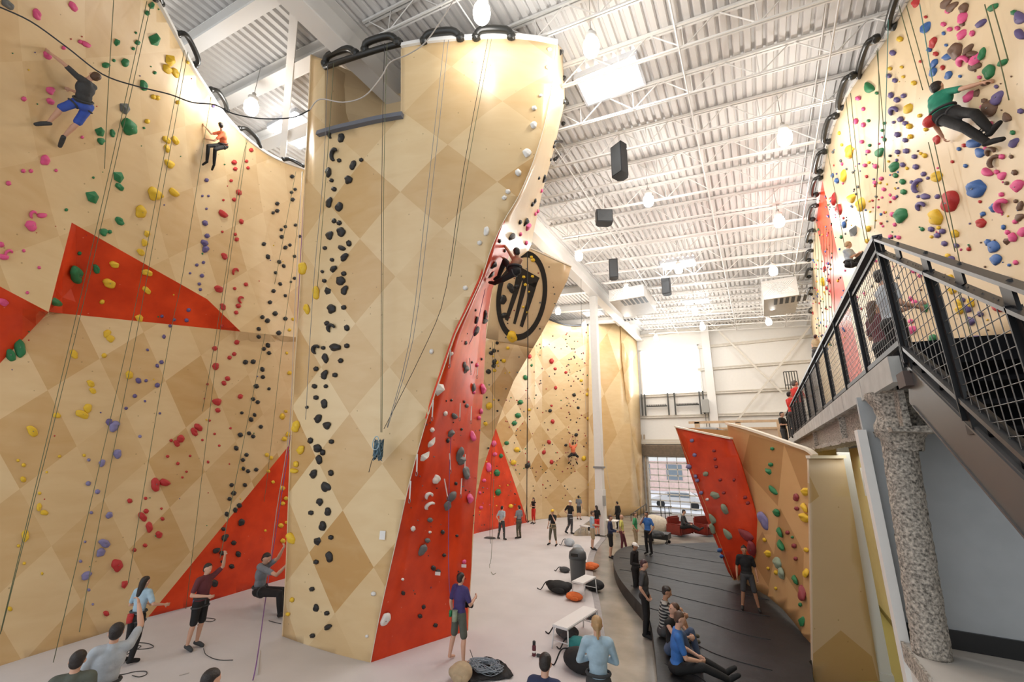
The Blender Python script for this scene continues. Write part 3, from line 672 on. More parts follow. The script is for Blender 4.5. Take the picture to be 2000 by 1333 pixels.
fb = empty('climbing_wall', P(1190, 1000, z=0), label='smooth far climbing wall of large pale diamonds between hall column and garage door', cat='climbing wall')
f2fit = vwall([tuple(P(*q, z=0)[:2]) for q in ((1120, 1012), (1190, 1010), (1256, 1007))])
lat2 = latfit([(1180, 770, 1, 0), (1210, 725, 1, 1), (1235, 800, 2, 1), (1205, 850, 2, 0)], f2fit, (0, 2))
sheet('far', [(1150, 634), (1170, 632), (1213, 631), (1216, 700), (1224, 780), (1234, 850), (1243, 930), (1252, 1006.5), (1200, 1009), (1150, 1011)], f2fit, [WOOD], (), 20, lat2, parent=fb).name = 'main_face'
f3 = invfit([(1213, 631, f2fit(1213, 631)), (1253, 1004, f2fit(1252, 1005)), (1243, 648, dict(y=34.2)), (1258, 1000, dict(y=34.2))], 3)
f3fit = lambda x, y: P(x, y, d=f3(x, y))
lat3 = latfit([(1216, 735, 1, 0), (1233, 712, 1, 1), (1246, 750, 2, 1), (1234, 780, 2, 0)], f3fit, (0, 2))
sheet('far_side', [(1213, 631), (1243, 648), (1248, 760), (1253, 880), (1260, 1002), (1253, 1004), (1243, 930), (1234, 850), (1224, 780), (1216, 700)], f3fit, [WOOD], (), 20, lat3, parent=fb).name = 'return_face'

# --- bouldering walls on the black mat
bo = empty('bouldering_wall', P(1520, 1180, z=.35), label='leaning plywood bouldering wall beside the black mat', cat='bouldering wall')
wf = invfit([(1420, 828, dict(y=14.6)), (1590, 886, dict(y=11.3)), (1500, 1167, dict(z=.35)), (1540, 1200, dict(z=.35)), (1584, 1270, dict(z=.35)), (1440, 1110, dict(y=15.6))], 4)
wfit = lambda x, y: P(x, y, d=wf(x, y))
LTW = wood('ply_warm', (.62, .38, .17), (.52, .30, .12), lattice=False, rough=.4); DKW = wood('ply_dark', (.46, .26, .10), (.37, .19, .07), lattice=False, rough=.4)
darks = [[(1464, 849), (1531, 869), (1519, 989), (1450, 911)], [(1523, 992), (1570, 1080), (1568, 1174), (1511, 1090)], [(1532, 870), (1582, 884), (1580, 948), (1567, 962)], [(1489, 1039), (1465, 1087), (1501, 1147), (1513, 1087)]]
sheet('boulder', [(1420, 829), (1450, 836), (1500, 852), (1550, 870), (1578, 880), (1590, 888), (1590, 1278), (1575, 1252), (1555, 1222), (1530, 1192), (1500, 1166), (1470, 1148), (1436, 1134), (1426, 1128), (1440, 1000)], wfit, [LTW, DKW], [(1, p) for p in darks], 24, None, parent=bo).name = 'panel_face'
rim('top_edge', [(1420, 828), (1450, 835), (1500, 851), (1550, 869), (1578, 879), (1592, 890)], wfit, parent=bo, m=EDGE, h=.06, w=.12)
br = empty('bouldering_wall', P(1440, 1130, z=.35), label='strongly overhanging red bouldering wall above the black mat', cat='bouldering wall')
rf = invfit([(1320, 835, dict(y=14.9)), (1428, 858, P(1428, 858, d=wf(1428, 858) - .25)), (1492, 1040, P(1492, 1040, d=wf(1492, 1040) - .15)), (1432, 1133, dict(z=.36))], 3)
rfit = lambda x, y: P(x, y, d=rf(x, y))
sheet('redboulder', [(1319, 835), (1428, 858), (1446, 905), (1462, 960), (1478, 1012), (1490, 1048), (1484, 1075), (1466, 1100), (1433, 1134), (1422, 1118), (1405, 1075), (1382, 1020), (1360, 960), (1345, 915), (1334, 880)], rfit, [RED], (), 30, None, parent=br).name = 'panel_face'
rim('top_edge', [(1319, 834), (1375, 846), (1429, 857)], rfit, parent=br, m=EDGE, h=.05, w=.1)
# side return of the red wall so that it has a body
a0, a1 = Vector(rfit(1319, 835)), Vector(rfit(1433, 1134)); b0, b1 = a0 + Vector((1.9, 1.0, -.1)), a1 + Vector((.9, .9, 0))
quad('return_panel', [a0, a1, b1, b0], LTW, br)
# plain plywood end panel and the mat
ep = empty('plywood_panel', P(1640, 1333, z=0), label='plain pale plywood end panel between bouldering wall and white post', cat='panel')
ef = invfit([(1580, 893, dict(y=10.75)), (1647, 893, dict(y=11.2)), (1588, 1333, dict(z=0)), (1717, 1333, dict(z=0))], 4)
efit = lambda x, y: P(x, y, d=ef(x, y))
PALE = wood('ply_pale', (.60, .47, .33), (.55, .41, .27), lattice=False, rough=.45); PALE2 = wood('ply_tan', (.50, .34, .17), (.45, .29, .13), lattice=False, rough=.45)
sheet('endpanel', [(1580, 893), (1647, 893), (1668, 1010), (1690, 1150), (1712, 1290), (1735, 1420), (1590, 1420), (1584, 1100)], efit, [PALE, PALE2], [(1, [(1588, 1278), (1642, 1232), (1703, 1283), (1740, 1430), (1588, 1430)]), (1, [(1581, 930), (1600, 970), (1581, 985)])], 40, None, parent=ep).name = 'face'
rim('top_edge', [(1578, 893), (1615, 893), (1648, 893)], efit, parent=ep, m=EDGE, h=.06, w=.12)
mat_out = [P(a, b, z=.35)[:2] for a, b in ((1285, 1420), (1284, 1333), (1279, 1270), (1270, 1215), (1255, 1185), (1233, 1160), (1210, 1130), (1199, 1105), (1199, 1085), (1212, 1072), (1240, 1066), (1300, 1063), (1395, 1060))]
mo = [tuple(q) for q in bez(mat_out[:-1], 4)] + [tuple(mat_out[-1]), (-.4, 24.5), (1.4, 18), (.9, 12.0), (.3, 10.75)] + [tuple(P(*q, z=.35)[:2]) for q in ((1585, 1300), (1589, 1333), (1593, 1430))]
slab('bouldering_mat', mo, .001, .35, MATM, kind=None)
props(bpy.data.objects['bouldering_mat'], label='thick black vinyl landing mat under the bouldering walls', cat='mat')
# --- right climbing wall: upright sheet following a wavy plan line
PLAN = [(3.15, 4.0), (3.9, 6.2), (4.0, 7.6), (3.75, 8.8), (3.44, 10.15), (2.96, 11.6), (2.78, 13.35), (2.82, 15.85), (2.92, 18.9), (3.1, 22), (3.41, 25.7), (4.02, 34.2)]
def planfit(px, py):
    r = ray(px, py); best = None
    pts = [tuple(q) for q in bez(PLAN, 5)]
    for (x1, y1), (x2, y2) in zip(pts, pts[1:]):
        dx, dy = x2 - x1, y2 - y1; den = r[0] * dy - r[1] * dx
        if abs(den) < 1e-9: continue
        t = (x1 * dy - y1 * dx) / den; s = (r[0] * y1 - r[1] * x1) / den * -1
        s = ((r[0] * t - x1) * dx + (r[1] * t - y1) * dy) / (dx * dx + dy * dy)
        if t > 0 and -.001 <= s <= 1.001 and (best is None or t < best): best = t
    return best
rw = empty('climbing_wall', (3.0, 13, 4.9), label='right climbing wall covered in many coloured holds above the mezzanine', cat='climbing wall')
bm = bmesh.new(); ul = bm.loops.layers.uv.new('UVMap'); pts = [tuple(q) for q in bez(PLAN, 5)]
ZB, ZT = 5.75, 13.05; nz = 14; s_ = 0; grid = []; S = [0]
for a, b in zip(pts, pts[1:]): S.append(S[-1] + math.dist(a, b))
for i, (x, y) in enumerate(pts): grid.append([bm.verts.new((x, y, ZB + (ZT - ZB) * k / nz)) for k in range(nz + 1)])
for i in range(len(pts) - 1):
    for k in range(nz):
        f = bm.faces.new((grid[i][k], grid[i][k + 1], grid[i + 1][k + 1], grid[i + 1][k])); f.smooth = True
        for l, (ii, kk) in zip(f.loops, ((i, k), (i, k + 1), (i + 1, k + 1), (i + 1, k))):
            s2, z2 = S[ii] / 1.9, (ZB + (ZT - ZB) * kk / nz) / 2.9; l[ul].uv = (s2 - z2 + 3, s2 + z2)
        c = f.calc_center_median(); q = proj(c)
        if 15.2 < c.y < 18.2: f.material_index = 1
bm.normal_update()
for f in bm.faces:
    if f.normal.x > 0: f.normal_flip()
WALLS['right'] = BVHTree.FromBMesh(bm)
WR = wood('birch_right', (.76, .61, .40), (.66, .48, .27), rough=.42)
o = finish('panel_face', bm, [WR, RED], rw); sm = o.modifiers.new('t', 'SOLIDIFY'); sm.thickness = .05
bm = bmesh.new()
for a, b in zip(pts, pts[1:]): beam(bm, (a[0], a[1], ZT), (b[0] + (b[0] - a[0]) * .05, b[1] + (b[1] - a[1]) * .05, ZT), .12, .08)
finish('top_edge', bm, WHITE, rw)

bm = bmesh.new()
for ya in (9.2, 10.6, 12.1, 13.7, 15.3, 17.0, 18.8, 20.6):
    xa = {9.2: -2.1, 10.6: -2.4, 12.1: -3.1, 13.7: -3.9, 15.3: -4.7, 17.0: -5.2, 18.8: -5.2, 20.6: -4.2}[ya]
    tube(bm, bez([Vector((xa + .1 + k * (.2 - xa - .6) / 6, ya + random.uniform(-.12, .12) - k * .12, .352)) for k in range(7)], 4), .012, 5)
o = finish('seam', bm, MATM, bpy.data.objects['bouldering_mat'])
# ================================================================== mezzanine, railing, stair, sprayed column
RX = 1.11; ZM = 4.92
slab('mezzanine_floor', [(1.14, 4.5), (4.1, 4.5), (4.3, 33.5), (1.14, 33.5)], 4.72, 4.9, BLACK, kind='structure')
me_ = empty('mezzanine_beam', (1.3, 12, 4.6), label='concrete edge and sprayed steel beam carrying the mezzanine', cat='beam')
bm = bmesh.new(); y = 4.75
while y < 22: box(bm, 1.06, 1.14, y, min(y + 1.28, 22), 4.68, 4.91); y += 1.3
finish('edge_panel', bm, mat('raw_concrete', (.50, .49, .46), .8, noise=.15, nscale=4), me_)
bm = bmesh.new(); box(bm, 1.2, 1.24, 5.3, 21, 4.33, 4.72); box(bm, 1.1, 1.45, 5.3, 21, 4.28, 4.34); box(bm, 1.1, 1.45, 5.3, 21, 4.68, 4.72)
bmesh.ops.subdivide_edges(bm, edges=[e for e in bm.edges if e.calc_length() > 3], cuts=60)
for v in bm.verts: v.co += Vector((random.uniform(-.012, .012), 0, random.uniform(-.012, .012)))
for yy in (8.4, 12.5): box(bm, 1.12, 1.24, yy, yy + .06, 4.33, 4.7)
finish('sprayed_girder', bm, SPRAY, me_)
bm = bmesh.new(); box(bm, 1.06, 1.42, 4.42, 4.62, 4.60, 4.72); finish('bearing_plate', bm, mat('rusty_plate', (.10, .07, .06), .7), me_)
# sprayed column with its thick head
co = empty('sprayed_column', (1.15, 5.75, 2.3), label='rough fireproofed round column under the mezzanine corner', cat='column')
def rough(bm, amp, seed=1):
    rr = random.Random(seed)
    for v in bm.verts: v.co += Vector((rr.uniform(-amp, amp), rr.uniform(-amp, amp), rr.uniform(-amp, amp)))
bm = bmesh.new(); pts = [(1.13 + .09 * k / 60, 5.78 - .06 * k / 60, 2.3 + 2.02 * k / 60) for k in range(61)]
tube(bm, pts, .135, 30); rough(bm, .006); finish('shaft', bm, SPRAY, co)
bm = bmesh.new()
prof = [(.14, -.16), (.17, -.05), (.20, .03), (.19, .10), (.15, .18), (.17, .28), (.22, .38), (.22, .42)]
rings = []
for r_, z_ in prof:
    ring = []
    for k in range(28):
        a = k * 2 * math.pi / 28; c_, s_ = math.cos(a), math.sin(a); q = (abs(c_) ** 3 + abs(s_) ** 3) ** (-1 / 3) if z_ > 0 else 1
        ring.append(bm.verts.new((1.24 + r_ * q * c_, 5.68 + r_ * q * s_ * 1.1, 4.28 + z_)))
    rings.append(ring)
for A, B in zip(rings, rings[1:]):
    for k in range(28): bm.faces.new((A[k], A[(k + 1) % 28], B[(k + 1) % 28], B[k])).smooth = True
bmesh.ops.subdivide_edges(bm, edges=bm.edges[:], cuts=1, use_grid_fill=True); rough(bm, .007, 3)
finish('column_head', bm, SPRAY, co)
# landing under the stair, grey wall with black base, white post
LAND = mat('dusty_landing', (.52, .49, .45), .75, noise=.08, nscale=2)
slab('floor_landing', [(.98, 2.0), (4.2, 2.0), (4.2, 6.12), (.98, 6.12)], 2.1, 2.3, LAND)
bm = bmesh.new(); box(bm, .99, 1.05, 2.0, 6.1, 0, 2.1); props(finish('wall_landing', bm, WHITE), kind='structure')
bm = bmesh.new(); box(bm, 1.02, 4.2, 6.12, 6.2, 0, 4.72); props(finish('wall_grey', bm, GREYP), kind='structure')
bm = bmesh.new(); box(bm, 1.03, 4.2, 6.09, 6.12, 2.3, 2.46); props(finish('baseboard_grey', bm, BLACK), kind='structure')
bm = bmesh.new(); box(bm, .95, 1.03, 6.02, 6.2, 0, 4.35); props(finish('trim_post', bm, WHITE), kind='structure')
bm = bmesh.new(); box(bm, .96, .985, 5.2, 6.05, 2.14, 2.31); props(finish('trim_nosing', bm, SPRAY), kind='structure')
wp = empty('square_post', (1.5, 11.6, 0), label='white square post between the plywood end panel and the yellow corridor', cat='post')
bm = bmesh.new(); box(bm, 1.42, 1.62, 11.55, 11.75, 0, 4.4); finish('shaft', bm, mat('cool_white', (.60, .62, .63), .6), wp)
bm = bmesh.new(); box(bm, 1.40, 1.64, 11.53, 11.77, 0, .15); finish('base', bm, mat('cool_white', (.60, .62, .63), .6), wp)
YEL = mat('yellow_wall', (.80, .72, .38), .6, noise=.04)
bm = bmesh.new(); box(bm, 2.35, 2.45, 6.2, 17, 0, 4.4); props(finish('wall_corridor', bm, YEL), kind='structure')
bm = bmesh.new(); box(bm, 1.3, 2.4, 17, 17.1, 0, 4.4); props(finish('wall_corridor_end', bm, YEL), kind='structure')
slab('floor_corridor', [(1.05, 6.2), (2.35, 6.2), (2.35, 17), (1.05, 17)], .001, .012, mat('olive_floor', (.36, .31, .10), .4))
bm = bmesh.new(); box(bm, 2.32, 2.35, 6.2, 17, .01, .12); props(finish('baseboard_corridor', bm, mat('olive_dark', (.16, .13, .03), .5)), kind='structure')
area('corridor_light', (1.75, 13, 4.2), .8, 32, (1, .96, .82), (0, 0, 0), 5)
g = empty('hanging_sign', P(1692, 925, x=1.6), label='white hanging notice box on a thin rod in the yellow corridor opening', cat='sign')
c = P(1692, 940, y=11); bm = bmesh.new(); box(bm, c[0] - .06, c[0] + .06, c[1] - .02, c[1] + .02, c[2] - .28, c[2] + .25); finish('board', bm, WHITE, g)
bm = bmesh.new(); tube(bm, [(c[0], c[1], c[2] + .25), (c[0] - .03, c[1], 4.4)], .012, 6); finish('rod', bm, mat('steel_grey', (.3, .3, .3), .4, .6), g)
bm = bmesh.new(); box(bm, c[0] - .035, c[0] + .035, c[1] - .025, c[1] - .02, c[2] - .2, c[2] - .12); finish('printed_patch', bm, mat('label_grey', (.2, .2, .2), .6), g)
bm = bmesh.new(); tube(bm, [P(1682, 872, y=12), P(1715, 868, y=10)], .05, 8); tube(bm, [P(1682, 884, y=12), P(1718, 880, y=10)], .03, 8)
props(finish('pipe_run', bm, mat('yellow_pipe', (.62, .52, .2), .4)), label='yellowish pipes along the corridor ceiling beneath the mezzanine', cat='pipe')
# padding at the foot of the right wall
bm = bmesh.new(); pp = [(a, b) for a, b in PLAN]
for (xa, ya), (xb, yb) in zip(pp, pp[1:]):
    beam(bm, (xa - .12, ya, 5.33), (xb - .12, yb, 5.33), .2, .86)
props(finish('wall_padding', bm, PADW), label='black crash padding along the foot of the right climbing wall', cat='padding')
# railing
FRM = mat('railing_steel', (.010, .010, .011), .45, spec=.3); TOPM = mat('railing_top', (.07, .07, .072), .38, .3)
WIREM = mat('wire', (.13, .12, .11), .4, .5)
SL = .64
def zstair(y, z0): return z0 - SL * (4.45 - y)
rl = empty('mezzanine_railing', (RX, 4.5, 4.92), label='black steel railing with woven wire panels along the mezzanine edge', cat='railing')
bm = bmesh.new(); beam(bm, (RX, 4.45, 5.93), (RX, 22, 5.93), .07, .045); finish('top_rail', bm, TOPM, rl)
bm = bmesh.new(); beam(bm, (RX, 4.45, 5.83), (RX, 22, 5.83), .03, .03); beam(bm, (RX, 4.45, 4.97), (RX, 22, 4.97), .035, .045); finish('mid_rail', bm, FRM, rl)
y = 4.45
while y < 22.1:
    bm = bmesh.new(); box(bm, RX - .006, RX + .006, y - .04, y + .04, 4.75, 5.93); box(bm, RX - .03, RX + .03, y - .006, y + .006, 4.75, 5.93); finish('post', bm, FRM, rl); y += 1.3
bm = bmesh.new()
def wire(a, b, r=.0026): tube(bm, [a, b], r, 4, caps=False)
y = 4.5
while y < 22: wire((RX, y, 4.98), (RX, y, 5.83), .0026 if y < 10 else .004); y += (.075 if y < 12 else .15)
z = 5.05
while z < 5.83: wire((RX, 4.5, z), (RX, 22, z), .0026); z += .075
finish('wire_mesh', bm, WIREM, rl)
sr = empty('stair_railing', (RX, 3.5, 4.3), label='black steel stair railing with a double top rail and woven wire, nearest the camera', cat='railing')
Y0_, Y1_ = 4.45, 1.2
for nm, z0, wd, th, mt_ in (('top_rail', 5.93, .06, .022, TOPM), ('second_rail', 5.78, .06, .022, TOPM), ('bottom_rail', 4.93, .05, .03, TOPM)):
    bm = bmesh.new(); beam(bm, (RX, Y0_ + (.03 if z0 > 5.9 else 0), z0), (RX, Y1_, zstair(Y1_, z0)), wd, th); finish(nm, bm, mt_, sr)
bm = bmesh.new(); beam(bm, (RX + .02, Y0_, 4.97), (RX + .02, Y1_, zstair(Y1_, 4.97)), .02, .02); finish('mesh_frame', bm, FRM, sr)
for k, y in enumerate((4.42, 4.05, 3.60, 3.20, 2.78, 2.36, 1.9)):
    bm = bmesh.new()
    if k in (0, 2, 4, 6): box(bm, RX - .008, RX + .008, y - .045, y + .045, zstair(y, 4.72), zstair(y, 5.92)); box(bm, RX - .03, RX + .03, y - .006, y + .006, zstair(y, 4.8), zstair(y, 5.8)); finish('post', bm, FRM, sr)
    else: box(bm, RX - .006, RX + .006, y - .045, y + .045, zstair(y, 5.79), zstair(y, 5.92)); finish('rail_plate', bm, FRM, sr)
bm = bmesh.new(); y = 4.40
while y > 1.3: wire((RX, y, zstair(y, 4.95)), (RX, y, zstair(y, 5.8)), .0028); y -= .082
z = 5.78
while z > 3.2:
    ya = 4.40 if z < 5.8 else None; # horizontal wires clipped between the sloping rails
    hi = 4.45 - (5.8 - z) / SL if z < 5.8 else 4.45; lo = 4.45 - (4.95 - z) / SL if z < 4.95 else 4.45
    ya, yb = min(lo, 4.42), max(hi, 1.25)
    if ya > yb: wire((RX, ya, z), (RX, yb, z), .0028)
    z -= .082
finish('wire_mesh', bm, WIREM, sr)
stn = empty('stair', (1.6, 3, 4), label='dark grey steel stair running down beneath the mezzanine corner', cat='stair')
STM = mat('stringer_grey', (.10, .097, .096), .42, .2, noise=.12, nscale=1.5)
for sx, nm in ((1.12, 'stringer'), (2.3, 'stringer')):
    bm = bmesh.new(); beam(bm, (sx, 4.55, 4.64), (sx, 1.0, 4.64 - SL * 3.55), .02, .36); beam(bm, (sx + .03, 4.55, 4.83), (sx + .03, 1.0, 4.83 - SL * 3.55), .1, .015); beam(bm, (sx + .03, 4.55, 4.45), (sx + .03, 1.0, 4.45 - SL * 3.55), .1, .015)
    finish(nm, bm, STM, stn)
for k in range(12):
    y = 4.3 - k * .27; z = 4.72 - k * .173; bm = bmesh.new(); box(bm, 1.14, 2.3, y - .27, y, z - .03, z); box(bm, 1.14, 2.3, y - .01, y, z - .17, z - .03); finish('tread', bm, PADW, stn)
bm = bmesh.new(); box(bm, 1.14, 4.1, 4.42, 4.5, 4.6, 4.95); props(finish('landing_edge', bm, PADW), label='black fascia of the mezzanine landing behind the stair wires', cat='fascia')
# timber guard and platform beyond the bouldering walls
tg = empty('timber_guard', P(1450, 826, y=24), label='raw timber guard rail in front of the white back wall', cat='guard rail')
TIM = mat('timber', (.66, .48, .30), .6, noise=.1)
bm = bmesh.new(); beam(bm, P(1345, 826, y=24), P(1533, 822, y=24), .1, .12); beam(bm, P(1350, 838, y=24), P(1533, 836, y=24), .04, .09); finish('rail', bm, TIM, tg)
for px in (1361, 1441, 1522, 1530):
    bm = bmesh.new(); a = P(px, 825, y=24); box(bm, a[0] - .12, a[0] + .12, 23.95, 24.1, 4.4, a[2]); finish('post', bm, TIM, tg)
bm = bmesh.new(); box(bm, P(1365, 850, y=24)[0], P(1535, 850, y=24)[0], 24.1, 24.2, 4.4, P(1400, 838, y=24)[2]); finish('board', bm, mat('pale_board', (.72, .60, .46), .6), tg)
g = empty('rolled_mat', P(1400, 848, y=20), label='grey rolled pad lying on top of the red bouldering wall', cat='pad')
bm = bmesh.new(); tube(bm, bez([P(1360, 846, y=19), P(1395, 845, y=19), P(1428, 856, y=19)], 5), .2, 12); finish('roll', bm, mat('pad_grey', (.22, .23, .22), .6), g)
for t_ in (1378, 1402): 
    bm = bmesh.new(); c = P(t_, 847, y=19); lathe(bm, [(.21, -.03), (.22, 0), (.21, .03)], 14, Matrix.Translation(Vector(c)) @ Matrix.Rotation(math.pi / 2, 4, 'Y')); finish('strap', bm, BLACK, g)
# black cage ladder at the back wall
g = empty('cage_ladder', P(1545, 740, y=33), label='black caged ladder on the back wall above the red-shirted people', cat='ladder')
a = P(1530, 727, y=33); b = P(1556, 727, y=33)
for k in range(6): bm = bmesh.new(); xx = a[0] + (b[0] - a[0]) * k / 5; tube(bm, [(xx, 33, 8.6), (xx, 33, a[2])], .03, 5); finish('cage_bar', bm, DK, g)
for k in range(4): bm = bmesh.new(); z = a[2] - k * .9; tube(bm, [(a[0], 33, z), (b[0], 33, z)], .03, 5); finish('rung', bm, DK, g)
# ================================================================== holds
HC = dict(pink=(.78, .10, .28), green=(.02, .20, .07), yellow=(.80, .52, .03), purple=(.13, .10, .26), lavender=(.24, .22, .42), red=(.52, .03, .03), black=(.018, .018, .018), white=(.82, .80, .76), blue=(.05, .15, .42), brown=(.16, .085, .05), grey=(.14, .15, .15), maroon=(.28, .04, .05), sage=(.28, .35, .25), orange=(.8, .22, .05))
HM = {k: mat('hold_' + k, v, .5, noise=.12, nscale=20, bump=.25, bscale=60) for k, v in HC.items()}
def hold_mesh(kind, seed):
    rr = random.Random(seed * 31 + kind); bm = bmesh.new()
    if kind == 4:      # jug: fat bent tube
        pts = [(math.cos(a) * .72, math.sin(a) * .85, .25 + .1 * math.sin(a)) for a in [math.pi * (.15 + k * 1.25 / 9) for k in range(10)]]
        tube(bm, pts, [.14, .26, .32, .34, .34, .34, .33, .30, .24, .12], 10)
    elif kind == 5:    # faceted wedge
        vs = [bm.verts.new(p) for p in ((-.7, .75, 0), (.65, .85, 0), (.9, -.1, 0), (.1, -1, 0), (-.75, -.45, 0), (-.15, .15, .62), (.35, .2, .45))]
        for f in ((0, 5, 4), (0, 1, 6), (0, 6, 5), (1, 2, 6), (2, 3, 6), (3, 5, 6), (3, 4, 5)): bm.faces.new([vs[i] for i in f])
        bm.faces.new([vs[i] for i in (4, 3, 2, 1, 0)]); bmesh.ops.recalc_face_normals(bm, faces=bm.faces[:])
        bmesh.ops.bevel(bm, geom=bm.edges[:], offset=.06, segments=2, affect='EDGES')
    else:
        bmesh.ops.create_icosphere(bm, subdivisions=3, radius=1)
        ph = [rr.uniform(0, 6.28) for _ in range(6)]
        for v in bm.verts:
            x, y, z = v.co; k = 1 + .13 * math.sin(2.3 * x + ph[0]) * math.cos(2.6 * y + ph[1]) + .06 * math.sin(6 * y + ph[2] + 3 * x)
            if kind == 0: sx, sy, sz = .92, 1.0, .55
            elif kind == 1: sx, sy, sz = .72, 1.15, .6; x += .0
            elif kind == 2: sx, sy, sz = 1.1, .72, .7
            else: sx, sy, sz = 1.0, 1.0, .5
            if kind == 3: taper = 1.0 + .38 * y; x *= taper
            if kind == 1 and z > .2: k -= .28 * math.exp(-((x * 3) ** 2)) * (1 if abs(y) < .6 else 0)
            if kind == 0 and y > 0: z *= 1.35
            v.co = Vector((x * sx * k, y * sy * k, max(z, -.05) * sz * k))
    for f in bm.faces: f.smooth = kind != 5
    me = bpy.data.meshes.new('hold_shape'); bm.to_mesh(me); bm.free(); return me
HSH = {}
def hmesh(kind, colr, seed):
    k = (kind, colr, seed)
    if k not in HSH: m = hold_mesh(kind, seed); m.materials.append(HM[colr]); HSH[k] = m
    return HSH[k]
HOLDS = []   # wall, colour, x, y, r, shape
def H(wall, colr, s, kind=None):
    for t in s.split():
        a = t.split(','); HOLDS.append([wall, colr, float(a[0]), float(a[1]), float(a[2]), int(a[3]) if len(a) > 3 else kind])
H('left', 'grey', '14,8,11,1 243,212,13,5 15,8,3')
H('left', 'pink', '71,27,10,1 142,12,9,1 124,93,5 156,81,5 167,86,8 46,193,6 98,177,8 98,198,7 92,108,8 160,268,4 87,313,10,0 45,334,5 60,334,5 109,333,4 16,358,6 64,420,8,4 81,421,8 60,441,11,0 2,478,6 6,502,9,2 16,496,8,4 46,490,4 76,523,4 53,572,4 5,590,9,0')
H('left', 'green', '296,11,8,5 287,25,6,5 302,78,14,5 228,83,8,5 268,83,6 265,64,3 260,95,4 206,127,7 222,118,4 244,122,8,0 302,142,4 280,167,10,1 251,248,16,0 195,258,11,5 219,260,7,1 197,276,7 281,250,3 231,346,13,5 233,365,8,1 182,347,3 180,385,15,5 129,410,4 233,432,9,1 202,454,8,3 214,453,5 155,495,5 146,537,16,1 188,526,9,1 106,590,9,2 38,680,16,1 20,694,13,1')
H('left', 'yellow', '332,118,13,5 326,135,9,0 342,142,9,1 367,121,5 299,189,6 307,191,6 347,200,5 287,237,6 325,273,8,1 342,274,8,1 326,290,7 331,321,9,3 300,379,13,0 311,380,8 339,376,10,2 274,414,12,0 287,457,8,5 282,475,7 275,493,8,1 223,517,8,0 287,533,9,1 213,554,11,0 286,567,8,1 199,590,6 272,622,9,5 209,652,8,0 215,662,8 144,692,9,1 203,695,6 252,733,8,0 177,750,8,1 181,764,7 171,798,9,0 160,810,11,1 111,812,7 63,843,12,1 35,900,4 46,909,5 77,964,4 76,991,7 86,1002,7 49,1047,10,1 36,1067,4 47,1101,4 19,1190,5 82,1121,3 116,892,4 164,890,4 45,937,6 91,923,3')
H('left', 'purple', '416,207,4 403,352,5 395,383,3 407,383,3 403,408,3 400,436,6 404,461,6 399,475,7 401,487,7 384,518,4 397,513,4 371,534,3 394,539,5 389,555,4 391,566,4 368,606,5 364,626,5 316,618,4 340,625,4 332,637,4 320,658,4 288,684,3 315,708,5 307,715,4 270,744,6 285,744,4 307,753,6 263,774,5 246,798,4 213,825,7 283,784,3 312,808,3')
H('left', 'lavender', '223,833,11,0 229,887,9,0 199,905,7 172,945,6 190,961,6 213,1007,7 204,1062,11,1 196,1080,9,0 168,1125,10,2 157,1097,4 173,1153,4 178,1002,4 166,1059,3 181,1181,3 273,853,4 173,899,4')
H('left', 'red', '457,317,6 459,330,5 481,315,4 484,328,4 490,293,5 451,353,4 466,376,6 457,390,5 435,418,9,2 471,433,5 459,458,4 462,468,5 438,501,7,1 459,532,7,4 427,565,8,0 458,564,4 480,556,5 471,587,7,4 465,598,6 435,600,7,1 461,611,5 462,669,6 419,681,6 457,692,5 448,699,5 421,716,7,0 444,740,6 437,749,5 469,775,6 424,786,8,3 425,802,6 387,835,8,1 379,844,8 352,858,8,0 345,867,7 334,861,4 395,860,3 327,892,4 347,906,4 303,947,12,1 321,943,10,2 253,979,6 284,974,4 278,1010,9,1 285,999,6 291,1030,9,1 310,1045,7,0 283,1066,5 262,1075,5 228,1105,12,0 243,1142,9,5 207,1199,6 317,1014,4 433,637,4 436,391,3 434,453,3 405,751,3 409,822,3 450,837,3 419,848,3 428,871,3 364,922,3 371,891,3 406,903,3 356,933,3 315,994,3 399,779,2')
H('left', 'black', '570,345,5,2 576,370,4 569,376,4 571,390,5 541,398,5 541,412,5 533,416,4 577,440,4 557,443,4 549,449,4 550,463,5 585,462,4 515,477,5 557,484,5 566,479,4 523,502,5 545,512,5 575,501,4 554,520,4 538,533,4 575,544,4 568,551,3 547,555,4 534,569,5 557,578,4 527,591,5 537,613,6 512,620,5 522,627,6 557,623,5 505,643,5 505,658,5 544,651,6 523,675,5 515,682,5 525,690,5 479,708,6 494,707,6 512,722,5 513,737,5 500,755,6 525,760,4 494,780,5 503,786,5 472,807,4 497,811,4 490,820,5 509,834,5 469,850,6 486,847,5 494,853,5 461,876,5 481,889,5 474,899,5 475,916,4 484,921,5 500,918,5 452,948,5 478,948,5 456,964,6 448,975,5 467,988,6 459,997,5 443,1005,5 471,1021,7 436,1034,5 439,1051,7 456,1061,6 422,1076,7 433,1081,6 465,1083,6 433,1098,3 452,1107,6 419,1122,6 419,1140,7')
H('left', 'yellow', '572,624,4 565,645,4 560,690,3 565,729,5 558,804,4 551,814,6 562,849,5 555,858,6 521,889,5 529,895,5 565,879,3 551,954,6 533,942,4 558,974,5 552,984,5 548,1027,6 559,1021,4 552,1057,6 524,921,4 518,1037,3')
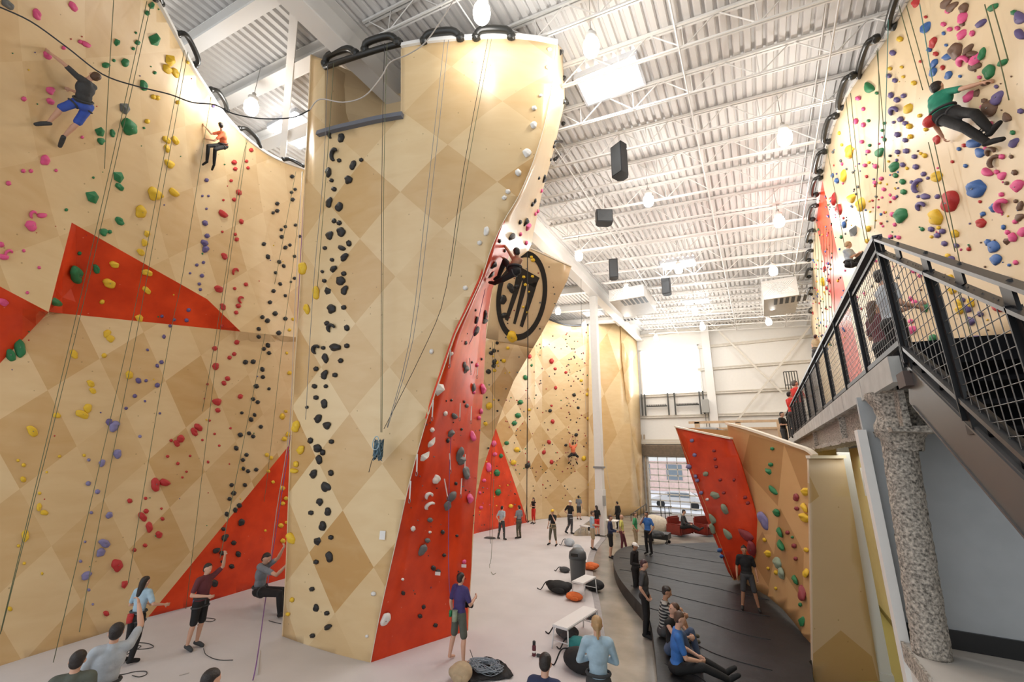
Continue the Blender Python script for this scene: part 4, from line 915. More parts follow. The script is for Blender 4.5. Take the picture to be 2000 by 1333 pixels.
H('tower', 'black', '650,263,8,4 667,270,8,1 656,304,10,4 663,314,5 690,323,8,1 706,313,5 642,337,8,1 681,352,8 648,353,5 653,370,6 643,397,8,3 663,405,9,1 653,432,5 663,436,6 667,454,9,0 644,461,8,3 682,476,6 668,485,7 635,485,5 673,503,8 649,508,5 652,526,7 630,531,4 672,535,6 666,549,9,0 634,549,5 640,569,8,5 673,568,8,3 648,604,9,0 672,601,6 639,632,6 649,643,9,4 678,641,6 620,684,9,4 632,680,5 655,679,10,2 678,676,6 636,700,8,1 666,705,6 618,721,6 634,733,8,3 655,733,6 615,755,6 637,755,5 618,777,6 634,789,8,1 600,796,4 622,818,8,0 639,832,8,3 607,861,6 648,863,6 621,876,8,0 631,884,6 624,898,8,1 613,926,8,0 647,924,6 637,952,9,3 625,981,7 608,1002,6 641,1000,8,1 631,1028,9,1 647,1050,6 620,1058,9,5 644,1088,9,1 618,1098,6 610,1151,6 618,1188,7 639,1198,6 641,1225,7 611,1242,6')
H('tower', 'yellow', '592,525,10,1 618,572,10,1 600,604,8,1 579,833,10,1 588,879,8,0 579,907,6 575,920,7 569,1052,9,0 571,1172,5 563,1200,5')
H('tower', 'white', '1073,97,5 1070,132,5 1056,187,4 1043,212,6 1042,245,7 1029,300,8 1012,338,7 992,375,6 985,387,6 950,452,8,1 937,475,6 909,563,6 843,687,5 730,1160,6 717,1243,4')
H('side', 'white', '857,761,17,5 869,808,7,5 843,840,7,5 841,866,11,5 828,893,12,5 851,937,10,1 836,970,9,4 838,988,9,4 806,1033,6 839,1040,4 752,1210,13,1 786,1132,4 881,691,6')
H('side', 'grey', '909,670,6 906,713,7 909,722,8 924,758,8,3 886,813,8,2 880,847,8,0 911,793,6 896,888,12,1 900,900,10,0 909,924,11,1 881,971,10,0 873,988,9,1 839,1016,7 834,1056,7 824,1075,11,1')
H('side', 'black', '901,839,4 874,861,5 906,785,4 881,782,4 890,945,4 940,702,4 921,708,4 864,1040,5 892,1047,4 867,1085,5 846,1110,6 855,1117,7 787,1159,5 827,1186,5 820,1204,6 850,1222,6 928,606,4 946,615,9,1 954,615,9,1 929,626,8,3 945,627,8 928,647,9,0 964,623,6 965,648,9,1 963,518,8,0 958,537,8,3 998,462,9,2 975,471,6 985,490,5 1062,349,8,1 1044,393,6 1039,399,7 1015,434,7 1026,434,8 1081,286,6 1075,312,5 1052,348,5 1088,290,6')
H('side', 'pink', '942,760,10,1 939,804,6 935,817,6 922,852,9,1 931,714,6 917,974,9,1 914,933,5 925,767,5 1092,270,5 1085,311,6 1077,322,7,1 1070,353,7 1057,373,6 1050,413,6 1045,418,6 1030,443,9,0 1027,475,7 1016,458,6 906,1098,5')
H('head', 'black', '998,563,9,1 983,586,9,1 985,616,7,2 1010,560,5')
H('head', 'yellow', '1000,658,11,0 1023,541,4 1040,540,4 1038,502,4 1041,508,5 1022,600,3 1030,610,3 1033,570,3 1026,556,4')
H('foot', 'black', '959,690,5 965,685,5 966,707,6 964,715,5 954,726,6 971,670,4')
H('foot', 'yellow', '970,708,5 984,705,5 955,793,7,1 948,828,5 992,680,4 966,724,4')
H('back', 'green', '1038,714,4 1026,738,7,1 1016,786,8,0 1011,812,9,0 1004,827,8,4 989,866,7,0 978,891,6,1 970,924,9,1 972,962,9,1')
H('back', 'yellow', '1009,879,9,4 1002,904,9,4 1135,744,5 1150,761,5 1147,771,6 1149,818,6 1140,896,7,1 1154,914,7 1151,947,6 997,989,7,3 1033,801,5')
H('back', 'red', '1077,706,7,1 1084,721,5 1105,728,5 1085,758,5 1077,793,4 1079,824,6 1062,884,6,1 1077,903,6,1 1072,864,6,1 1034,697,6')
H('back', 'pink', '964,867,8,1 966,888,7,4 954,913,10,1 945,939,6 937,963,4 939,992,6')
H('back', 'black', '1074,803,6,2 1030,910,8,1 1121,772,6,2 1129,797,5 1125,850,6 1105,870,5')
H('redboulder', 'lavender', '1352,861,6,0 1357,889,6,0 1359,931,5 1362,939,6 1370,963,6 1339,904,7 1346,912,8')
H('redboulder', 'sage', '1379,926,8,0 1397,968,10,0 1416,995,10,0 1392,1015,9,3 1422,1045,10,3 1392,1033,9,1')
H('redboulder', 'maroon', '1395,881,5 1397,897,5 1399,912,5 1407,938,5 1414,963,5 1456,972,6 1461,983,6 1459,1047,14,3 1469,1072,15,1 1434,938,4')
H('redboulder', 'blue', '1406,1075,7 1410,1087,6'); H('redboulder', 'white', '1382,976,5,5')
H('boulder', 'green', '1509,877,5,5 1506,908,6 1502,922,8,5 1512,958,8,2 1518,1002,9,0 1525,1041,9,0 1527,1066,10,2 1555,1134,9,0 1564,1182,6,5 1568,1215,11,5 1548,1050,4')
H('boulder', 'sage', '1520,1100,12,1 1528,1120,12,1'); H('boulder', 'lavender', '1494,1018,14,1')
H('boulder', 'yellow', '1574,961,9,0 1573,993,9,0 1573,1012,11,0 1494,1055,6 1501,1082,8,0 1501,1111,5 1517,1119,7,0 1516,1150,5 1576,1075,7 1576,1120,9,1')
H('boulder', 'maroon', '1556,972,8,1 1557,994,6 1539,1041,6 1555,1092,6 1552,1067,7 1569,1160,12,0')
H('right', 'blue', '1811,53,9,3 1816,97,6 1826,123,8,1 1824,141,8,1 1854,110,9,2 1854,147,8,1 1844,65,4 1849,88,4 1876,149,4 1906,279,13,2 1916,299,10,3 1874,291,5 1887,324,5 1910,369,17,0 1944,405,9,0 1921,418,6 1961,444,5 1931,474,7 1941,483,11,3 1946,508,10,3 1940,540,4 1964,550,11,0 1972,518,4 1636,353,7 1627,343,5 1650,439,7,1 1619,515,4 1981,600,8,2')
H('right', 'purple', '1745,103,7,3 1737,148,6 1749,157,6 1741,186,6 1753,195,7,2 1766,187,6 1749,219,10,4 1760,233,7,2 1769,241,6 1746,239,4 1754,263,7,3 1769,274,6 1754,297,6 1771,295,7,3 1787,306,6 1764,322,6 1790,326,7,3 1805,340,6,3 1813,348,4 1782,356,5 1797,364,11,4 1808,384,8,2 1794,384,4 1832,384,6 1802,405,10,4 1820,448,7,3 1842,452,7,3 1832,460,7,0 1846,476,7 1869,480,6 1860,509,8,0 1919,45,8,2 1994,35,12,3 1994,66,10,2 1950,191,12,3 1947,169,5 1982,279,9,3 1995,217,7 1881,586,6 1891,603,8,0 1916,614,7,3 1896,628,9,3 1907,663,8,3')
H('right', 'yellow', '1759,76,7 1739,134,5 1762,131,4 1765,150,4 1786,162,6,0 1776,212,8,0 1797,226,5 1777,247,7,0 1809,253,5 1779,267,6 1661,296,11,1 1807,304,6 1799,300,4 1772,329,4 1640,260,4 1645,283,4 1650,343,9,1 1665,388,9,3 1684,399,11,1 1832,345,10,0 1789,362,6 1829,425,15,0 1834,445,5 1866,457,8,0 1820,463,4 1697,447,6 1695,471,6 1609,551,8,1 1852,500,6 1870,518,5 1857,546,9 1861,567,8,0 1874,593,8,0 1876,605,9,0 1897,592,8 1879,686,9,0')
H('right', 'green', '1698,172,10,3 1713,182,4 1697,236,4 1728,241,4 1724,255,4 1728,273,4 1699,284,4 1719,298,8,3 1748,326,9,0 1941,14,8,2 1982,24,7,2 1920,104,9,1 1934,140,13,1 1961,122,8,2 1979,259,6 1750,343,6 1764,355,7,0 1766,375,7,0 1761,421,13,0 1802,448,5 1644,463,5 1807,602,8,3 1823,661,8,0 1817,669,6')
H('right', 'pink', '1677,192,6 1687,213,4 1672,237,6 1687,244,5 1684,277,5 1696,296,5 1690,323,5 1711,325,6 1717,281,3 1852,22,6 1882,34,9,0 1844,47,6 1856,57,6 1871,55,6 1881,67,8,0 1900,65,6 1886,122,13,4 1909,115,11,3 1914,151,5 1894,188,9,0 1919,209,5 1935,241,6 1926,290,5 1958,306,7 1930,336,10,2 1948,336,6 1958,344,8 1988,364,11,3 1957,380,6 1963,403,14,4 1984,433,6 1997,454,8 1969,454,6 1979,464,9,0 1985,513,6 1710,357,5 1722,349,5 1727,370,5 1747,387,5 1744,419,6 1740,462,5 1756,464,5 1786,529,7,0 1797,539,5 1788,591,7,0 1779,584,5 1780,628,6 1783,645,8,0 1739,381,3 1716,405,3 1748,439,4 1725,442,3')
H('right', 'brown', '1850,6,9,3 1860,14,9,3 1884,16,10,1 1880,47,6 1869,100,14,1 1893,96,9,2 1899,105,9,2 1904,129,11,3 1925,162,8,2 1909,181,8,5 1924,197,7 1935,212,15,0 1967,230,9,3 1939,298,11,4 1946,316,11,4 1976,306,5 1983,337,7,3 1967,358,5 1985,393,5 1994,402,8,1 1992,425,8,3 1967,472,8,5')
H('right', 'red', '1790,5,8,1 1824,83,8,1 1809,33,4 1829,105,6 1842,132,5 1799,120,4 1831,273,8,1 1884,284,5 1861,316,4 1859,394,20,1 1918,436,9,0 1915,394,4 1893,487,5 1951,600,11,2 1632,388,9,1 1641,409,9,1 1612,525,6 1620,548,5 1616,563,5 1986,684,4')
H('right', 'grey', '1670,451,11,5 1628,297,4 1643,314,4 1654,330,3 1676,365,3 1668,386,3')
# scattered small ones that only read as specks
rs = random.Random(5); NLISTED = set(id(h) for h in HOLDS)
def spray(wall, cols, n, x0, y0, x1, y1, r0, r1):
    for _ in range(n): HOLDS.append([wall, rs.choice(cols), rs.uniform(x0, x1), rs.uniform(y0, y1), rs.uniform(r0, r1), rs.choice([0, 1, 2, 3])])
spray('back', ['black', 'black', 'maroon', 'grey', 'red', 'green'], 170, 985, 645, 1150, 975, 1.3, 2.3)
spray('back', ['black', 'yellow', 'pink', 'green', 'grey'], 30, 935, 900, 1010, 1030, 1.5, 2.5)
spray('back', ['black', 'maroon'], 60, 1105, 650, 1140, 960, 1.5, 2.6)
spray('foot', ['black', 'yellow', 'grey'], 40, 940, 680, 1020, 900, 1.5, 2.5)
spray('head', ['black', 'maroon', 'grey'], 25, 975, 520, 1090, 660, 1.2, 2.2)
spray('right', ['yellow', 'red', 'blue', 'green', 'pink', 'black', 'purple'], 150, 1588, 380, 1625, 690, 1.5, 3.2)
spray('right', ['black', 'grey', 'pink', 'yellow', 'blue', 'purple', 'red'], 140, 1628, 290, 1760, 660, 1.5, 3.5)
spray('right', ['pink', 'green', 'purple', 'blue', 'brown', 'yellow'], 60, 1700, 100, 1990, 660, 1.6, 2.8)
spray('side', ['black', 'maroon', 'grey'], 50, 800, 650, 940, 1180, 1.2, 2.2)
spray('left', ['red', 'green', 'yellow', 'purple'], 60, 10, 10, 560, 1150, 1.2, 2.0)
WN = dict(left='left wall', tower='tower front', side='tower side face', head='emblem panel', foot='second tower foot', back='far curved wall', boulder='plywood bouldering wall', redboulder='red boulder', right='right wall')
SHN = {0: 'rounded', 1: 'long', 2: 'wide', 3: 'tapered', 4: 'curved jug', 5: 'faceted'}
rk = random.Random(11)
for h in HOLDS:
    if h[5] is None: h[5] = rk.choice([0, 0, 1, 2, 3])
    h[4] *= {'back': .72, 'side': .88, 'redboulder': .78, 'boulder': .88}.get(h[0], 1)
HOLDS = [h for h in HOLDS if h[0] in WN]
pos = []
for h in HOLDS:
    p, nrm = hit(h[0], h[2], h[3], .004)
    h.append(p); h.append(nrm)
HOLDS = [h for h in HOLDS if h[6] is not None]
HOLDS.sort(key=lambda h: -h[4]); NBIG = 292
# labels: unique by rank inside colour and wall, then by thirds of that wall
ORDN = ['', 'second ', 'third ', 'fourth ', 'fifth ', 'sixth ', 'seventh ', 'eighth ', 'ninth ', 'tenth ', 'eleventh ', 'twelfth ', 'thirteenth ', 'fourteenth ', 'fifteenth ', 'sixteenth ', 'seventeenth ', 'eighteenth ']
def describe(hs):
    out = {}
    def pick(items, where):
        byy = sorted(items, key=lambda h: h[3]); byx = sorted(items, key=lambda h: h[2]); n_ = len(items)
        for h in items:
            if id(h) in out: continue
            a = byy.index(h); b = n_ - 1 - a; c = byx.index(h); d = n_ - 1 - c
            cand = [(a, '%shighest' % ORDN[a] if a < 18 else None), (b, '%slowest' % ORDN[b] if b < 18 else None), (c + .5, ('%sfrom the left' % ORDN[c] if c else 'leftmost') if c < 18 else None), (d + .5, ('%sfrom the right' % ORDN[d] if d else 'rightmost') if d < 18 else None)]
            cand = sorted([q for q in cand if q[1]], key=lambda q: q[0])
            if cand and (cand[0][0] < 7 or where): out[id(h)] = (cand[0][1], where)
    pick(hs, '')
    rest = [h for h in hs if id(h) not in out]
    if rest:
        ys = sorted(h[3] for h in hs); t1, t2 = ys[len(ys) // 3], ys[2 * len(ys) // 3]
        for nm, f in (('upper third', lambda y: y < t1), ('middle third', lambda y: t1 <= y < t2), ('lower third', lambda y: y >= t2)):
            grp = [h for h in hs if f(h[3])]
            if grp: pick([h for h in grp], nm)
    return out
groups = {}
for h in [q for q in HOLDS if id(q) in NLISTED]: groups.setdefault((h[0], h[1]), []).append(h)
desc = {}
for k, hs in groups.items(): desc.update(describe(hs))
def orient(h):
    p, nrm, r = h[6], h[7], h[4]
    s = r * depth(p) / FPX
    q = nrm.to_track_quat('Z', 'Y').to_matrix().to_4x4()
    upv = Vector((0, 0, 1)); lu = q.to_3x3() @ Vector((0, 1, 0)); t = upv - nrm * upv.dot(nrm)
    ang = lu.angle(t) if t.length > 1e-3 else 0
    if t.length > 1e-3 and nrm.dot(lu.cross(t)) < 0: ang = -ang
    R3 = (Matrix.Rotation(ang, 4, nrm) @ q).to_3x3(); u, v = R3 @ Vector((1, 0, 0)), R3 @ Vector((0, 1, 0)); e = .01
    p0, pu, pv = proj(p), proj(p + u * e), proj(p + v * e)
    Jm = np.array([[pu[0] - p0[0], pv[0] - p0[0]], [p0[1] - pu[1], p0[1] - pv[1]]]) / e
    rr = random.Random(int(h[2] * 7 + h[3])); spin = rr.uniform(-.5, .5) + (.5 if h[0] == 'left' and h[5] == 1 else 0)
    U, S_, Vt = np.linalg.svd(r * np.linalg.inv(Jm)); S_ = np.clip(S_, s * .6, s * 1.9)
    A = U @ np.diag(S_) @ Vt @ np.array([[math.cos(spin), -math.sin(spin)], [math.sin(spin), math.cos(spin)]])
    cx_ = u * A[0, 0] + v * A[1, 0]; cy_ = u * A[0, 1] + v * A[1, 1]; cz_ = nrm * (S_[0] * S_[1]) ** .5
    return Matrix(((cx_.x, cy_.x, cz_.x, p.x), (cx_.y, cy_.y, cz_.y, p.y), (cx_.z, cy_.z, cz_.z, p.z), (0, 0, 0, 1)))
BOLT = bpy.data.meshes.new("bolt_shape"); bm = bmesh.new(); lathe(bm, [(.09, .0), (.09, .06), (.04, .06), (.04, .03)], 10); bm.to_mesh(BOLT); bm.free(); BOLT.materials.append(mat('bolt_steel', (.25, .25, .25), .35, .8))
used = {}
for h in HOLDS[:NBIG]:
    o = bpy.data.objects.new('climbing_hold', hmesh(h[5], h[1], int(h[2] + h[3]) % 3)); COL.objects.link(o); o.matrix_world = orient(h)
    rankt, where = desc.get(id(h), ('one near the middle', ''))
    size = 'big' if h[4] >= 10 else ('medium' if h[4] >= 7.5 else 'small')
    lab = '%s %s %s hold, %s %s %s' % (size, h[1], SHN[h[5]], rankt.replace('the left', 'left').replace('the right', 'right'), 'among the ' + h[1] + ' ones' if 'from' in rankt else h[1] + ' one', ("in the %s's %s" % (WN[h[0]], where)) if where else 'on the ' + WN[h[0]])
    if len(lab.split()) > 15: lab = lab.replace('among the ' + h[1] + ' ones ', '')
    if lab in used: lab += ', further right' if h[2] > used[lab] else ', further left'
    if len(lab.split()) > 16: lab = lab.replace(size + ' ', '', 1)
    if len(lab.split()) > 16: lab = lab.replace('curved jug', 'curved')
    used[lab] = h[2]
    props(o, label=lab, cat='climbing hold', group='%s holds on the %s' % (h[1], WN[h[0]]))
    if h[4] >= 11 and h[5] in (0, 1, 3):
        b = bpy.data.objects.new('bolt', BOLT); COL.objects.link(b); b.parent = o; b.location = (0, 0, {0: .52, 1: .42, 3: .48}[h[5]])
# the remaining small ones in one object
verts = []; faces = []; fm = []; cl = list(HM); off = 0
for h in HOLDS[NBIG:]:
    M_ = orient(h); m = bmesh.new(); bmesh.ops.create_icosphere(m, subdivisions=1, radius=1)
    for v in m.verts: v.co = M_ @ Vector((v.co.x, v.co.y * (1.2 if h[5] == 1 else .9), max(v.co.z, 0) * .6))
    m.verts.index_update(); verts += [tuple(v.co) for v in m.verts]; faces += [tuple(v.index + off for v in f.verts) for f in m.faces]; fm += [cl.index(h[1])] * len(m.faces); off += len(m.verts); m.free()
me = bpy.data.meshes.new('small_holds'); me.from_pydata(verts, [], faces)
for c in cl: me.materials.append(HM[c])
me.polygons.foreach_set('material_index', fm); me.polygons.foreach_set('use_smooth', [True] * len(fm))
o = link('small_hold_scatter', me); props(o, label='countless small coloured holds and screw-ons scattered over all climbing walls', cat='climbing holds', kind='stuff')

# ------------------------------------------------------------------ black belay bars along the wall tops
def bar(pxs, wall, lab, off=.28, r=.075):
    pts = []
    for i, q in enumerate(pxs):
        base = Vector(wall(*q)) if callable(wall) else None
        toward = (Vector(CAM) - base).normalized(); toward.z = 0
        o_ = .04 if i in (0, len(pxs) - 1) else off
        pts.append(base + toward * o_ + Vector((0, 0, .06)))
    bm = bmesh.new(); tube(bm, bez(pts, 4), r, 10)
    g = finish('belay_bar', bm, PIPE); props(g, label=lab, cat='belay bar', group='black bent belay bars on the wall tops'); 
    for e in (pts[0], pts[-1]): bm = bmesh.new(); bmesh.ops.create_icosphere(bm, subdivisions=2, radius=r * 1.35, matrix=Matrix.Translation(e)); finish('end_flange', bm, PIPE, g)
lf = lambda x, y: leftfit(x, y)
for q, l in (([(300, 2), (306, 6), (312, 12)], 'black belay bar at the top edge of the left wall, cut by the frame'),
             ([(346, 72), (356, 78), (368, 92), (384, 128), (380, 132)], 'long black belay bar on the left wall above the yellow hold cluster'),
             ([(412, 180), (424, 190), (438, 212), (442, 220)], 'black belay bar on the left wall just above the orange-shirted climber'),
             ([(468, 256), (480, 262), (500, 280), (506, 290)], 'grey-black belay bar right of the orange-shirted climber'),
             ([(552, 316), (566, 320), (590, 328)], 'black belay bar at the top of the left wall beside the tower')):
    bar(q, lf, l, .2, .06)
tfc = lambda x, y: tfit(x, y)
for q, l in (([(634, 130), (640, 119), (676, 106), (694, 110)], 'black belay bar spanning the left part of the tower window'),
             ([(712, 103), (716, 94), (758, 82), (776, 88)], 'black belay bar spanning the right part of the tower window'),
             ([(828, 86), (838, 78), (882, 73), (899, 80)], 'black belay bar on the tower rim left of the bright lamp'),
             ([(930, 79), (940, 71), (988, 71), (998, 77)], 'black belay bar on the tower rim under the brightest lamp')):
    bar(q, tfc, l, .16, .08)
bm = bmesh.new(); pts = [T(*q) for q in ((634, 131), (690, 112), (740, 96), (786, 84))]; tube(bm, bez(pts, 4), .07, 8); props(finish('crossbar', bm, PIPE), label='long black pipe carrying the two bars across the tower window', cat='pipe')
sdc = lambda x, y: sidefit(x, y)
for q, l in (([(1093, 108), (1104, 112), (1108, 150), (1100, 158)], 'uppermost grey belay bar on the right edge of the tower'),
             ([(1100, 204), (1109, 210), (1108, 240), (1100, 246)], 'second belay bar down the right edge of the tower'),
             ([(1082, 282), (1100, 284), (1100, 300), (1084, 316)], 'lowest black belay bar on the right edge of the tower')):
    bar(q, sdc, l, .1, .05)
def prt(px, py): return hit('right', px, py)[0]
RB = [((3.62, 9.3), 'at the top frame edge'), ((3.3, 10.5), 'just below the topmost'), ((3.02, 11.4), 'above the upper pink holds'), ((2.84, 12.7), 'at the outermost bulge'), ((2.76, 14.2), 'above the red strip'), ((2.78, 15.6), 'beside the red strip'), ((2.83, 17.4), 'just past the red strip'), ((2.92, 19.4), 'halfway along the far part'), ((3.02, 21.4), 'on the far part'), ((3.2, 23.6), 'before the far lamps'), ((3.5, 26.4), 'near the far end'), ((3.8, 30), 'at the far end')]
for i, ((x, y), l) in enumerate(RB):
    pts = [Vector((x - .06, y - .52, 13.0)), Vector((x - .2, y - .42, 13.02)), Vector((x - .22, y + .42, 13.02)), Vector((x - .08, y + .52, 13.0))]
    bm = bmesh.new(); tube(bm, bez(pts, 4), .065, 10); g = finish('belay_bar', bm, PIPE); props(g, label='black belay bar on the right wall top, ' + l, cat='belay bar', group='black bent belay bars on the wall tops')
    for e in (pts[0], pts[-1]): bm = bmesh.new(); bmesh.ops.create_icosphere(bm, subdivisions=2, radius=.1, matrix=Matrix.Translation(e)); finish('end_flange', bm, PIPE, g)

# ------------------------------------------------------------------ ropes
RC = dict(olive=mat('rope_olive', (.13, .15, .08), .8), dark=mat('rope_dark', (.03, .03, .03), .8), grey=mat('rope_grey', (.22, .23, .24), .8), violet=mat('rope_violet', (.22, .10, .28), .8), teal=mat('rope_teal', (.10, .26, .25), .8), pale=mat('rope_pale', (.55, .50, .46), .8))
def rope(pts, colr, lab, r=.0065, name='climbing_rope', grp=None):
    bm = bmesh.new(); tube(bm, pts, r, 5); o = finish(name, bm, RC[colr]); props(o, label=lab, cat='rope' if name == 'climbing_rope' else 'cable', group=grp); return o
def W(fitf, x, y, off=.12):
    p = Vector(fitf(x, y)); return p + (Vector(CAM) - p).normalized() * off
G1 = 'top ropes hanging down the left wall'
for a, mid, b, l, c in (
        ((287, 2), [(214, 333), (137, 667)], (0, 1240, .9), 'olive top rope farthest left, running to the lower left frame edge', 'olive'),
        ((295, 6), [(222, 333), (145, 667)], (2, 1235, .9), 'olive rope strand just right of the leftmost top rope', 'olive'),
        ((360, 98), [(315, 333), (250, 667)], (104, 1295, .1), 'olive rope left of the yellow hold column ending near the dark-haired head', 'olive'),
        ((367, 101), [(325, 333), (264, 667), (198, 1000)], (155, 1235, .9), 'olive rope held by the pale-shirted belayer', 'olive'),
        ((412, 190), [(358, 530), (330, 667)], (250, 1140, 1.2), 'olive rope from the orange-shirted climber down to the woman belaying', 'olive'),
        ((485, 272), [(470, 333), (420, 667)], (325, 1180, .1), 'thin rope left of the maroon-shirted man, outer strand', 'olive'),
        ((481, 270), [(475, 333), (427, 667)], (363, 1190, .1), 'thin rope left of the maroon-shirted man, inner strand', 'olive'),
        ((578, 335), [(551, 478), (515, 667)], (430, 1090, 2.0), 'thin olive rope through the black holds to the maroon-shirted man', 'olive'),
        ((592, 335), [(572, 520), (552, 667), (520, 950)], (495, 1115, .1), 'olive rope right of the black hold trail on the left wall', 'olive'),
        ((222, 0), [(210, 200)], (204, 330, 7), 'short thin rope seen above the blue-shorts climber', 'olive')):
    pts = [W(leftfit, *a)] + [W(leftfit, *m_, .25) for m_ in mid]
    pts.append(Vector(P(b[0], b[1], x=-12.3 if b[1] < 1000 else None, z=None if b[1] < 1000 else b[2])) if b[1] >= 1000 else W(leftfit, b[0], b[1]))
    rope(bez(pts, 3), c, l, grp=G1)
G2 = 'ropes hanging on the tower'
kn = W(tfit, 742, 850, .35)
for pts, c, l in (
        ([(751, 84), (746, 333), (744, 845)], 'dark', 'dark rope dropping from the tower rim straight to the coiled bundle'),
        ([(756, 84), (750, 333), (746, 845)], 'olive', 'second strand beside the straight dark tower rope'),
        ([(868, 78), (830, 420), (800, 667), (756, 835)], 'grey', 'grey rope from the second tower bar down to the bundle'),
        ([(876, 78), (838, 420), (806, 667), (757, 836)], 'grey', 'grey parallel strand from the second tower bar to the bundle'),
        ([(953, 76), (905, 333), (872, 560), (835, 667), (750, 838)], 'dark', 'dark curved rope from the rightmost tower bar to the bundle'),
        ([(960, 76), (912, 333), (880, 540)], 'olive', 'olive strand beside the dark curved tower rope'),
        ([(640, 126), (632, 333), (612, 560), (597, 820)], 'grey', 'grey rope down the left edge of the tower front'),
        ([(652, 122), (640, 300), (620, 560)], 'olive', 'thin rope from the tower window bar beside the left edge')):
    rope(bez([W(tfit, *q, .3) for q in pts], 3), c, l, grp=G2)
# rope from the hanging man up
rope(bez([W(leftfit, 596, 335, .5), Vector(P(582, 600, y=7.2)), Vector(P(573, 800, y=7.5)), Vector(P(545, 1000, y=7.8)), Vector(P(526, 1120, y=8.0)), Vector(P(505, 1270, z=.3)), Vector(P(494, 1330, z=.05))], 4), 'violet', 'violet-grey rope of the grey-shirted man starting off the ground', .011)
rope(bez([W(leftfit, 590, 335, .55), Vector(P(575, 620, y=7.25)), Vector(P(566, 830, y=7.5)), Vector(P(540, 1000, y=7.8)), Vector(P(522, 1150, y=8.0)), Vector(P(503, 1318, z=.05))], 4), 'pale', 'pale grey rope strand beside the violet rope by the tower edge', .011)
G3 = 'ropes on the tower side and behind it'
for pts, c, l in (([Vector(P(957, 520, y=8.3)), Vector(P(930, 640, y=8.2)), Vector(P(897, 720, y=8.0)), Vector(P(880, 870, y=7.9)), Vector(P(876, 1100, y=8.0)), Vector(P(883, 1195, y=8.2))], 'violet', 'violet rope down the red tower side to the belayer in purple'),
                  ([Vector(P(1030, 492, y=14)), Vector(P(1031, 690, y=16)), Vector(P(1029, 990, y=21)), Vector(P(1033, 1018, y=21)), Vector(P(1027, 1016, y=21)), Vector(P(1029, 985, y=21))], 'dark', 'thick dark rope from the emblem panel to a loop near the red trousers'),
                  ([Vector(P(1135, 545, y=19)), Vector(P(1135, 600, y=19)), Vector(P(1137, 660, y=19))], 'dark', 'short dark rope hanging right of the emblem panel'),
                  ([Vector(P(962, 668, y=15)), Vector(P(962, 830, y=16)), Vector(P(957, 1020, y=17)), Vector(P(958, 1062, z=1.0))], 'dark', 'dark rope strand left of the two grey-shirted belayers'),
                  ([Vector(P(966, 668, y=15.2)), Vector(P(966, 830, y=16)), Vector(P(961, 1060, z=1.1)), Vector(P(956, 1105, z=.1)), Vector(P(962, 1122, z=.05)), Vector(P(968, 1120, z=.05))], 'olive', 'olive rope strand ending on the pale floor'),
                  ([Vector(P(1104, 640, y=29)), Vector(P(1100, 800, y=30)), Vector(P(1102, 980, y=30))], 'dark', 'thin rope on the far curved wall, left of the orange climber'),
                  ([Vector(P(1128, 640, y=29)), Vector(P(1126, 780, y=30)), Vector(P(1120, 870, y=31))], 'dark', 'thin rope above the small orange-shirted climber'),
                  ([Vector(P(1139, 640, y=28)), Vector(P(1144, 800, y=29)), Vector(P(1158, 980, y=30))], 'pale', 'pale rope between the orange climber and the hall column'),
                  ([Vector(P(1170, 700, y=29)), Vector(P(1178, 860, y=29)), Vector(P(1192, 960, y=29))], 'pale', 'pale rope on the far wall right of the hall column')):
    rope(bez(pts, 4), c, l, .008 if 'thick' not in l else .022, grp=G3)
G4 = 'top ropes on the right wall'
for pts, c, l in (([(1775, 6), (1823, 172)], 'olive', 'olive rope left strand above the green-shirted climber'), ([(1790, 6), (1838, 172)], 'olive', 'olive rope middle strand above the green-shirted climber'),
                  ([(1817, 2), (1842, 148), (1850, 185)], 'teal', 'pale green rope tied to the green-shirted climber'),
                  ([(1755, 30), (1748, 180), (1742, 335)], 'teal', 'pale green rope near the top corner of the right wall'),
                  ([(1731, 92), (1733, 230), (1725, 445)], 'olive', 'olive rope ending behind the railing corner'), ([(1729, 96), (1742, 250), (1746, 335)], 'olive', 'olive rope crossing the purple hold trail'),
                  ([(1667, 190), (1690, 380), (1706, 470)], 'olive', 'olive rope past the pink holds, left strand'), ([(1676, 180), (1697, 380), (1712, 470)], 'olive', 'olive rope past the pink holds, right strand'),
                  ([(1628, 282), (1650, 400), (1664, 480)], 'olive', 'olive rope above the girl in the grey shirt'),
                  ([(1834, 275), (1862, 390), (1888, 490)], 'olive', 'olive rope over the big red hold, left strand'), ([(1846, 275), (1872, 390), (1899, 520)], 'olive', 'olive rope over the big red hold, right strand'),
                  ([(1951, 0), (1980, 110), (1999, 190)], 'olive', 'olive rope at the upper right corner, left strand'), ([(1967, 0), (1985, 60), (1999, 110)], 'olive', 'olive rope at the upper right corner, right strand'),
                  ([(1891, 560), (1915, 640), (1925, 690)], 'olive', 'dark olive rope seen through the stair wires')):
    q2 = []
    for q in pts:
        p, nn = hit('right', q[0], min(q[1], 688))
        if p is None: p = Vector(P(q[0], q[1], z=12.9)); nn = Vector((-1, 0, 0))
        q2.append(p + nn * .16)
    rope(bez(q2, 3), c, l, .0075, grp=G4)
for k in range(7):
    a = 1600 + k * 6; q2 = []
    for yy in (430 + k * 3, 560, 680):
        p, nn = hit('right', a + (yy - 430) * .03, yy)
        if p is not None: q2.append(p + nn * .15)
    if len(q2) > 1: rope(bez(q2, 3), 'olive', "%s rope from the left in the row by the right wall's red strip" % ('first', 'second', 'third', 'fourth', 'fifth', 'sixth', 'seventh')[k], .007, grp='rope row on the far part of the right wall')
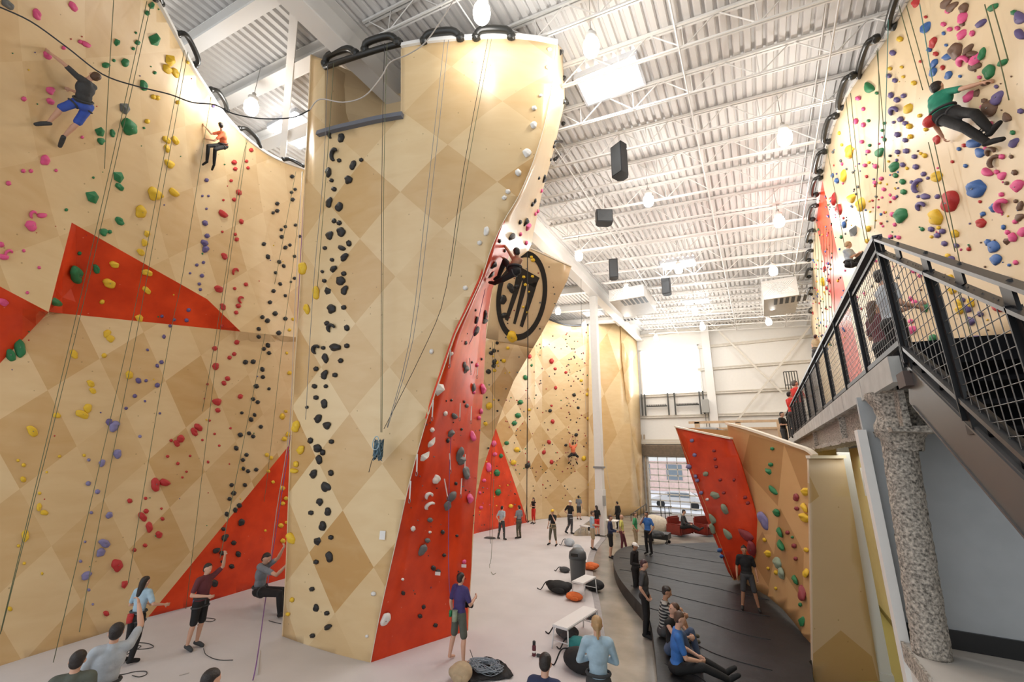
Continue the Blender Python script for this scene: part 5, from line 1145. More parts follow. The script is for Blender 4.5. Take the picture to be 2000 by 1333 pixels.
# bundled rope hanging on the tower
g = empty('rope_bundle', kn, label='blue-grey coiled rope bundle hanging in mid air before the tower front', cat='rope bundle')
bm = bmesh.new(); rr = random.Random(3); pts = []
for k in range(170):
    a = k * .55; pts.append(kn + Vector((math.cos(a) * rr.uniform(.04, .12), math.sin(a) * .07, -.08 - rr.uniform(0, 1) * .42)))
tube(bm, pts, .008, 5); finish('coil', bm, mat('rope_blue', (.12, .2, .25), .8), g)
bm = bmesh.new(); pts = [kn + Vector((.09 * math.cos(a) * (1 - .2 * math.sin(a)), -.08, -.16 + .13 * math.sin(a))) for a in [k * .3 for k in range(60)]]; tube(bm, pts, .009, 5); finish('wrap', bm, mat('rope_lightblue', (.35, .5, .56), .8), g)
bm = bmesh.new(); tube(bm, bez([kn + Vector((-.08, 0, -.4)), kn + Vector((-.15, 0, -.5)), kn + Vector((-.2, 0, -.72))], 4), .007, 5); finish('tail', bm, RC['dark'], g)
# black cable across the top left and the pale cable to the roof
rope(bez([Vector(P(-10, 10, d=5.8)), Vector(P(60, 42, d=6.0)), Vector(P(130, 92, d=6.2)), Vector(P(200, 145, d=6.4)), Vector(P(265, 168, d=6.6)), Vector(P(330, 184, d=6.8)), Vector(P(375, 200, d=6.9)), Vector(P(420, 205, d=7.0)), Vector(P(455, 222, d=7.1)), Vector(P(510, 232, d=7.2)), Vector(P(570, 230, d=7.2)), Vector(P(605, 215, d=7.2))], 5), 'dark', 'black cable sagging across the upper left of the hall', .011, 'sagging_cable')
rope(bez([Vector(P(605, 215, d=6.8)), Vector(P(625, 194, d=6.8)), Vector(P(670, 200, d=6.8)), Vector(P(712, 188, d=6.8)), Vector(P(745, 150, d=6.9)), Vector(P(762, 122, d=6.9)), Vector(P(800, 105, d=7.0)), Vector(P(835, 78, d=7.1)), Vector(P(880, 10, d=7.2)), Vector(P(895, -20, d=7.2))], 5), 'pale', 'pale cable curving over the tower window up to the roof', .010, 'sagging_cable')
# quickdraws: white and grey slings on the red side face
QD = mat('sling_white', (.8, .78, .74), .7)
for i, (x0, y0, x1, y1) in enumerate(((846, 782, 844, 815), (880, 684, 878, 712), (815, 888, 814, 922), (899, 788, 898, 816), (921, 794, 920, 822), (917, 700, 920, 726), (934, 708, 932, 734), (878, 886, 880, 918), (868, 936, 874, 970), (902, 935, 900, 966), (909, 888, 908, 915), (802, 940, 800, 975))):
    a = W(sidefit, x0, y0, .03); b = W(sidefit, x1, y1, .12)
    g = empty('quickdraw', a, label='white sling quickdraw %s on the red tower side' % ('below the biggest white hold', 'by the topmost white hold', 'left of the low white holds', 'in the upper middle', 'right of the upper middle one', 'near the violet rope top', 'beside the pink hold top', 'at mid height, left one', 'above the grey hold pair', 'at mid height, right one', 'in the centre of the face', 'nearest the left edge')[i], cat='quickdraw', group='quickdraws on the red side face')
    bm = bmesh.new(); beam(bm, a, b, .025, .012); finish('sling', bm, QD, g)
    bm = bmesh.new(); c = b + Vector((0, 0, -.04)); tube(bm, [c + Vector((.025 * math.cos(t), 0, .045 * math.sin(t))) for t in [k * 2 * math.pi / 12 for k in range(12)]], .006, 5, closed=True); finish('carabiner', bm, mat('bolt_steel', (.25, .25, .25), .35, .8), g)
# small paper route cards
for x, y, wall, l in ((747, 1046, tfit, 'crumpled white paper card on the tower front near the red face'), (855, 1121, sidefit, 'small white route card low on the red side face'), (906, 1106, sidefit, 'small white route card near the right edge of the red face'), (205, 1222, lambda a, b: P(a, b, y=4.9), 'white water bottle tape marker at the foot of the left wall')):
    c = W(wall, x, y, .04); bm = bmesh.new(); d = Vector((.8, .3, 0)).normalized(); beam(bm, c - d * .06, c + d * .06, .01, .16 if y == 1046 else .07); props(finish('paper_card', bm, WHITE), label=l, cat='card')
# ================================================================== people
SKIN = mat('skin_fair', (.62, .36, .25), .55); SKIN2 = mat('skin_tan', (.42, .22, .13), .55)
def cl(name, c, r=.8): return mat('cloth_' + name, c, r, noise=.12, nscale=9, bump=.25, bscale=25)
CLO = dict(black=cl('black', (.009, .009, .010)), charcoal=cl('charcoal', (.05, .052, .055)), grey=cl('grey', (.20, .22, .25)), lightgrey=cl('lightgrey', (.42, .46, .50)), paleblue=cl('paleblue', (.36, .50, .60)), navy=cl('navy', (.02, .03, .08)), purple=cl('purple', (.05, .035, .14)), blue=cl('blue', (.04, .16, .48)), royal=cl('royal', (.04, .09, .42)), green=cl('green', (.05, .30, .13)), teal=cl('teal', (.02, .24, .15)), yellow=cl('yellow', (.62, .60, .16)), orange=cl('orange', (.72, .16, .07)), red=cl('red', (.62, .03, .02)), maroon=cl('maroon', (.13, .03, .04)), khaki=cl('khaki', (.42, .32, .20)), olive=cl('olive', (.10, .09, .06)), denim=cl('denim', (.06, .09, .16)), moss=cl('moss', (.09, .10, .08)), striped=None)
def striped():
    m, t, b = nt('cloth_striped'); N = t.nodes; tc = N.new('ShaderNodeTexCoord'); w_ = N.new('ShaderNodeTexWave'); w_.bands_direction = 'Z'; w_.inputs['Scale'].default_value = 5.0
    cr = N.new('ShaderNodeValToRGB'); cr.color_ramp.interpolation = 'CONSTANT'; cr.color_ramp.elements[0].color = (.02, .02, .025, 1); cr.color_ramp.elements[1].position = .55; cr.color_ramp.elements[1].color = (.35, .35, .33, 1)
    t.links.new(tc.outputs['Object'], w_.inputs['Vector']); t.links.new(w_.outputs[0], cr.inputs[0]); t.links.new(cr.outputs[0], b.inputs['Base Color']); b.inputs['Roughness'].default_value = .85; return m
CLO['striped'] = striped()
HAIRM = dict(dark=mat('hair_dark', (.018, .012, .01), .5, bump=.4, bscale=70), brown=mat('hair_brown', (.09, .045, .025), .5, bump=.4, bscale=70), blonde=mat('hair_blonde', (.42, .26, .12), .5, bump=.4, bscale=70), grey=mat('hair_grey', (.12, .115, .10), .6), red=mat('hair_auburn', (.05, .015, .02), .5, bump=.4, bscale=70), bald=SKIN)
V3 = Vector
def capsule(bm, a, b, ra, rb, seg=12, rg=8):
    a = V3(a); b = V3(b); d = b - a; L = d.length; d = d.normalized() if L > 1e-5 else V3((0, 0, 1)); s = d.orthogonal().normalized(); t = d.cross(s); rings = []
    for i in range(rg + 1):
        th = math.pi * i / rg; r = (ra if i <= rg // 2 else rb); c = a if i <= rg // 2 else b
        rr = max(r * math.sin(th), 1e-4); z = -math.cos(th) * r
        rings.append([bm.verts.new(c + d * z + (s * math.cos(2 * math.pi * k / seg) + t * math.sin(2 * math.pi * k / seg)) * rr) for k in range(seg)])
        if i == rg // 2: 
            rings.append([bm.verts.new(b + (s * math.cos(2 * math.pi * k / seg) + t * math.sin(2 * math.pi * k / seg)) * rb) for k in range(seg)])
    for A, B in zip(rings, rings[1:]):
        for k in range(seg): bm.faces.new((A[k], A[(k + 1) % seg], B[(k + 1) % seg], B[k]))
    bm.faces.new(rings[0][::-1]); bm.faces.new(rings[-1])
def ell(bm, c, ax, r):
    M_ = Matrix.Translation(V3(c)) @ Matrix((ax[0], ax[1], ax[2])).transposed().to_4x4() @ Matrix.Diagonal((r[0], r[1], r[2], 1))
    bmesh.ops.create_icosphere(bm, subdivisions=3, radius=1, matrix=M_)
def blob(name, bm, m, parent, vox, sm=4):
    o = finish(name, bm, m, parent); 
    r = o.modifiers.new('skin', 'REMESH'); r.mode = 'VOXEL'; r.voxel_size = vox; r.use_smooth_shade = True
    s = o.modifiers.new('soft', 'SMOOTH'); s.factor = .5; s.iterations = sm
    return o
def hand(bm, w, e, s, palmn, curl=.8, side=1):
    """palm, four unequal bent fingers, thumb; runs on from the wrist along the forearm"""
    d = (V3(w) - V3(e)).normalized(); n_ = V3(palmn); n_ = (n_ - d * n_.dot(d)); n_ = n_.normalized() if n_.length > .05 else d.orthogonal().normalized(); x = d.cross(n_).normalized() * side
    c = V3(w) + d * .045 * s; ell(bm, c, (x, n_, d), (.042 * s, .016 * s, .052 * s))
    for k, ln in enumerate((.062, .072, .067, .052)):
        a = V3(w) + d * .085 * s + x * (-.030 + .020 * k) * s; m1 = a + (d * math.cos(curl * .6) + n_ * math.sin(curl * .6)) * ln * .55 * s; e1 = m1 + (d * math.cos(curl * 1.6) + n_ * math.sin(curl * 1.6)) * ln * .55 * s
        capsule(bm, a, m1, .0095 * s, .0088 * s, 8, 6); capsule(bm, m1, e1, .0088 * s, .0075 * s, 8, 6)
    a = V3(w) + d * .03 * s - x * .032 * s; m1 = a + (d * .6 - x * .65 + n_ * .3).normalized() * .036 * s; capsule(bm, a, m1, .012 * s, .011 * s, 8, 6); capsule(bm, m1, m1 + (d * .85 - x * .1 + n_ * .5).normalized() * .032 * s, .011 * s, .009 * s, 8, 6)
def person(label, J, look, top=('grey', 'short'), bottom=('black', 'pants'), shoes='black', hair=('dark', 'short'), skin=SKIN, s=1.0, harness=False, chalk=None, face=False, near=False, female=False, group=None, cap=None, helmet=None, extra=None):
    J = {k: V3(v) for k, v in J.items()}
    base = J['base'] if 'base' in J else V3(((J['al'] + J['ar']) / 2).to_tuple()); g = empty('person', base, label=label, cat='person', group=group)
    vox = .011 if near else .016
    ms = (J['sl'] + J['sr']) / 2; mh = (J['hl'] + J['hr']) / 2; up = (ms - mh).normalized(); rt = (J['sr'] - J['sl']); rt = (rt - up * rt.dot(up)).normalized(); fw = up.cross(rt).normalized()
    L = (ms - mh).length; ax = (rt, fw, up); wq = .9 if female else 1.0
    hu = (J['head'] - J['neck']).normalized(); hf = V3(look); hf = (hf - hu * hf.dot(hu)).normalized(); hr_ = hf.cross(hu).normalized(); hx = (hr_, hf, hu); hc = J['head']
    def torso(bm, inf):
        ell(bm, mh + up * L * .72, ax, ((.165 * wq + inf) * s, (.105 + inf) * s, L * .36 + inf)); ell(bm, mh + up * L * .36, ax, ((.135 * wq + inf) * s, (.093 + inf) * s, L * .34 + inf))
        capsule(bm, J['sl'] + rt * .02 * s, J['sr'] - rt * .02 * s, (.062 + inf) * s, (.062 + inf) * s)
        capsule(bm, ms + up * .0 * s, ms - up * L * .4, (.085 + inf) * s, (.11 + inf) * s)
    def pelvis(bm, inf):
        ell(bm, mh + up * .02 * s, ax, ((.155 + inf) * s, (.108 + inf) * s, (.115 + inf) * s)); ell(bm, mh - fw * .045 * s - up * .02 * s, ax, ((.13 + inf) * s, (.09 + inf) * s, (.09 + inf) * s))
    bm = bmesh.new(); torso(bm, 0); pelvis(bm, 0)
    capsule(bm, ms + up * .01, J['neck'] + hu * .03 * s, .062 * s, .05 * s); capsule(bm, J['neck'], hc - hu * .05 * s, .05 * s, .052 * s)
    ell(bm, hc + hu * .015 * s, hx, (.074 * s, .092 * s, .098 * s)); ell(bm, hc - hu * .045 * s + hf * .022 * s, hx, (.056 * s, .066 * s, .070 * s))
    capsule(bm, hc + hf * .086 * s + hu * .012 * s, hc + hf * .103 * s - hu * .022 * s, .010 * s, .014 * s, 8, 6)
    capsule(bm, hc + hf * .078 * s + hu * .03 * s - hr_ * .03 * s, hc + hf * .078 * s + hu * .03 * s + hr_ * .03 * s, .012 * s, .012 * s, 8, 6)
    for q in (-1, 1): ell(bm, hc + hr_ * q * .078 * s - hf * .008 * s - hu * .005 * s, hx, (.012 * s, .018 * s, .030 * s))
    for q in 'lr':
        S_, E_, W_ = J['s' + q], J['e' + q], J['w' + q]; k = .85 if female else 1
        capsule(bm, S_, S_.lerp(E_, .5), .052 * s * k, .046 * s * k); capsule(bm, S_.lerp(E_, .4), E_, .047 * s * k, .038 * s * k); capsule(bm, E_, E_.lerp(W_, .35), .038 * s * k, .039 * s * k); capsule(bm, E_.lerp(W_, .35), W_, .038 * s * k, .025 * s * k)
        hand(bm, W_, E_, s, fw * .4 - rt * (1 if q == 'r' else -1), .9, 1 if q == 'r' else -1)
        Hh, K_, A_ = J['h' + q], J['k' + q], J['a' + q]
        capsule(bm, Hh, Hh.lerp(K_, .55), .083 * s, .067 * s); capsule(bm, Hh.lerp(K_, .5), K_, .068 * s, .052 * s); cb = K_.lerp(A_, .3) - (V3(J['t' + q]) - A_).normalized() * .015 * s
        capsule(bm, K_, cb, .050 * s, .055 * s); capsule(bm, cb, A_, .054 * s, .034 * s); capsule(bm, A_, J['t' + q], .036 * s, .026 * s)
    blob('body', bm, skin, g, vox, 3)
    if top:
        bm = bmesh.new(); torso(bm, .013)
        if top[1] != 'tank': ell(bm, mh + up * .05 * s, ax, ((.155 * wq + .014) * s, .118 * s, .10 * s))
        fr = {'short': .72, 'long': 1, 'none': 0, 'tank': 0}[top[1]]
        if fr:
            for q in 'lr':
                S_, E_, W_ = J['s' + q], J['e' + q], J['w' + q]; capsule(bm, S_, S_.lerp(E_, fr), .064 * s, (.056 if fr < 1 else .048) * s)
                if fr == 1: capsule(bm, E_, E_.lerp(W_, .93), .049 * s, .034 * s)
        blob('shirt', bm, CLO[top[0]], g, vox + .002, 4)
    if bottom:
        bm = bmesh.new(); pelvis(bm, .014); fr = {'pants': 1, 'shorts': .9, 'capri': 1.0}[bottom[1]]
        for q in 'lr':
            Hh, K_, A_ = J['h' + q], J['k' + q], J['a' + q]; e = Hh.lerp(K_, fr); capsule(bm, Hh, Hh.lerp(K_, .5), .098 * s, .084 * s); capsule(bm, Hh.lerp(K_, .5), e, .083 * s, (.072 if fr == 1 else .080) * s)
            if bottom[1] != 'shorts': f2 = .97 if bottom[1] == 'pants' else .55; capsule(bm, K_, K_.lerp(A_, f2 * .5), .069 * s, .066 * s); capsule(bm, K_.lerp(A_, f2 * .5), K_.lerp(A_, f2), .066 * s, .052 * s)
        blob('trousers' if bottom[1] != 'shorts' else 'shorts', bm, CLO[bottom[0]], g, vox + .002, 4)
    if shoes:
        for q in 'lr':
            A_, T_ = J['a' + q], J['t' + q]; bm = bmesh.new(); d = (T_ - A_).normalized(); capsule(bm, A_ - d * .03 * s - V3((0, 0, .02)) * s, A_.lerp(T_, .5), .045 * s, .046 * s); capsule(bm, A_.lerp(T_, .5), T_, .046 * s, .038 * s)
            blob('shoe', bm, CLO[shoes] if shoes in CLO else mat('shoe_' + shoes, (.5, .5, .5), .6), g, vox, 3)
    if hair and not helmet:
        bm = bmesh.new(); ell(bm, hc + hu * .036 * s - hf * .016 * s, hx, (.083 * s, .096 * s, .092 * s)); ell(bm, hc - hf * .04 * s - hu * .005 * s, hx, (.075 * s, .062 * s, .080 * s))
        if hair[1] == 'curly': 
            for k in range(12): a = k * math.pi * 2 / 12; ell(bm, hc + hu * .06 * s - hf * .01 * s + (hr_ * math.cos(a) + hf * math.sin(a) * .8) * .07 * s, hx, (.034 * s,) * 3)
        if hair[1] == 'long': capsule(bm, hc - hf * .05 * s, J['neck'] - hf * .07 * s - V3((0, 0, .10)) * s, .075 * s, .055 * s)
        if hair[1] == 'pony': ell(bm, hc - hf * .10 * s - hu * .01 * s, hx, (.03 * s,) * 3); capsule(bm, hc - hf * .10 * s - hu * .02 * s, J['neck'] - hf * .08 * s, .028 * s, .018 * s)
        if hair[1] == 'bun': ell(bm, hc - hf * .09 * s + hu * .04 * s, hx, (.035 * s,) * 3)
        if hair[1] == 'topknot': ell(bm, hc + hu * .13 * s, hx, (.028 * s,) * 3)
        for q in (): pass
        # keep the face free
        fcut = hc + hf * .047 * s
        geom = bm.verts[:] + bm.edges[:] + bm.faces[:]
        for v in bm.verts:
            rel = v.co - hc; a_ = rel.dot(hf); z_ = rel.dot(hu)
            lim = -.012 if z_ < .040 * s else (.055 if z_ < .072 * s else .2)
            if a_ > lim * s: v.co -= hf * (a_ - lim * s)
        blob('hair', bm, HAIRM[hair[0]], g, .010 if near else .013, 2)
    if cap or helmet:
        bm = bmesh.new(); cm = HM.get((cap or helmet), WHITE); ell(bm, hc + hu * .05 * s - hf * .005 * s, hx, (.093 * s, .108 * s, .082 * s))
        for v in bm.verts:
            z_ = (v.co - hc).dot(hu)
            if z_ < .03 * s: v.co += hu * (.03 * s - z_)
        if cap: capsule(bm, hc + hf * .09 * s + hu * .05 * s - hr_ * .04 * s, hc + hf * .14 * s + hu * .04 * s + hr_ * .02 * s, .02 * s, .02 * s)
        blob('helmet' if helmet else 'cap', bm, cm, g, .011, 2)
    if face:
        em = mat('eye_dark', (.02, .015, .01), .2)
        for q in (-1, 1):
            bm = bmesh.new(); bmesh.ops.create_icosphere(bm, subdivisions=2, radius=.009 * s, matrix=Matrix.Translation(hc + hf * .087 * s + hu * .010 * s + hr_ * q * .03 * s)); finish('eye', bm, em, g)
        bm = bmesh.new(); ell(bm, hc + hf * .088 * s - hu * .052 * s, hx, (.024 * s, .006 * s, .006 * s)); finish('mouth', bm, mat('lip', (.35, .10, .09), .5), g)
    if harness:
        bm = bmesh.new(); c = mh + up * .10 * s; tube(bm, [c + rt * math.cos(a) * .17 * s + fw * math.sin(a) * .125 * s for a in [k * math.pi / 10 for k in range(20)]], .022 * s, 6, closed=True)
        for q in 'lr':
            Hh, K_ = J['h' + q], J['k' + q]; c = Hh.lerp(K_, .2); d = (K_ - Hh).normalized(); a1 = d.orthogonal().normalized(); a2 = d.cross(a1); tube(bm, [c + (a1 * math.cos(a) + a2 * math.sin(a)) * .098 * s for a in [k * math.pi / 8 for k in range(16)]], .018 * s, 6, closed=True)
        capsule(bm, mh + up * .1 * s + fw * .12 * s, mh - up * .02 * s + fw * .13 * s, .016, .016, 6, 6)
        finish('harness', bm, CLO[harness if isinstance(harness, str) else 'charcoal'], g)
    if chalk:
        bm = bmesh.new(); c = mh + up * .02 * s - fw * .16 * s; lathe(bm, [(.045, -.09), (.055, -.02), (.05, .05), (.055, .06), (.04, .062)], 12, Matrix.Translation(c)); finish('chalk_bag', bm, HM[chalk], g)
    if extra: extra(g, J, dict(ms=ms, mh=mh, up=up, rt=rt, fw=fw, hc=hc, hf=hf, hu=hu, s=s))
    return g
ARM = dict(down=((.25, -.03, 1.13), (.27, .06, .89)), hips=((.34, -.08, 1.16), (.17, .03, 1.00)), front=((.27, .0, 1.13), (.10, .27, 1.10)), cross=((.27, .07, 1.15), (-.07, .20, 1.18)), back=((.27, -.12, 1.14), (.03, -.19, .97)), up=((.27, .20, 1.60), (.20, .34, 1.84)), high=((.30, .12, 1.62), (.20, .22, 1.90)), chin=((.24, .20, 1.20), (.06, .18, 1.48)), pocket=((.29, -.05, 1.14), (.19, .08, .93)), hold=((.25, .08, 1.13), (.15, .34, 1.20)), side=((.33, .02, 1.18), (.40, .24, 1.12)))
def fdir(face):
    f = V3((math.sin(math.radians(face)), math.cos(math.radians(face)), 0)); return f, V3((f.y, -f.x, 0))     # 0 = away from the camera along the hall, 90 = right
def stand(label, foot=None, headtop=None, yaw=0, z=.03, arms=('down', 'down'), legs='straight', loc=None, height=None, look=None, tilt=0.0, **k):
    if loc is None:
        b = P(foot[0], foot[1], z=z); r = ray(*headtop); t = math.hypot(b[0], b[1]) / math.hypot(r[0], r[1]); zt = CAMZ + r[2] * t; h = min(max(zt - z, 1.50), 1.95); loc = (b[0], b[1], z)
    else: h = height or 1.75
    s = h / 1.76; f, r_ = fdir(yaw); L_ = lambda p: V3(loc) + (r_ * p[0] + f * p[1] + V3((0, 0, 1)) * p[2]) * s
    J = dict(base=V3(loc), head=L_((0, .03 + tilt * -.02, 1.63)), neck=L_((0, -.01, 1.47)), sl=L_((-.175, 0, 1.42)), sr=L_((.175, 0, 1.42)), hl=L_((-.09, 0, .93)), hr=L_((.09, 0, .93)))
    al, ar = ARM[arms[0]], ARM[arms[1]]
    J['el'] = L_((-al[0][0], al[0][1], al[0][2])); J['wl'] = L_((-al[1][0], al[1][1], al[1][2])); J['er'] = L_(ar[0]); J['wr'] = L_(ar[1])
    LG = dict(straight=((.10, .02, .50), (.11, -.03, .09)), apart=((.15, .03, .50), (.21, -.02, .09)), fwd=((.11, .20, .55), (.12, .22, .10)), walk=((.11, .12, .51), (.12, .20, .10)), rear=((.10, .02, .50), (.11, -.26, .14)))
    lk = legs if isinstance(legs, tuple) else (legs, legs)
    for q, sg, nm in (('l', -1, lk[0]), ('r', 1, lk[1])):
        kx, ax_ = LG[nm]; J['k' + q] = L_((sg * kx[0], kx[1], kx[2])); J['a' + q] = L_((sg * ax_[0], ax_[1], ax_[2])); J['t' + q] = L_((sg * (ax_[0] + .02), ax_[1] + .17, .035 if ax_[2] < .11 else .05))
    lk_ = V3(f) if look is None else (f * math.cos(math.radians(look)) + V3((0, 0, 1)) * math.sin(math.radians(look)))
    if look: J['head'] = L_((0, .03 - .05 * math.sin(math.radians(look)), 1.62))
    return person(label, J, lk_, s=s, **k), J
def sit(label, hip, yaw, z, top, bottom, legs='hug', lean=.05, s=1.0, seat=.12, look=0, **k):
    b = V3(P(hip[0], hip[1], z=z + seat)); f, r_ = fdir(yaw); L_ = lambda p: b + (r_ * p[0] + f * p[1] + V3((0, 0, 1)) * (p[2] - .12)) * s
    LG = dict(hug=((.16, .36, .50), (.13, .50, .07), (.23, .22, .44), (.07, .42, .46)), stretch=((.16, .42, .22), (.12, .80, .08), (.24, .14, .34), (.10, .38, .28)), chair=((.12, .42, .16), (.12, .50, -.25), (.24, .10, .36), (.16, .34, .28)), cross=((.30, .30, .16), (.05, .34, .08), (.26, .12, .36), (.12, .34, .24)))[legs]
    J = dict(base=b - V3((0, 0, seat)), head=L_((0, lean + .06, .86)), neck=L_((0, lean + .01, .70)), sl=L_((-.18, lean, .62)), sr=L_((.18, lean, .62)), hl=L_((-.1, 0, .12)), hr=L_((.1, 0, .12)))
    for q, sg in (('l', -1), ('r', 1)):
        kk, a_, e_, w_ = [(sg * p[0], p[1], p[2]) for p in LG]; J['k' + q] = L_(kk); J['a' + q] = L_(a_); J['e' + q] = L_(e_); J['w' + q] = L_(w_); J['t' + q] = L_((a_[0] * 1.1, a_[1] + .16, a_[2] - .01 + (.10 if legs == 'stretch' else 0)))
    lk_ = f * math.cos(math.radians(look)) + r_ * math.sin(math.radians(look)); return person(label, J, lk_, top, bottom, s=s, **k), J
def posed(label, pts, fn, look, **k):
    J = {}
    for n_, q in pts.items(): J[n_] = V3(fn(q[0], q[1], q[2] if len(q) > 2 else 0))
    s = k.pop('s', None)
    if s is None: s = ((J['sl'] + J['sr']) / 2 - (J['hl'] + J['hr']) / 2).length / .49
    return person(label, J, look, s=s, **k), J
def offwall(f, o0=.28):
    def g(x, y, o): p = V3(f(x, y)); r = (V3(CAM) - p).normalized(); return p + r * (o0 + o)
    return g
TCY = min(hit('side', 985, 500)[0].y, hit('side', 960, 545)[0].y) - .15; print('TCY', TCY, proj((-3.9, 22, 0)))
# climbers ------------------------------------------------------------
posed('climber in grey T-shirt and bright blue shorts on the upper left wall', dict(head=(184, 150, .30), neck=(172, 156, .27), sl=(154, 152, .24), sr=(183, 170, .26), el=(124, 124, .1), wl=(98, 104, -.18), er=(158, 184, .02), wr=(138, 176, -.18), hl=(149, 200, .14), hr=(173, 208, .22), kl=(118, 212, .06), al=(94, 240, -.08), tl=(70, 243, -.2), kr=(150, 242, .2), ar=(124, 268, 0), tr=(117, 286, -.2)), offwall(leftfit), V3((-.8, -.1, .6)), top=('charcoal', 'short'), bottom=('royal', 'shorts'), hair=('brown', 'short'), shoes='charcoal', harness=True, near=True)
posed('climber in orange shirt and black trousers hanging near the top of the left wall', dict(head=(431, 245, .25), neck=(433, 254, .24), sl=(429, 259, .12), sr=(438, 260, .30), el=(413, 262, .0), wl=(401, 248, -.15), er=(419, 275, .2), wr=(404, 272, -.1), hl=(434, 284, .15), hr=(441, 286, .28), kl=(407, 285, .1), al=(404, 316, .1), tl=(396, 322, 0), kr=(420, 292, .28), ar=(418, 322, .2), tr=(414, 332, .1)), offwall(leftfit, .22), V3((-.9, .1, .1)), top=('orange', 'short'), bottom=('black', 'pants'), hair=('dark', 'short'), harness=True, near=True)
posed('shirtless climber in black trousers on the overhanging edge between tower and emblem', dict(head=(1009, 494, .3), neck=(1011, 503, .28), sl=(1003, 506, .2), sr=(1017, 508, .3), el=(992, 489, .2), wl=(979, 472, 0), er=(1000, 520, .25), wr=(985, 505, 0), hl=(1000, 527, .2), hr=(1010, 530, .3), kl=(986, 510, .1), al=(974, 540, 0), tl=(966, 546, 0), kr=(983, 546, .3), ar=(966, 553, .1), tr=(956, 552, 0)), lambda x, y, o: P(x, y, y=TCY - o), V3((-.6, .4, .6)), top=None, bottom=('black', 'pants'), hair=('dark', 'short'), skin=SKIN2, harness=True, s=.95)
posed('small climber in orange tank top on the far curved wall', dict(head=(1119, 867, .3), neck=(1119, 871, .3), sl=(1114, 873, .3), sr=(1124, 873, .3), el=(1112, 865, .2), wl=(1115, 856, .05), er=(1127, 867, .2), wr=(1125, 857, .05), hl=(1117, 888, .3), hr=(1123, 888, .3), kl=(1110, 893, .3), al=(1112, 903, .1), tl=(1110, 906, 0), kr=(1129, 893, .3), ar=(1126, 903, .1), tr=(1128, 907, 0)), offwall(bfit, .2), V3((-.2, 1, .3)), top=('orange', 'short'), bottom=('black', 'shorts'), hair=('brown', 'short'), harness=True)
def wallp(o0):
    def g(x, y, o):
        p, n_ = hit('right', x, y)
        if p is None: p = V3(P(x, y, y=9)); n_ = V3((-1, 0, 0))
        r = (V3(CAM) - p).normalized(); return p + r * (o0 + o)
    return g
def red_ball(g, J, D):
    bm = bmesh.new(); c = J['hl'] + D['rt'] * -.12 + D['up'] * .02; bmesh.ops.create_icosphere(bm, subdivisions=3, radius=.11, matrix=Matrix.Translation(c)); finish('chalk_bag', bm, HM['red'], g)
_, GJ = posed('climber in green T-shirt and black trousers swinging high on the right wall', dict(head=(1831, 172, .22), neck=(1834, 181, .2), sl=(1821, 194, .3), sr=(1848, 180, .05), el=(1823, 240, .2), wl=(1841, 268, -.1), er=(1884, 172, 0), wr=(1920, 161, -.2), hl=(1834, 230, .25), hr=(1852, 218, .05), kl=(1884, 250, .2), al=(1928, 278, 0), tl=(1958, 272, -.1), kr=(1903, 222, .05), ar=(1936, 256, -.1), tr=(1952, 240, -.2)), wallp(.35), V3((.6, .4, .2)), top=('teal', 'short'), bottom=('black', 'pants'), hair=('dark', 'short'), harness=True, near=True, extra=red_ball, s=1.0)
posed('girl in light grey T-shirt sitting back in her harness by the red strip', dict(head=(1657, 479, .1), neck=(1656, 487, .1), sl=(1650, 491, .2), sr=(1662, 491, .0), el=(1662, 503, .2), wl=(1678, 494, 0), er=(1672, 502, 0), wr=(1684, 490, -.1), hl=(1656, 518, .2), hr=(1663, 517, .05), kl=(1677, 516, .15), al=(1684, 532, 0), tl=(1690, 528, 0), kr=(1682, 502, 0), ar=(1691, 488, -.1), tr=(1693, 480, -.1)), lambda x, y, o: P(x, y, y=12.6 - o), V3((.9, .3, .1)), top=('lightgrey', 'short'), bottom=('black', 'pants'), hair=('blonde', 'short'), harness=True, female=True)
posed('climber in a dull brown top at the far end above the railing', dict(head=(1593, 658, .1), neck=(1593, 664, 0), sl=(1588, 666, 0), sr=(1598, 666, 0), el=(1586, 674, 0), wl=(1588, 682, 0), er=(1600, 672, 0), wr=(1598, 662, 0), hl=(1591, 684, 0), hr=(1597, 684, 0), kl=(1588, 697, 0), al=(1592, 708, 0), tl=(1592, 710, 0), kr=(1600, 694, 0), ar=(1598, 706, 0), tr=(1600, 710, 0)), lambda x, y, o: P(x, y, y=22 - o), V3((.7, .7, .2)), top=('khaki', 'short'), bottom=('charcoal', 'pants'), hair=('red', 'short'), harness=True)
posed('man in grey T-shirt stepping off the floor onto the tower edge', dict(head=(520, 1092, 0), neck=(515, 1102, .02), sl=(507, 1108, .14), sr=(520, 1108, -.14), er=(543, 1091, -.2), wr=(554, 1070, -.1), el=(540, 1124, .1), wl=(560, 1104, .1), hl=(503, 1157, .1), hr=(508, 1154, -.1), kl=(546, 1160, .1), kr=(552, 1154, -.1), al=(547, 1200, .1), tl=(560, 1200, .12), ar=(550, 1194, -.1), tr=(563, 1192, -.1)), lambda x, y, o: P(x, y, y=7.25 + o * -1), V3((.9, .3, .3)), top=('grey', 'short'), bottom=('black', 'pants'), hair=('dark', 'short'), harness=True, near=True, chalk='grey')
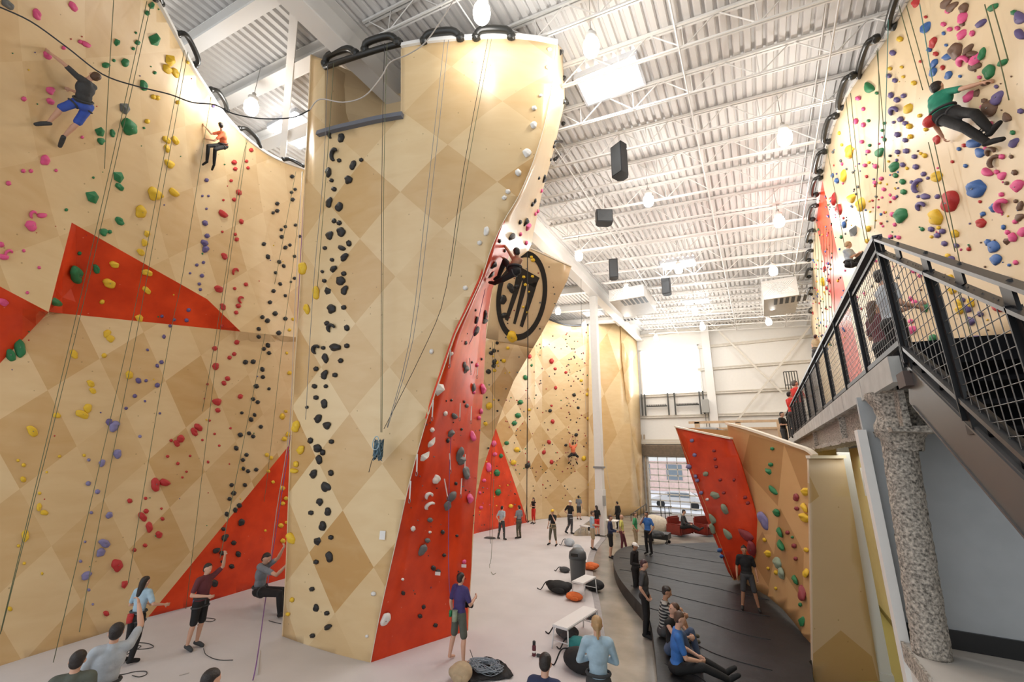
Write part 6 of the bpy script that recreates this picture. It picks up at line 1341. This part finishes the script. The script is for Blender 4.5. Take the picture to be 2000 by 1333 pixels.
# standing people left of the tower ------------------------------------
stand('long-haired woman in pale blue T-shirt and black leggings by the left wall', (247, 1298), (262, 1127), -20, arms=('front', 'side'), top=('paleblue', 'short'), bottom=('black', 'pants'), hair=('dark', 'long'), look=35, harness='charcoal', chalk='red', female=True, near=True)
stand('man in maroon T-shirt and black shorts raising one arm to his rope', (375, 1268), (388, 1101), 75, arms=('high', 'front'), top=('maroon', 'short'), bottom=('black', 'shorts'), hair=('dark', 'short'), shoes='charcoal', harness=True, chalk='blue', near=True, look=25)
lw = P(226, 1238, z=1.58)
g_, BJ = stand('man in pale grey T-shirt looking up, arm raised, lower left', loc=(lw[0], lw[1], .03), height=1.70, yaw=-72, arms=('front', 'up'), top=('lightgrey', 'short'), bottom=('black', 'pants'), hair=('dark', 'short'), look=45, near=True, harness=True)
lw = P(150, 1296, z=1.50)
stand('dark-haired person in a dark green top at the bottom left frame edge', loc=(lw[0], lw[1], .03), height=1.62, yaw=-60, top=('moss', 'short'), bottom=('charcoal', 'pants'), hair=('dark', 'short'), look=25, near=True)
lw = P(404, 1340, z=1.6); stand('person of whom only the dark crown of the head shows at the bottom edge', loc=(lw[0], lw[1], .03), height=1.72, yaw=0, top=('charcoal', 'short'), bottom=('charcoal', 'pants'), hair=('dark', 'short'), near=True)
def camera_(g, J, D):
    bm = bmesh.new(); c = (J['wl'] + J['wr']) / 2 + D['fw'] * .05; box(bm, -.07, .07, -.05, .05, -.045, .055, Matrix.Translation(c)); lathe(bm, [(.04, 0), (.045, .05), (.045, .12)], 12, Matrix.Translation(c + V3((.05, 0, 0))) @ Matrix.Rotation(math.pi / 2, 4, 'Y')); finish('belay_glove_bag', bm, CLO['black'], g)
def bottle_bag(g, J, D):
    camera_(g, J, D); bm = bmesh.new(); c = D['mh'] - D['fw'] * .15 + D['rt'] * .03 + D['up'] * .03; lathe(bm, [(.05, -.12), (.055, -.04), (.052, .06), (.055, .07)], 14, Matrix.Translation(c)); finish('chalk_bag', bm, HM['sage'], g)
    bm = bmesh.new(); lathe(bm, [(.03, -.06), (.035, 0), (.03, .05)], 10, Matrix.Translation(c - D['rt'] * .12)); finish('belay_device', bm, HM['green'], g)
stand('man in purple T-shirt and green shorts, back to us, before the red face', (892, 1297), (917, 1117), 8, arms=('down', 'hold'), legs='apart', top=('purple', 'short'), bottom=('moss', 'shorts'), hair=('dark', 'short'), shoes=None, look=30, near=True, extra=bottle_bag)
lw = P(1064, 1308, z=1.5); stand('person in a dark blue shirt seen from behind at the bottom edge, centre', loc=(lw[0], lw[1], .03), height=1.64, yaw=-10, top=('navy', 'short'), bottom=('charcoal', 'pants'), hair=('dark', 'short'), near=True)
lw = P(1166, 1226, z=1.60); stand('woman with blonde ponytail and pale blue long sleeves, arms crossed, at the front', loc=(lw[0], lw[1], .03), height=1.72, yaw=-25, arms=('cross', 'cross'), top=('paleblue', 'long'), bottom=('charcoal', 'pants'), hair=('blonde', 'pony'), female=True, near=True, harness=True)
# around the mat --------------------------------------------------------
def st(label, foot, head, face_, **k): return stand(label, foot, head, face_, **k)
st('man in dark grey T-shirt and black trousers standing by the mat edge', (1264, 1246), (1259, 1093), 85, z=.003, arms=('down', 'pocket'), top=('charcoal', 'short'), bottom=('black', 'pants'), hair=('red', 'short'), near=True)
st('woman with white visor, black long-sleeved top and black capris at the mat edge', (1244, 1172), (1244, 1060), 100, z=.003, arms=('pocket', 'front'), top=('black', 'long'), bottom=('black', 'capri'), hair=('dark', 'bun'), cap='white', female=True, near=True, skin=SKIN2)
st('woman in navy jacket and black shorts holding a phone', (1194, 1092), (1193, 1006), 80, z=.003, arms=('front', 'front'), top=('navy', 'long'), bottom=('black', 'shorts'), hair=('brown', 'short'), female=True)
st('balding man in yellow T-shirt resting one foot on the mat', (1216, 1077), (1219, 1009), 80, z=.003, arms=('pocket', 'pocket'), legs=('walk', 'straight'), top=('yellow', 'short'), bottom=('maroon', 'pants'), hair=('bald', 'short'))
st('man in green T-shirt beside the man in yellow', (1243, 1075), (1238, 1001), 85, z=.003, arms=('pocket', 'pocket'), top=('green', 'short'), bottom=('khaki', 'pants'), hair=('brown', 'short'))
st('man in blue T-shirt and black trousers standing on the black mat', (1268, 1084), (1261, 999), 200, z=.355, arms=('pocket', 'chin'), top=('blue', 'short'), bottom=('black', 'pants'), hair=('dark', 'short'), skin=SKIN2, face=True)
st('man in black behind the blue-shirted man by the far wall', (1208, 1034), (1207, 984), -70, z=.003, top=('black', 'long'), bottom=('black', 'pants'), hair=('dark', 'short'))
st('boy in pale blue T-shirt and khaki shorts next to the hall column', (1158, 1075), (1157, 998), 60, arms=('front', 'front'), top=('paleblue', 'short'), bottom=('khaki', 'shorts'), hair=('brown', 'short'), chalk='black')
st('person in black mostly hidden behind the hall column', (1167, 1048), (1166, 991), -60, arms=('front', 'front'), top=('black', 'short'), bottom=('red', 'shorts'), hair=('dark', 'long'))
st('woman in yellow helmet, black T-shirt and harness walking towards us', (1080, 1066), (1079, 995), 185, arms=('chin', 'down'), legs='apart', top=('black', 'short'), bottom=('olive', 'capri'), hair=None, helmet='yellow', female=True, harness='khaki', face=True)
st('man in black T-shirt and white helmet striding by the far wall', (1114, 1044), (1112, 978), 20, arms=('hips', 'hips'), legs=('rear', 'straight'), top=('black', 'short'), bottom=('charcoal', 'pants'), helmet='white', hair=None, harness='lightgrey')
st('man in dark grey T-shirt reaching to the far wall', (1131, 1016), (1132, 970), 0, arms=('hold', 'down'), top=('grey', 'short'), bottom=('charcoal', 'shorts'), hair=('dark', 'short'), look=30)
st('woman in black top and bright red trousers with folded arms', (1042, 1024), (1041, 974), 200, arms=('cross', 'cross'), top=('black', 'tank'), bottom=('red', 'capri'), hair=('dark', 'long'), female=True, face=True)
st('belayer in grey T-shirt and khaki trousers beside the red wedge', (1013, 1053), (1014, 987), -75, arms=('front', 'front'), top=('grey', 'short'), bottom=('olive', 'pants'), hair=('dark', 'short'), harness=True, look=25)
st('man in grey T-shirt with hands clasped behind his back', (979, 1055), (983, 988), 5, arms=('back', 'back'), legs='apart', top=('lightgrey', 'short'), bottom=('charcoal', 'pants'), hair=('dark', 'short'), look=20)
st('man in black T-shirt and grey shorts standing on the black mat under the red wall', (1467, 1193), (1449, 1074), 175, z=.355, arms=('down', 'down'), legs='apart', top=('black', 'short'), bottom=('charcoal', 'shorts'), hair=('dark', 'topknot'), skin=SKIN2, near=True, face=True)
sit('person in black and grey striped sweater sitting on the mat hugging the knees', (1297, 1232), 80, .355, ('striped', 'long'), ('charcoal', 'shorts'), 'hug', hair=('dark', 'curly'), shoes='olive', skin=SKIN2, near=True, s=1.0)
sit('woman in black tank top sitting on the mat between two others', (1312, 1268), 110, .355, ('black', 'tank'), ('denim', 'pants'), 'hug', hair=('brown', 'bun'), near=True, s=.95, look=120, female=True, face=True)
sit('man in bright blue T-shirt sitting on the mat with stretched legs', (1322, 1302), 75, .355, ('blue', 'short'), ('black', 'pants'), 'stretch', hair=('brown', 'short'), near=True, s=1.0)
# mezzanine --------------------------------------------------------------
for (hx_, hy_), col_, hr_, lab in (((1551, 744), 'red', 'grey', 'grey-haired person in red T-shirt leaning over the far mezzanine railing'), ((1541, 766), 'red', 'dark', 'dark-haired person in red T-shirt beside the grey-haired one on the mezzanine')):
    a = P(hx_, hy_, x=1.0 if col_ == 'red' else 1.0); Y = 16.5 if hr_ == 'grey' else 18.5; a = P(hx_, hy_, y=Y)
    stand(lab, loc=(a[0], a[1], a[2] - 1.72), height=1.75, yaw=60, arms=('hold', 'hold'), top=(col_, 'short'), bottom=('charcoal', 'pants'), hair=(hr_, 'short'), look=30)
a = P(1525, 806, y=22.2); stand('dark-haired person in black on the timber platform by the railing end', loc=(a[0], a[1], a[2] - 1.7), height=1.73, yaw=120, arms=('cross', 'cross'), top=('black', 'short'), bottom=('charcoal', 'pants'), hair=('dark', 'short'))
stand('pale-shirted person on the mezzanine seen through the wire panels', loc=(1.75, 7.2, 4.92), height=1.72, yaw=80, arms=('hold', 'front'), top=('lightgrey', 'short'), bottom=('black', 'pants'), hair=('dark', 'short'), look=30)
stand('belayer in a pinkish top behind the railing on the mezzanine', loc=(1.9, 8.6, 4.92), height=1.7, yaw=70, arms=('front', 'front'), top=('maroon', 'short'), bottom=('black', 'shorts'), hair=('brown', 'long'), look=30, female=True)

# ================================================================== things on the floor
def bench(foot, lab, ln=1.1, rot=0, h=.46, w_=.38):
    b = P(foot[0], foot[1], z=.03); g = empty('bench', b, label=lab, cat='bench'); g.rotation_euler.z = math.radians(rot); wm = mat('bench_white', (.72, .72, .72), .45)
    bm = bmesh.new(); vs = box(bm, -w_ / 2, w_ / 2, -ln / 2, ln / 2, h - .05, h); bmesh.ops.bevel(bm, geom=bm.edges[:], offset=.012, segments=2, affect='EDGES'); finish('seat', bm, wm, g, world=False)
    for x in (-1, 1):
        for y in (-1, 1): bm = bmesh.new(); tube(bm, [(x * (w_ / 2 - .02), y * (ln / 2 - .05), h - .05), (x * (w_ / 2 + .01), y * (ln / 2 - .02), .0)], .016, 8); finish('leg', bm, wm, g, world=False)
    for y in (-1, 1): bm = bmesh.new(); tube(bm, [(-w_ / 2, y * (ln / 2 - .04), .16), (w_ / 2, y * (ln / 2 - .04), .16)], .012, 6); finish('stretcher', bm, wm, g, world=False)
    return g
bench((1142, 1165), 'white slatted bench beside the grey bin', .9, -5); bench((1126, 1250), 'long white bench in front of the ponytailed woman', 1.5, -6); bench((1147, 1044), 'small white bench by the hall column', .8, 60, .4)
b = P(1129, 1138, z=.03); g = empty('litter_bin', b, label='dark grey round litter bin with a domed lid among the bags', cat='bin'); GB = mat('bin_grey', (.10, .11, .115), .45)
bm = bmesh.new(); lathe(bm, [(.21, 0), (.23, .04), (.27, .72), (.29, .74), (.27, .70)], 28, Matrix.Translation(b)); finish('body', bm, GB, g)
bm = bmesh.new(); lathe(bm, [(.29, .70), (.29, .78), (.27, .90), (.16, 1.0), (.02, 1.03)], 28, Matrix.Translation(b)); finish('lid', bm, mat('lid_grey', (.07, .08, .085), .4), g)
bm = bmesh.new(); box(bm, b[0] - .12, b[0] + .12, b[1] - .295, b[1] - .26, .84, .93); finish('flap', bm, BLACK, g)
def bag(foot, size, m, lab, seed=0, strap=True, name='backpack', z=.03):
    b = V3(P(foot[0], foot[1], z=z)); rr = random.Random(seed); g = empty(name, b, label=lab, cat='bag' if name != 'shoe_pair' else 'shoes'); bm = bmesh.new()
    ell(bm, b + V3((0, 0, size[2] * .45)), (V3((1, 0, 0)), V3((0, 1, 0)), V3((0, 0, 1))), (size[0] / 2, size[1] / 2, size[2] / 2))
    for k in range(5): ell(bm, b + V3((rr.uniform(-.35, .35) * size[0], rr.uniform(-.35, .35) * size[1], size[2] * rr.uniform(.2, .6))), (V3((1, 0, 0)), V3((0, 1, 0)), V3((0, 0, 1))), (size[0] * .25, size[1] * .25, size[2] * .3))
    for v in bm.verts: v.co.z = max(v.co.z, z + .004)
    blob('sack', bm, m, g, .014, 2)
    bm = bmesh.new(); ell(bm, b + V3((size[0] * .1, -size[1] * .42, size[2] * .35)), (V3((1, 0, 0)), V3((0, 1, 0)), V3((0, 0, 1))), (size[0] * .28, size[1] * .14, size[2] * .26)); blob('pocket', bm, m, g, .014, 2)
    if strap: bm = bmesh.new(); tube(bm, bez([b + V3((-size[0] * .3, 0, size[2] * .8)), b + V3((-size[0] * .55, -.05, size[2] * .7)), b + V3((-size[0] * .75, -.1, .02)), b + V3((-size[0] * .95, -.05, .02))], 5), .014, 6); finish('strap', bm, CLO['black'], g)
    return g
TEALC = cl('teal_bag', (.01, .16, .16)); ORC = cl('orange_bag', (.65, .14, .03))
bag((1112, 1045 + 22), (.5, .4, .34), CLO['lightgrey'], 'pale grey pack on the bench row behind the bin', 1); bag((1128, 1078), (.42, .4, .3), CLO['lightgrey'], 'heap of pale clothes and a red cap behind the bin', 2, False, 'clothes_heap')
bag((1103, 1118), (.4, .3, .18), CLO['charcoal'], 'dark shoes and straps left of the bin', 3); bag((1155, 1113), (.5, .4, .26), ORC, 'orange and black bag right of the bin', 4)
bag((1092, 1158), (.75, .55, .34), CLO['black'], 'large black backpack lying left of the white bench', 5); bag((1122, 1173), (.5, .35, .22), ORC, 'orange-brown climbing shoes and sack under the white bench', 6, False)
bag((1162, 1152), (.6, .5, .3), CLO['black'], 'black coat heaped at the right of the white bench', 7, False, 'coat_heap')
bag((1152, 1206), (.42, .4, .2), CLO['charcoal'], 'dark bag with blue lining on the end of the long bench', 8, False); bag((1108, 1245), (.55, .45, .25), CLO['charcoal'], 'black harness and straps beside the long bench', 9); bag((1130, 1275), (.5, .45, .3), TEALC, 'teal backpack under the long bench', 10); bag((1132, 1310), (.65, .5, .4), CLO['black'], 'big black rucksack in front of the teal backpack', 11)
bag((958, 1052), (.6, .4, .06), CLO['charcoal'], 'flat dark coat on the pale floor near the clasped-hands man', 12, False, 'coat_heap'); bag((900, 1332), (.42, .4, .32), CLO['khaki'], 'khaki rope bag at the bottom edge beside the tarp', 13, False)
b = P(1043, 1282, z=.03); g = empty('thermos_bottle', b, label='dark wine-coloured thermos standing on the pale floor', cat='bottle'); bm = bmesh.new(); lathe(bm, [(.035, 0), (.04, .01), (.04, .17), (.03, .2)], 14, Matrix.Translation(b)); finish('body', bm, CLO['maroon'], g); bm = bmesh.new(); lathe(bm, [(.032, .2), (.032, .26), (.02, .27)], 14, Matrix.Translation(b)); finish('cap', bm, BLACK, g); bm = bmesh.new(); lathe(bm, [(.0405, .06), (.0405, .10)], 14, Matrix.Translation(b)); finish('label', bm, WHITE, g)
b = P(1050, 1284, z=.03); bm = bmesh.new(); capsule(bm, b + np.array([0, 0, .03]), b + np.array([.14, .04, .03]), .03, .028); props(finish('lying_bottle', bm, CLO['charcoal']), label='small dark bottle lying beside the thermos', cat='bottle')
b = P(206, 1212, z=.03); 
# rope tarp with a pile of rope
g = empty('rope_tarp', P(945, 1310, z=.03), label='round black tarp on the floor at the bottom edge', cat='tarp')
bm = bmesh.new(); top_ = [P(*q, z=.05) for q in ((895, 1318), (910, 1300), (930, 1289), (955, 1286), (985, 1296), (1000, 1315), (1003, 1324), (960, 1330), (920, 1334), (897, 1330))]; f_ = bm.faces.new([bm.verts.new(p) for p in top_]); bmesh.ops.triangulate(bm, faces=[f_]); bmesh.ops.subdivide_edges(bm, edges=bm.edges[:], cuts=4, use_grid_fill=True)
for v in bm.verts: v.co.z += random.uniform(-.012, .03)
finish('sheet', bm, CLO['black'], g).modifiers.new('t', 'SOLIDIFY').thickness = .01
rr = random.Random(9); c0 = V3(P(948, 1305, z=.09)); pts = [c0]
for k in range(240): a = k * .7 + rr.uniform(-.3, .3); pts.append(c0 + V3((math.cos(a) * rr.uniform(.1, .40), math.sin(a) * rr.uniform(.08, .30), rr.uniform(0, .08))))
bm = bmesh.new(); tube(bm, bez(pts, 3), .0065, 5); props(finish('rope_pile', bm, mat('rope_bluegrey', (.26, .30, .34), .8)), label='loose pile of blue-grey rope lying on the black tarp', cat='rope')
# loops of rope on the floor
def floor_rope(pxs, lab, colr='dark', r=.007):
    rope(bez([V3(P(a, b, z=.04)) for a, b in pxs], 4), colr, lab, r)
floor_rope([(248, 1262), (268, 1256), (290, 1258), (300, 1264), (285, 1268), (258, 1270), (240, 1278), (232, 1292), (225, 1300), (245, 1268), (275, 1262), (262, 1272), (236, 1285), (222, 1299)], 'tangle of dark rope loops behind the woman in pale blue')
floor_rope([(215, 1320), (240, 1318), (262, 1313), (284, 1312), (286, 1318), (272, 1323), (258, 1320)], 'dark rope loop on the floor right of the bearded man')
rope(bez([V3(P(411, 1172, y=7.0)), V3(P(401, 1185, y=6.95)), V3(P(398, 1230, y=6.6)), V3(P(398, 1270, z=.06)), V3(P(410, 1284, z=.04)), V3(P(430, 1290, z=.04)), V3(P(455, 1290, z=.04))], 4), 'dark', 'dark rope tail hanging from the maroon-shirted man hand to the floor')
floor_rope([(385, 1214), (400, 1208), (420, 1210), (412, 1215), (395, 1214), (386, 1222)], 'small rope coil on the floor behind the maroon-shirted man')
floor_rope([(525, 1213), (535, 1216), (549, 1219)], 'short rope end beside the tower foot'); floor_rope([(350, 1320), (358, 1318), (369, 1315)], 'white-ended quickdraw lying on the floor', 'pale')
rope(bez([V3(P(918, 1270, z=.3)), V3(P(924, 1288, z=.1)), V3(P(924, 1300, z=.05))], 4), 'dark', 'thin rope from the tarp to the purple-shirted man')
# lounge: sofas, stair handrails, black equipment rack
LEA = mat('red_leather', (.22, .03, .02), .35, noise=.15, bump=.2, bscale=12)
def sofa(foot, lab, rot, wd=1.0):
    b = P(foot[0], foot[1], z=0); g = empty('armchair', b, label=lab, cat='armchair'); g.rotation_euler.z = math.radians(rot)
    for nm, d in (('seat', (-wd / 2, wd / 2, -.4, .4, .08, .44)), ('backrest', (-wd / 2, wd / 2, .3, .52, .3, .92)), ('armrest', (-wd / 2 - .18, -wd / 2 + .02, -.45, .45, .08, .62)), ('armrest', (wd / 2 - .02, wd / 2 + .18, -.45, .45, .08, .62))):
        bm = bmesh.new(); box(bm, *d); bmesh.ops.bevel(bm, geom=bm.edges[:], offset=.07, segments=4, affect='EDGES'); finish(nm, bm, LEA, g, world=False, smooth=True, ang=1.2)
    bm = bmesh.new(); box(bm, -wd / 2 + .04, wd / 2 - .04, -.42, .3, .42, .52); bmesh.ops.bevel(bm, geom=bm.edges[:], offset=.04, segments=3, affect='EDGES'); finish('cushion', bm, LEA, g, world=False, smooth=True, ang=1.2)
    return b
sb = sofa((1330, 1046), 'red leather armchair with a person, seen between the men and the red wall', 70, 1.1); sofa((1384, 1046), 'red leather armchair partly hidden behind the red bouldering wall', 60, 1.1)
sit('person in dark clothes lounging in the red armchair with legs over the side', (1334, 1030), 95, .42, ('charcoal', 'long'), ('black', 'pants'), 'stretch', hair=('dark', 'short'))
g = empty('stair_handrail', P(1262, 1000, z=0), label='dark metal handrail with balusters by the glass door', cat='handrail')
for a, b_ in (((1232, 1006), (1262, 985)),):
    A_, B_ = V3(P(a[0], a[1], y=29)), V3(P(b_[0], b_[1], y=33)); bm = bmesh.new(); tube(bm, [A_, B_], .03, 6); finish('rail', bm, BLACK, g)
    for k in range(6): c = A_.lerp(B_, k / 5); bm = bmesh.new(); tube(bm, [c, V3((c.x, c.y, 0))], .02, 5); finish('baluster', bm, BLACK, g)
g = empty('stair_handrail', P(1295, 1015, z=0), label='dark metal posts and rail right of the glass door bottom', cat='handrail')
for px in (1290, 1298, 1306): 
    bm = bmesh.new(); a = P(px, 990, y=30); tube(bm, [a, (a[0], a[1], 0)], .025, 5); finish('post', bm, BLACK, g)
bm = bmesh.new(); tube(bm, [P(1268, 1003, y=30), P(1312, 1003, y=30)], .025, 5); tube(bm, [P(1268, 990, y=30), P(1312, 990, y=30)], .025, 5); finish('rail', bm, BLACK, g)
c = P(1287, 1063, z=0); g = empty('equipment_trolley', c, label='low black trolley piled with straps behind the blue-shirted man', cat='trolley')
bm = bmesh.new(); box(bm, c[0] - .5, c[0] + .5, c[1] - .3, c[1] + .5, .25, .5); finish('tray', bm, BLACK, g)
for a in (-.4, .4):
    for b_ in (-.2, .4): bm = bmesh.new(); lathe(bm, [(.06, -.03), (.08, 0), (.06, .03)], 12, Matrix.Translation((c[0] + a, c[1] + b_, .08)) @ Matrix.Rotation(math.pi / 2, 4, 'X')); tube(bm, [(c[0] + a, c[1] + b_, .08), (c[0] + a, c[1] + b_, .26)], .015, 5); finish('wheel', bm, BLACK, g)
bag((1283, 1052), (.7, .5, .35), CLO['charcoal'], 'dark straps heaped on the black trolley', 21, True, 'strap_heap', z=.5)
c = P(1262, 1045, z=0); bm = bmesh.new(); ell(bm, V3((c[0] + .3, c[1] + .8, .45)), (V3((1, 0, 0)), V3((0, 1, 0)), V3((0, 0, 1))), (.8, .5, .5)); props(blob('cloth_bundle', bm, cl('cream', (.6, .54, .44)), None, .03, 3), label='cream cloth bundle behind the men by the glass door', cat='bundle')
c = P(1190, 1045, z=0); g = empty('side_table', c, label='small white table near the hall column and far climbing wall', cat='table')
bm = bmesh.new(); box(bm, c[0] - .5, c[0] + .5, c[1] - .3, c[1] + .3, .7, .74); finish('tabletop', bm, WHITE, g)
for a in (-.45, .45):
    for b_ in (-.25, .25): bm = bmesh.new(); tube(bm, [(c[0] + a, c[1] + b_, .7), (c[0] + a, c[1] + b_, 0)], .02, 5); finish('leg', bm, WHITE, g)
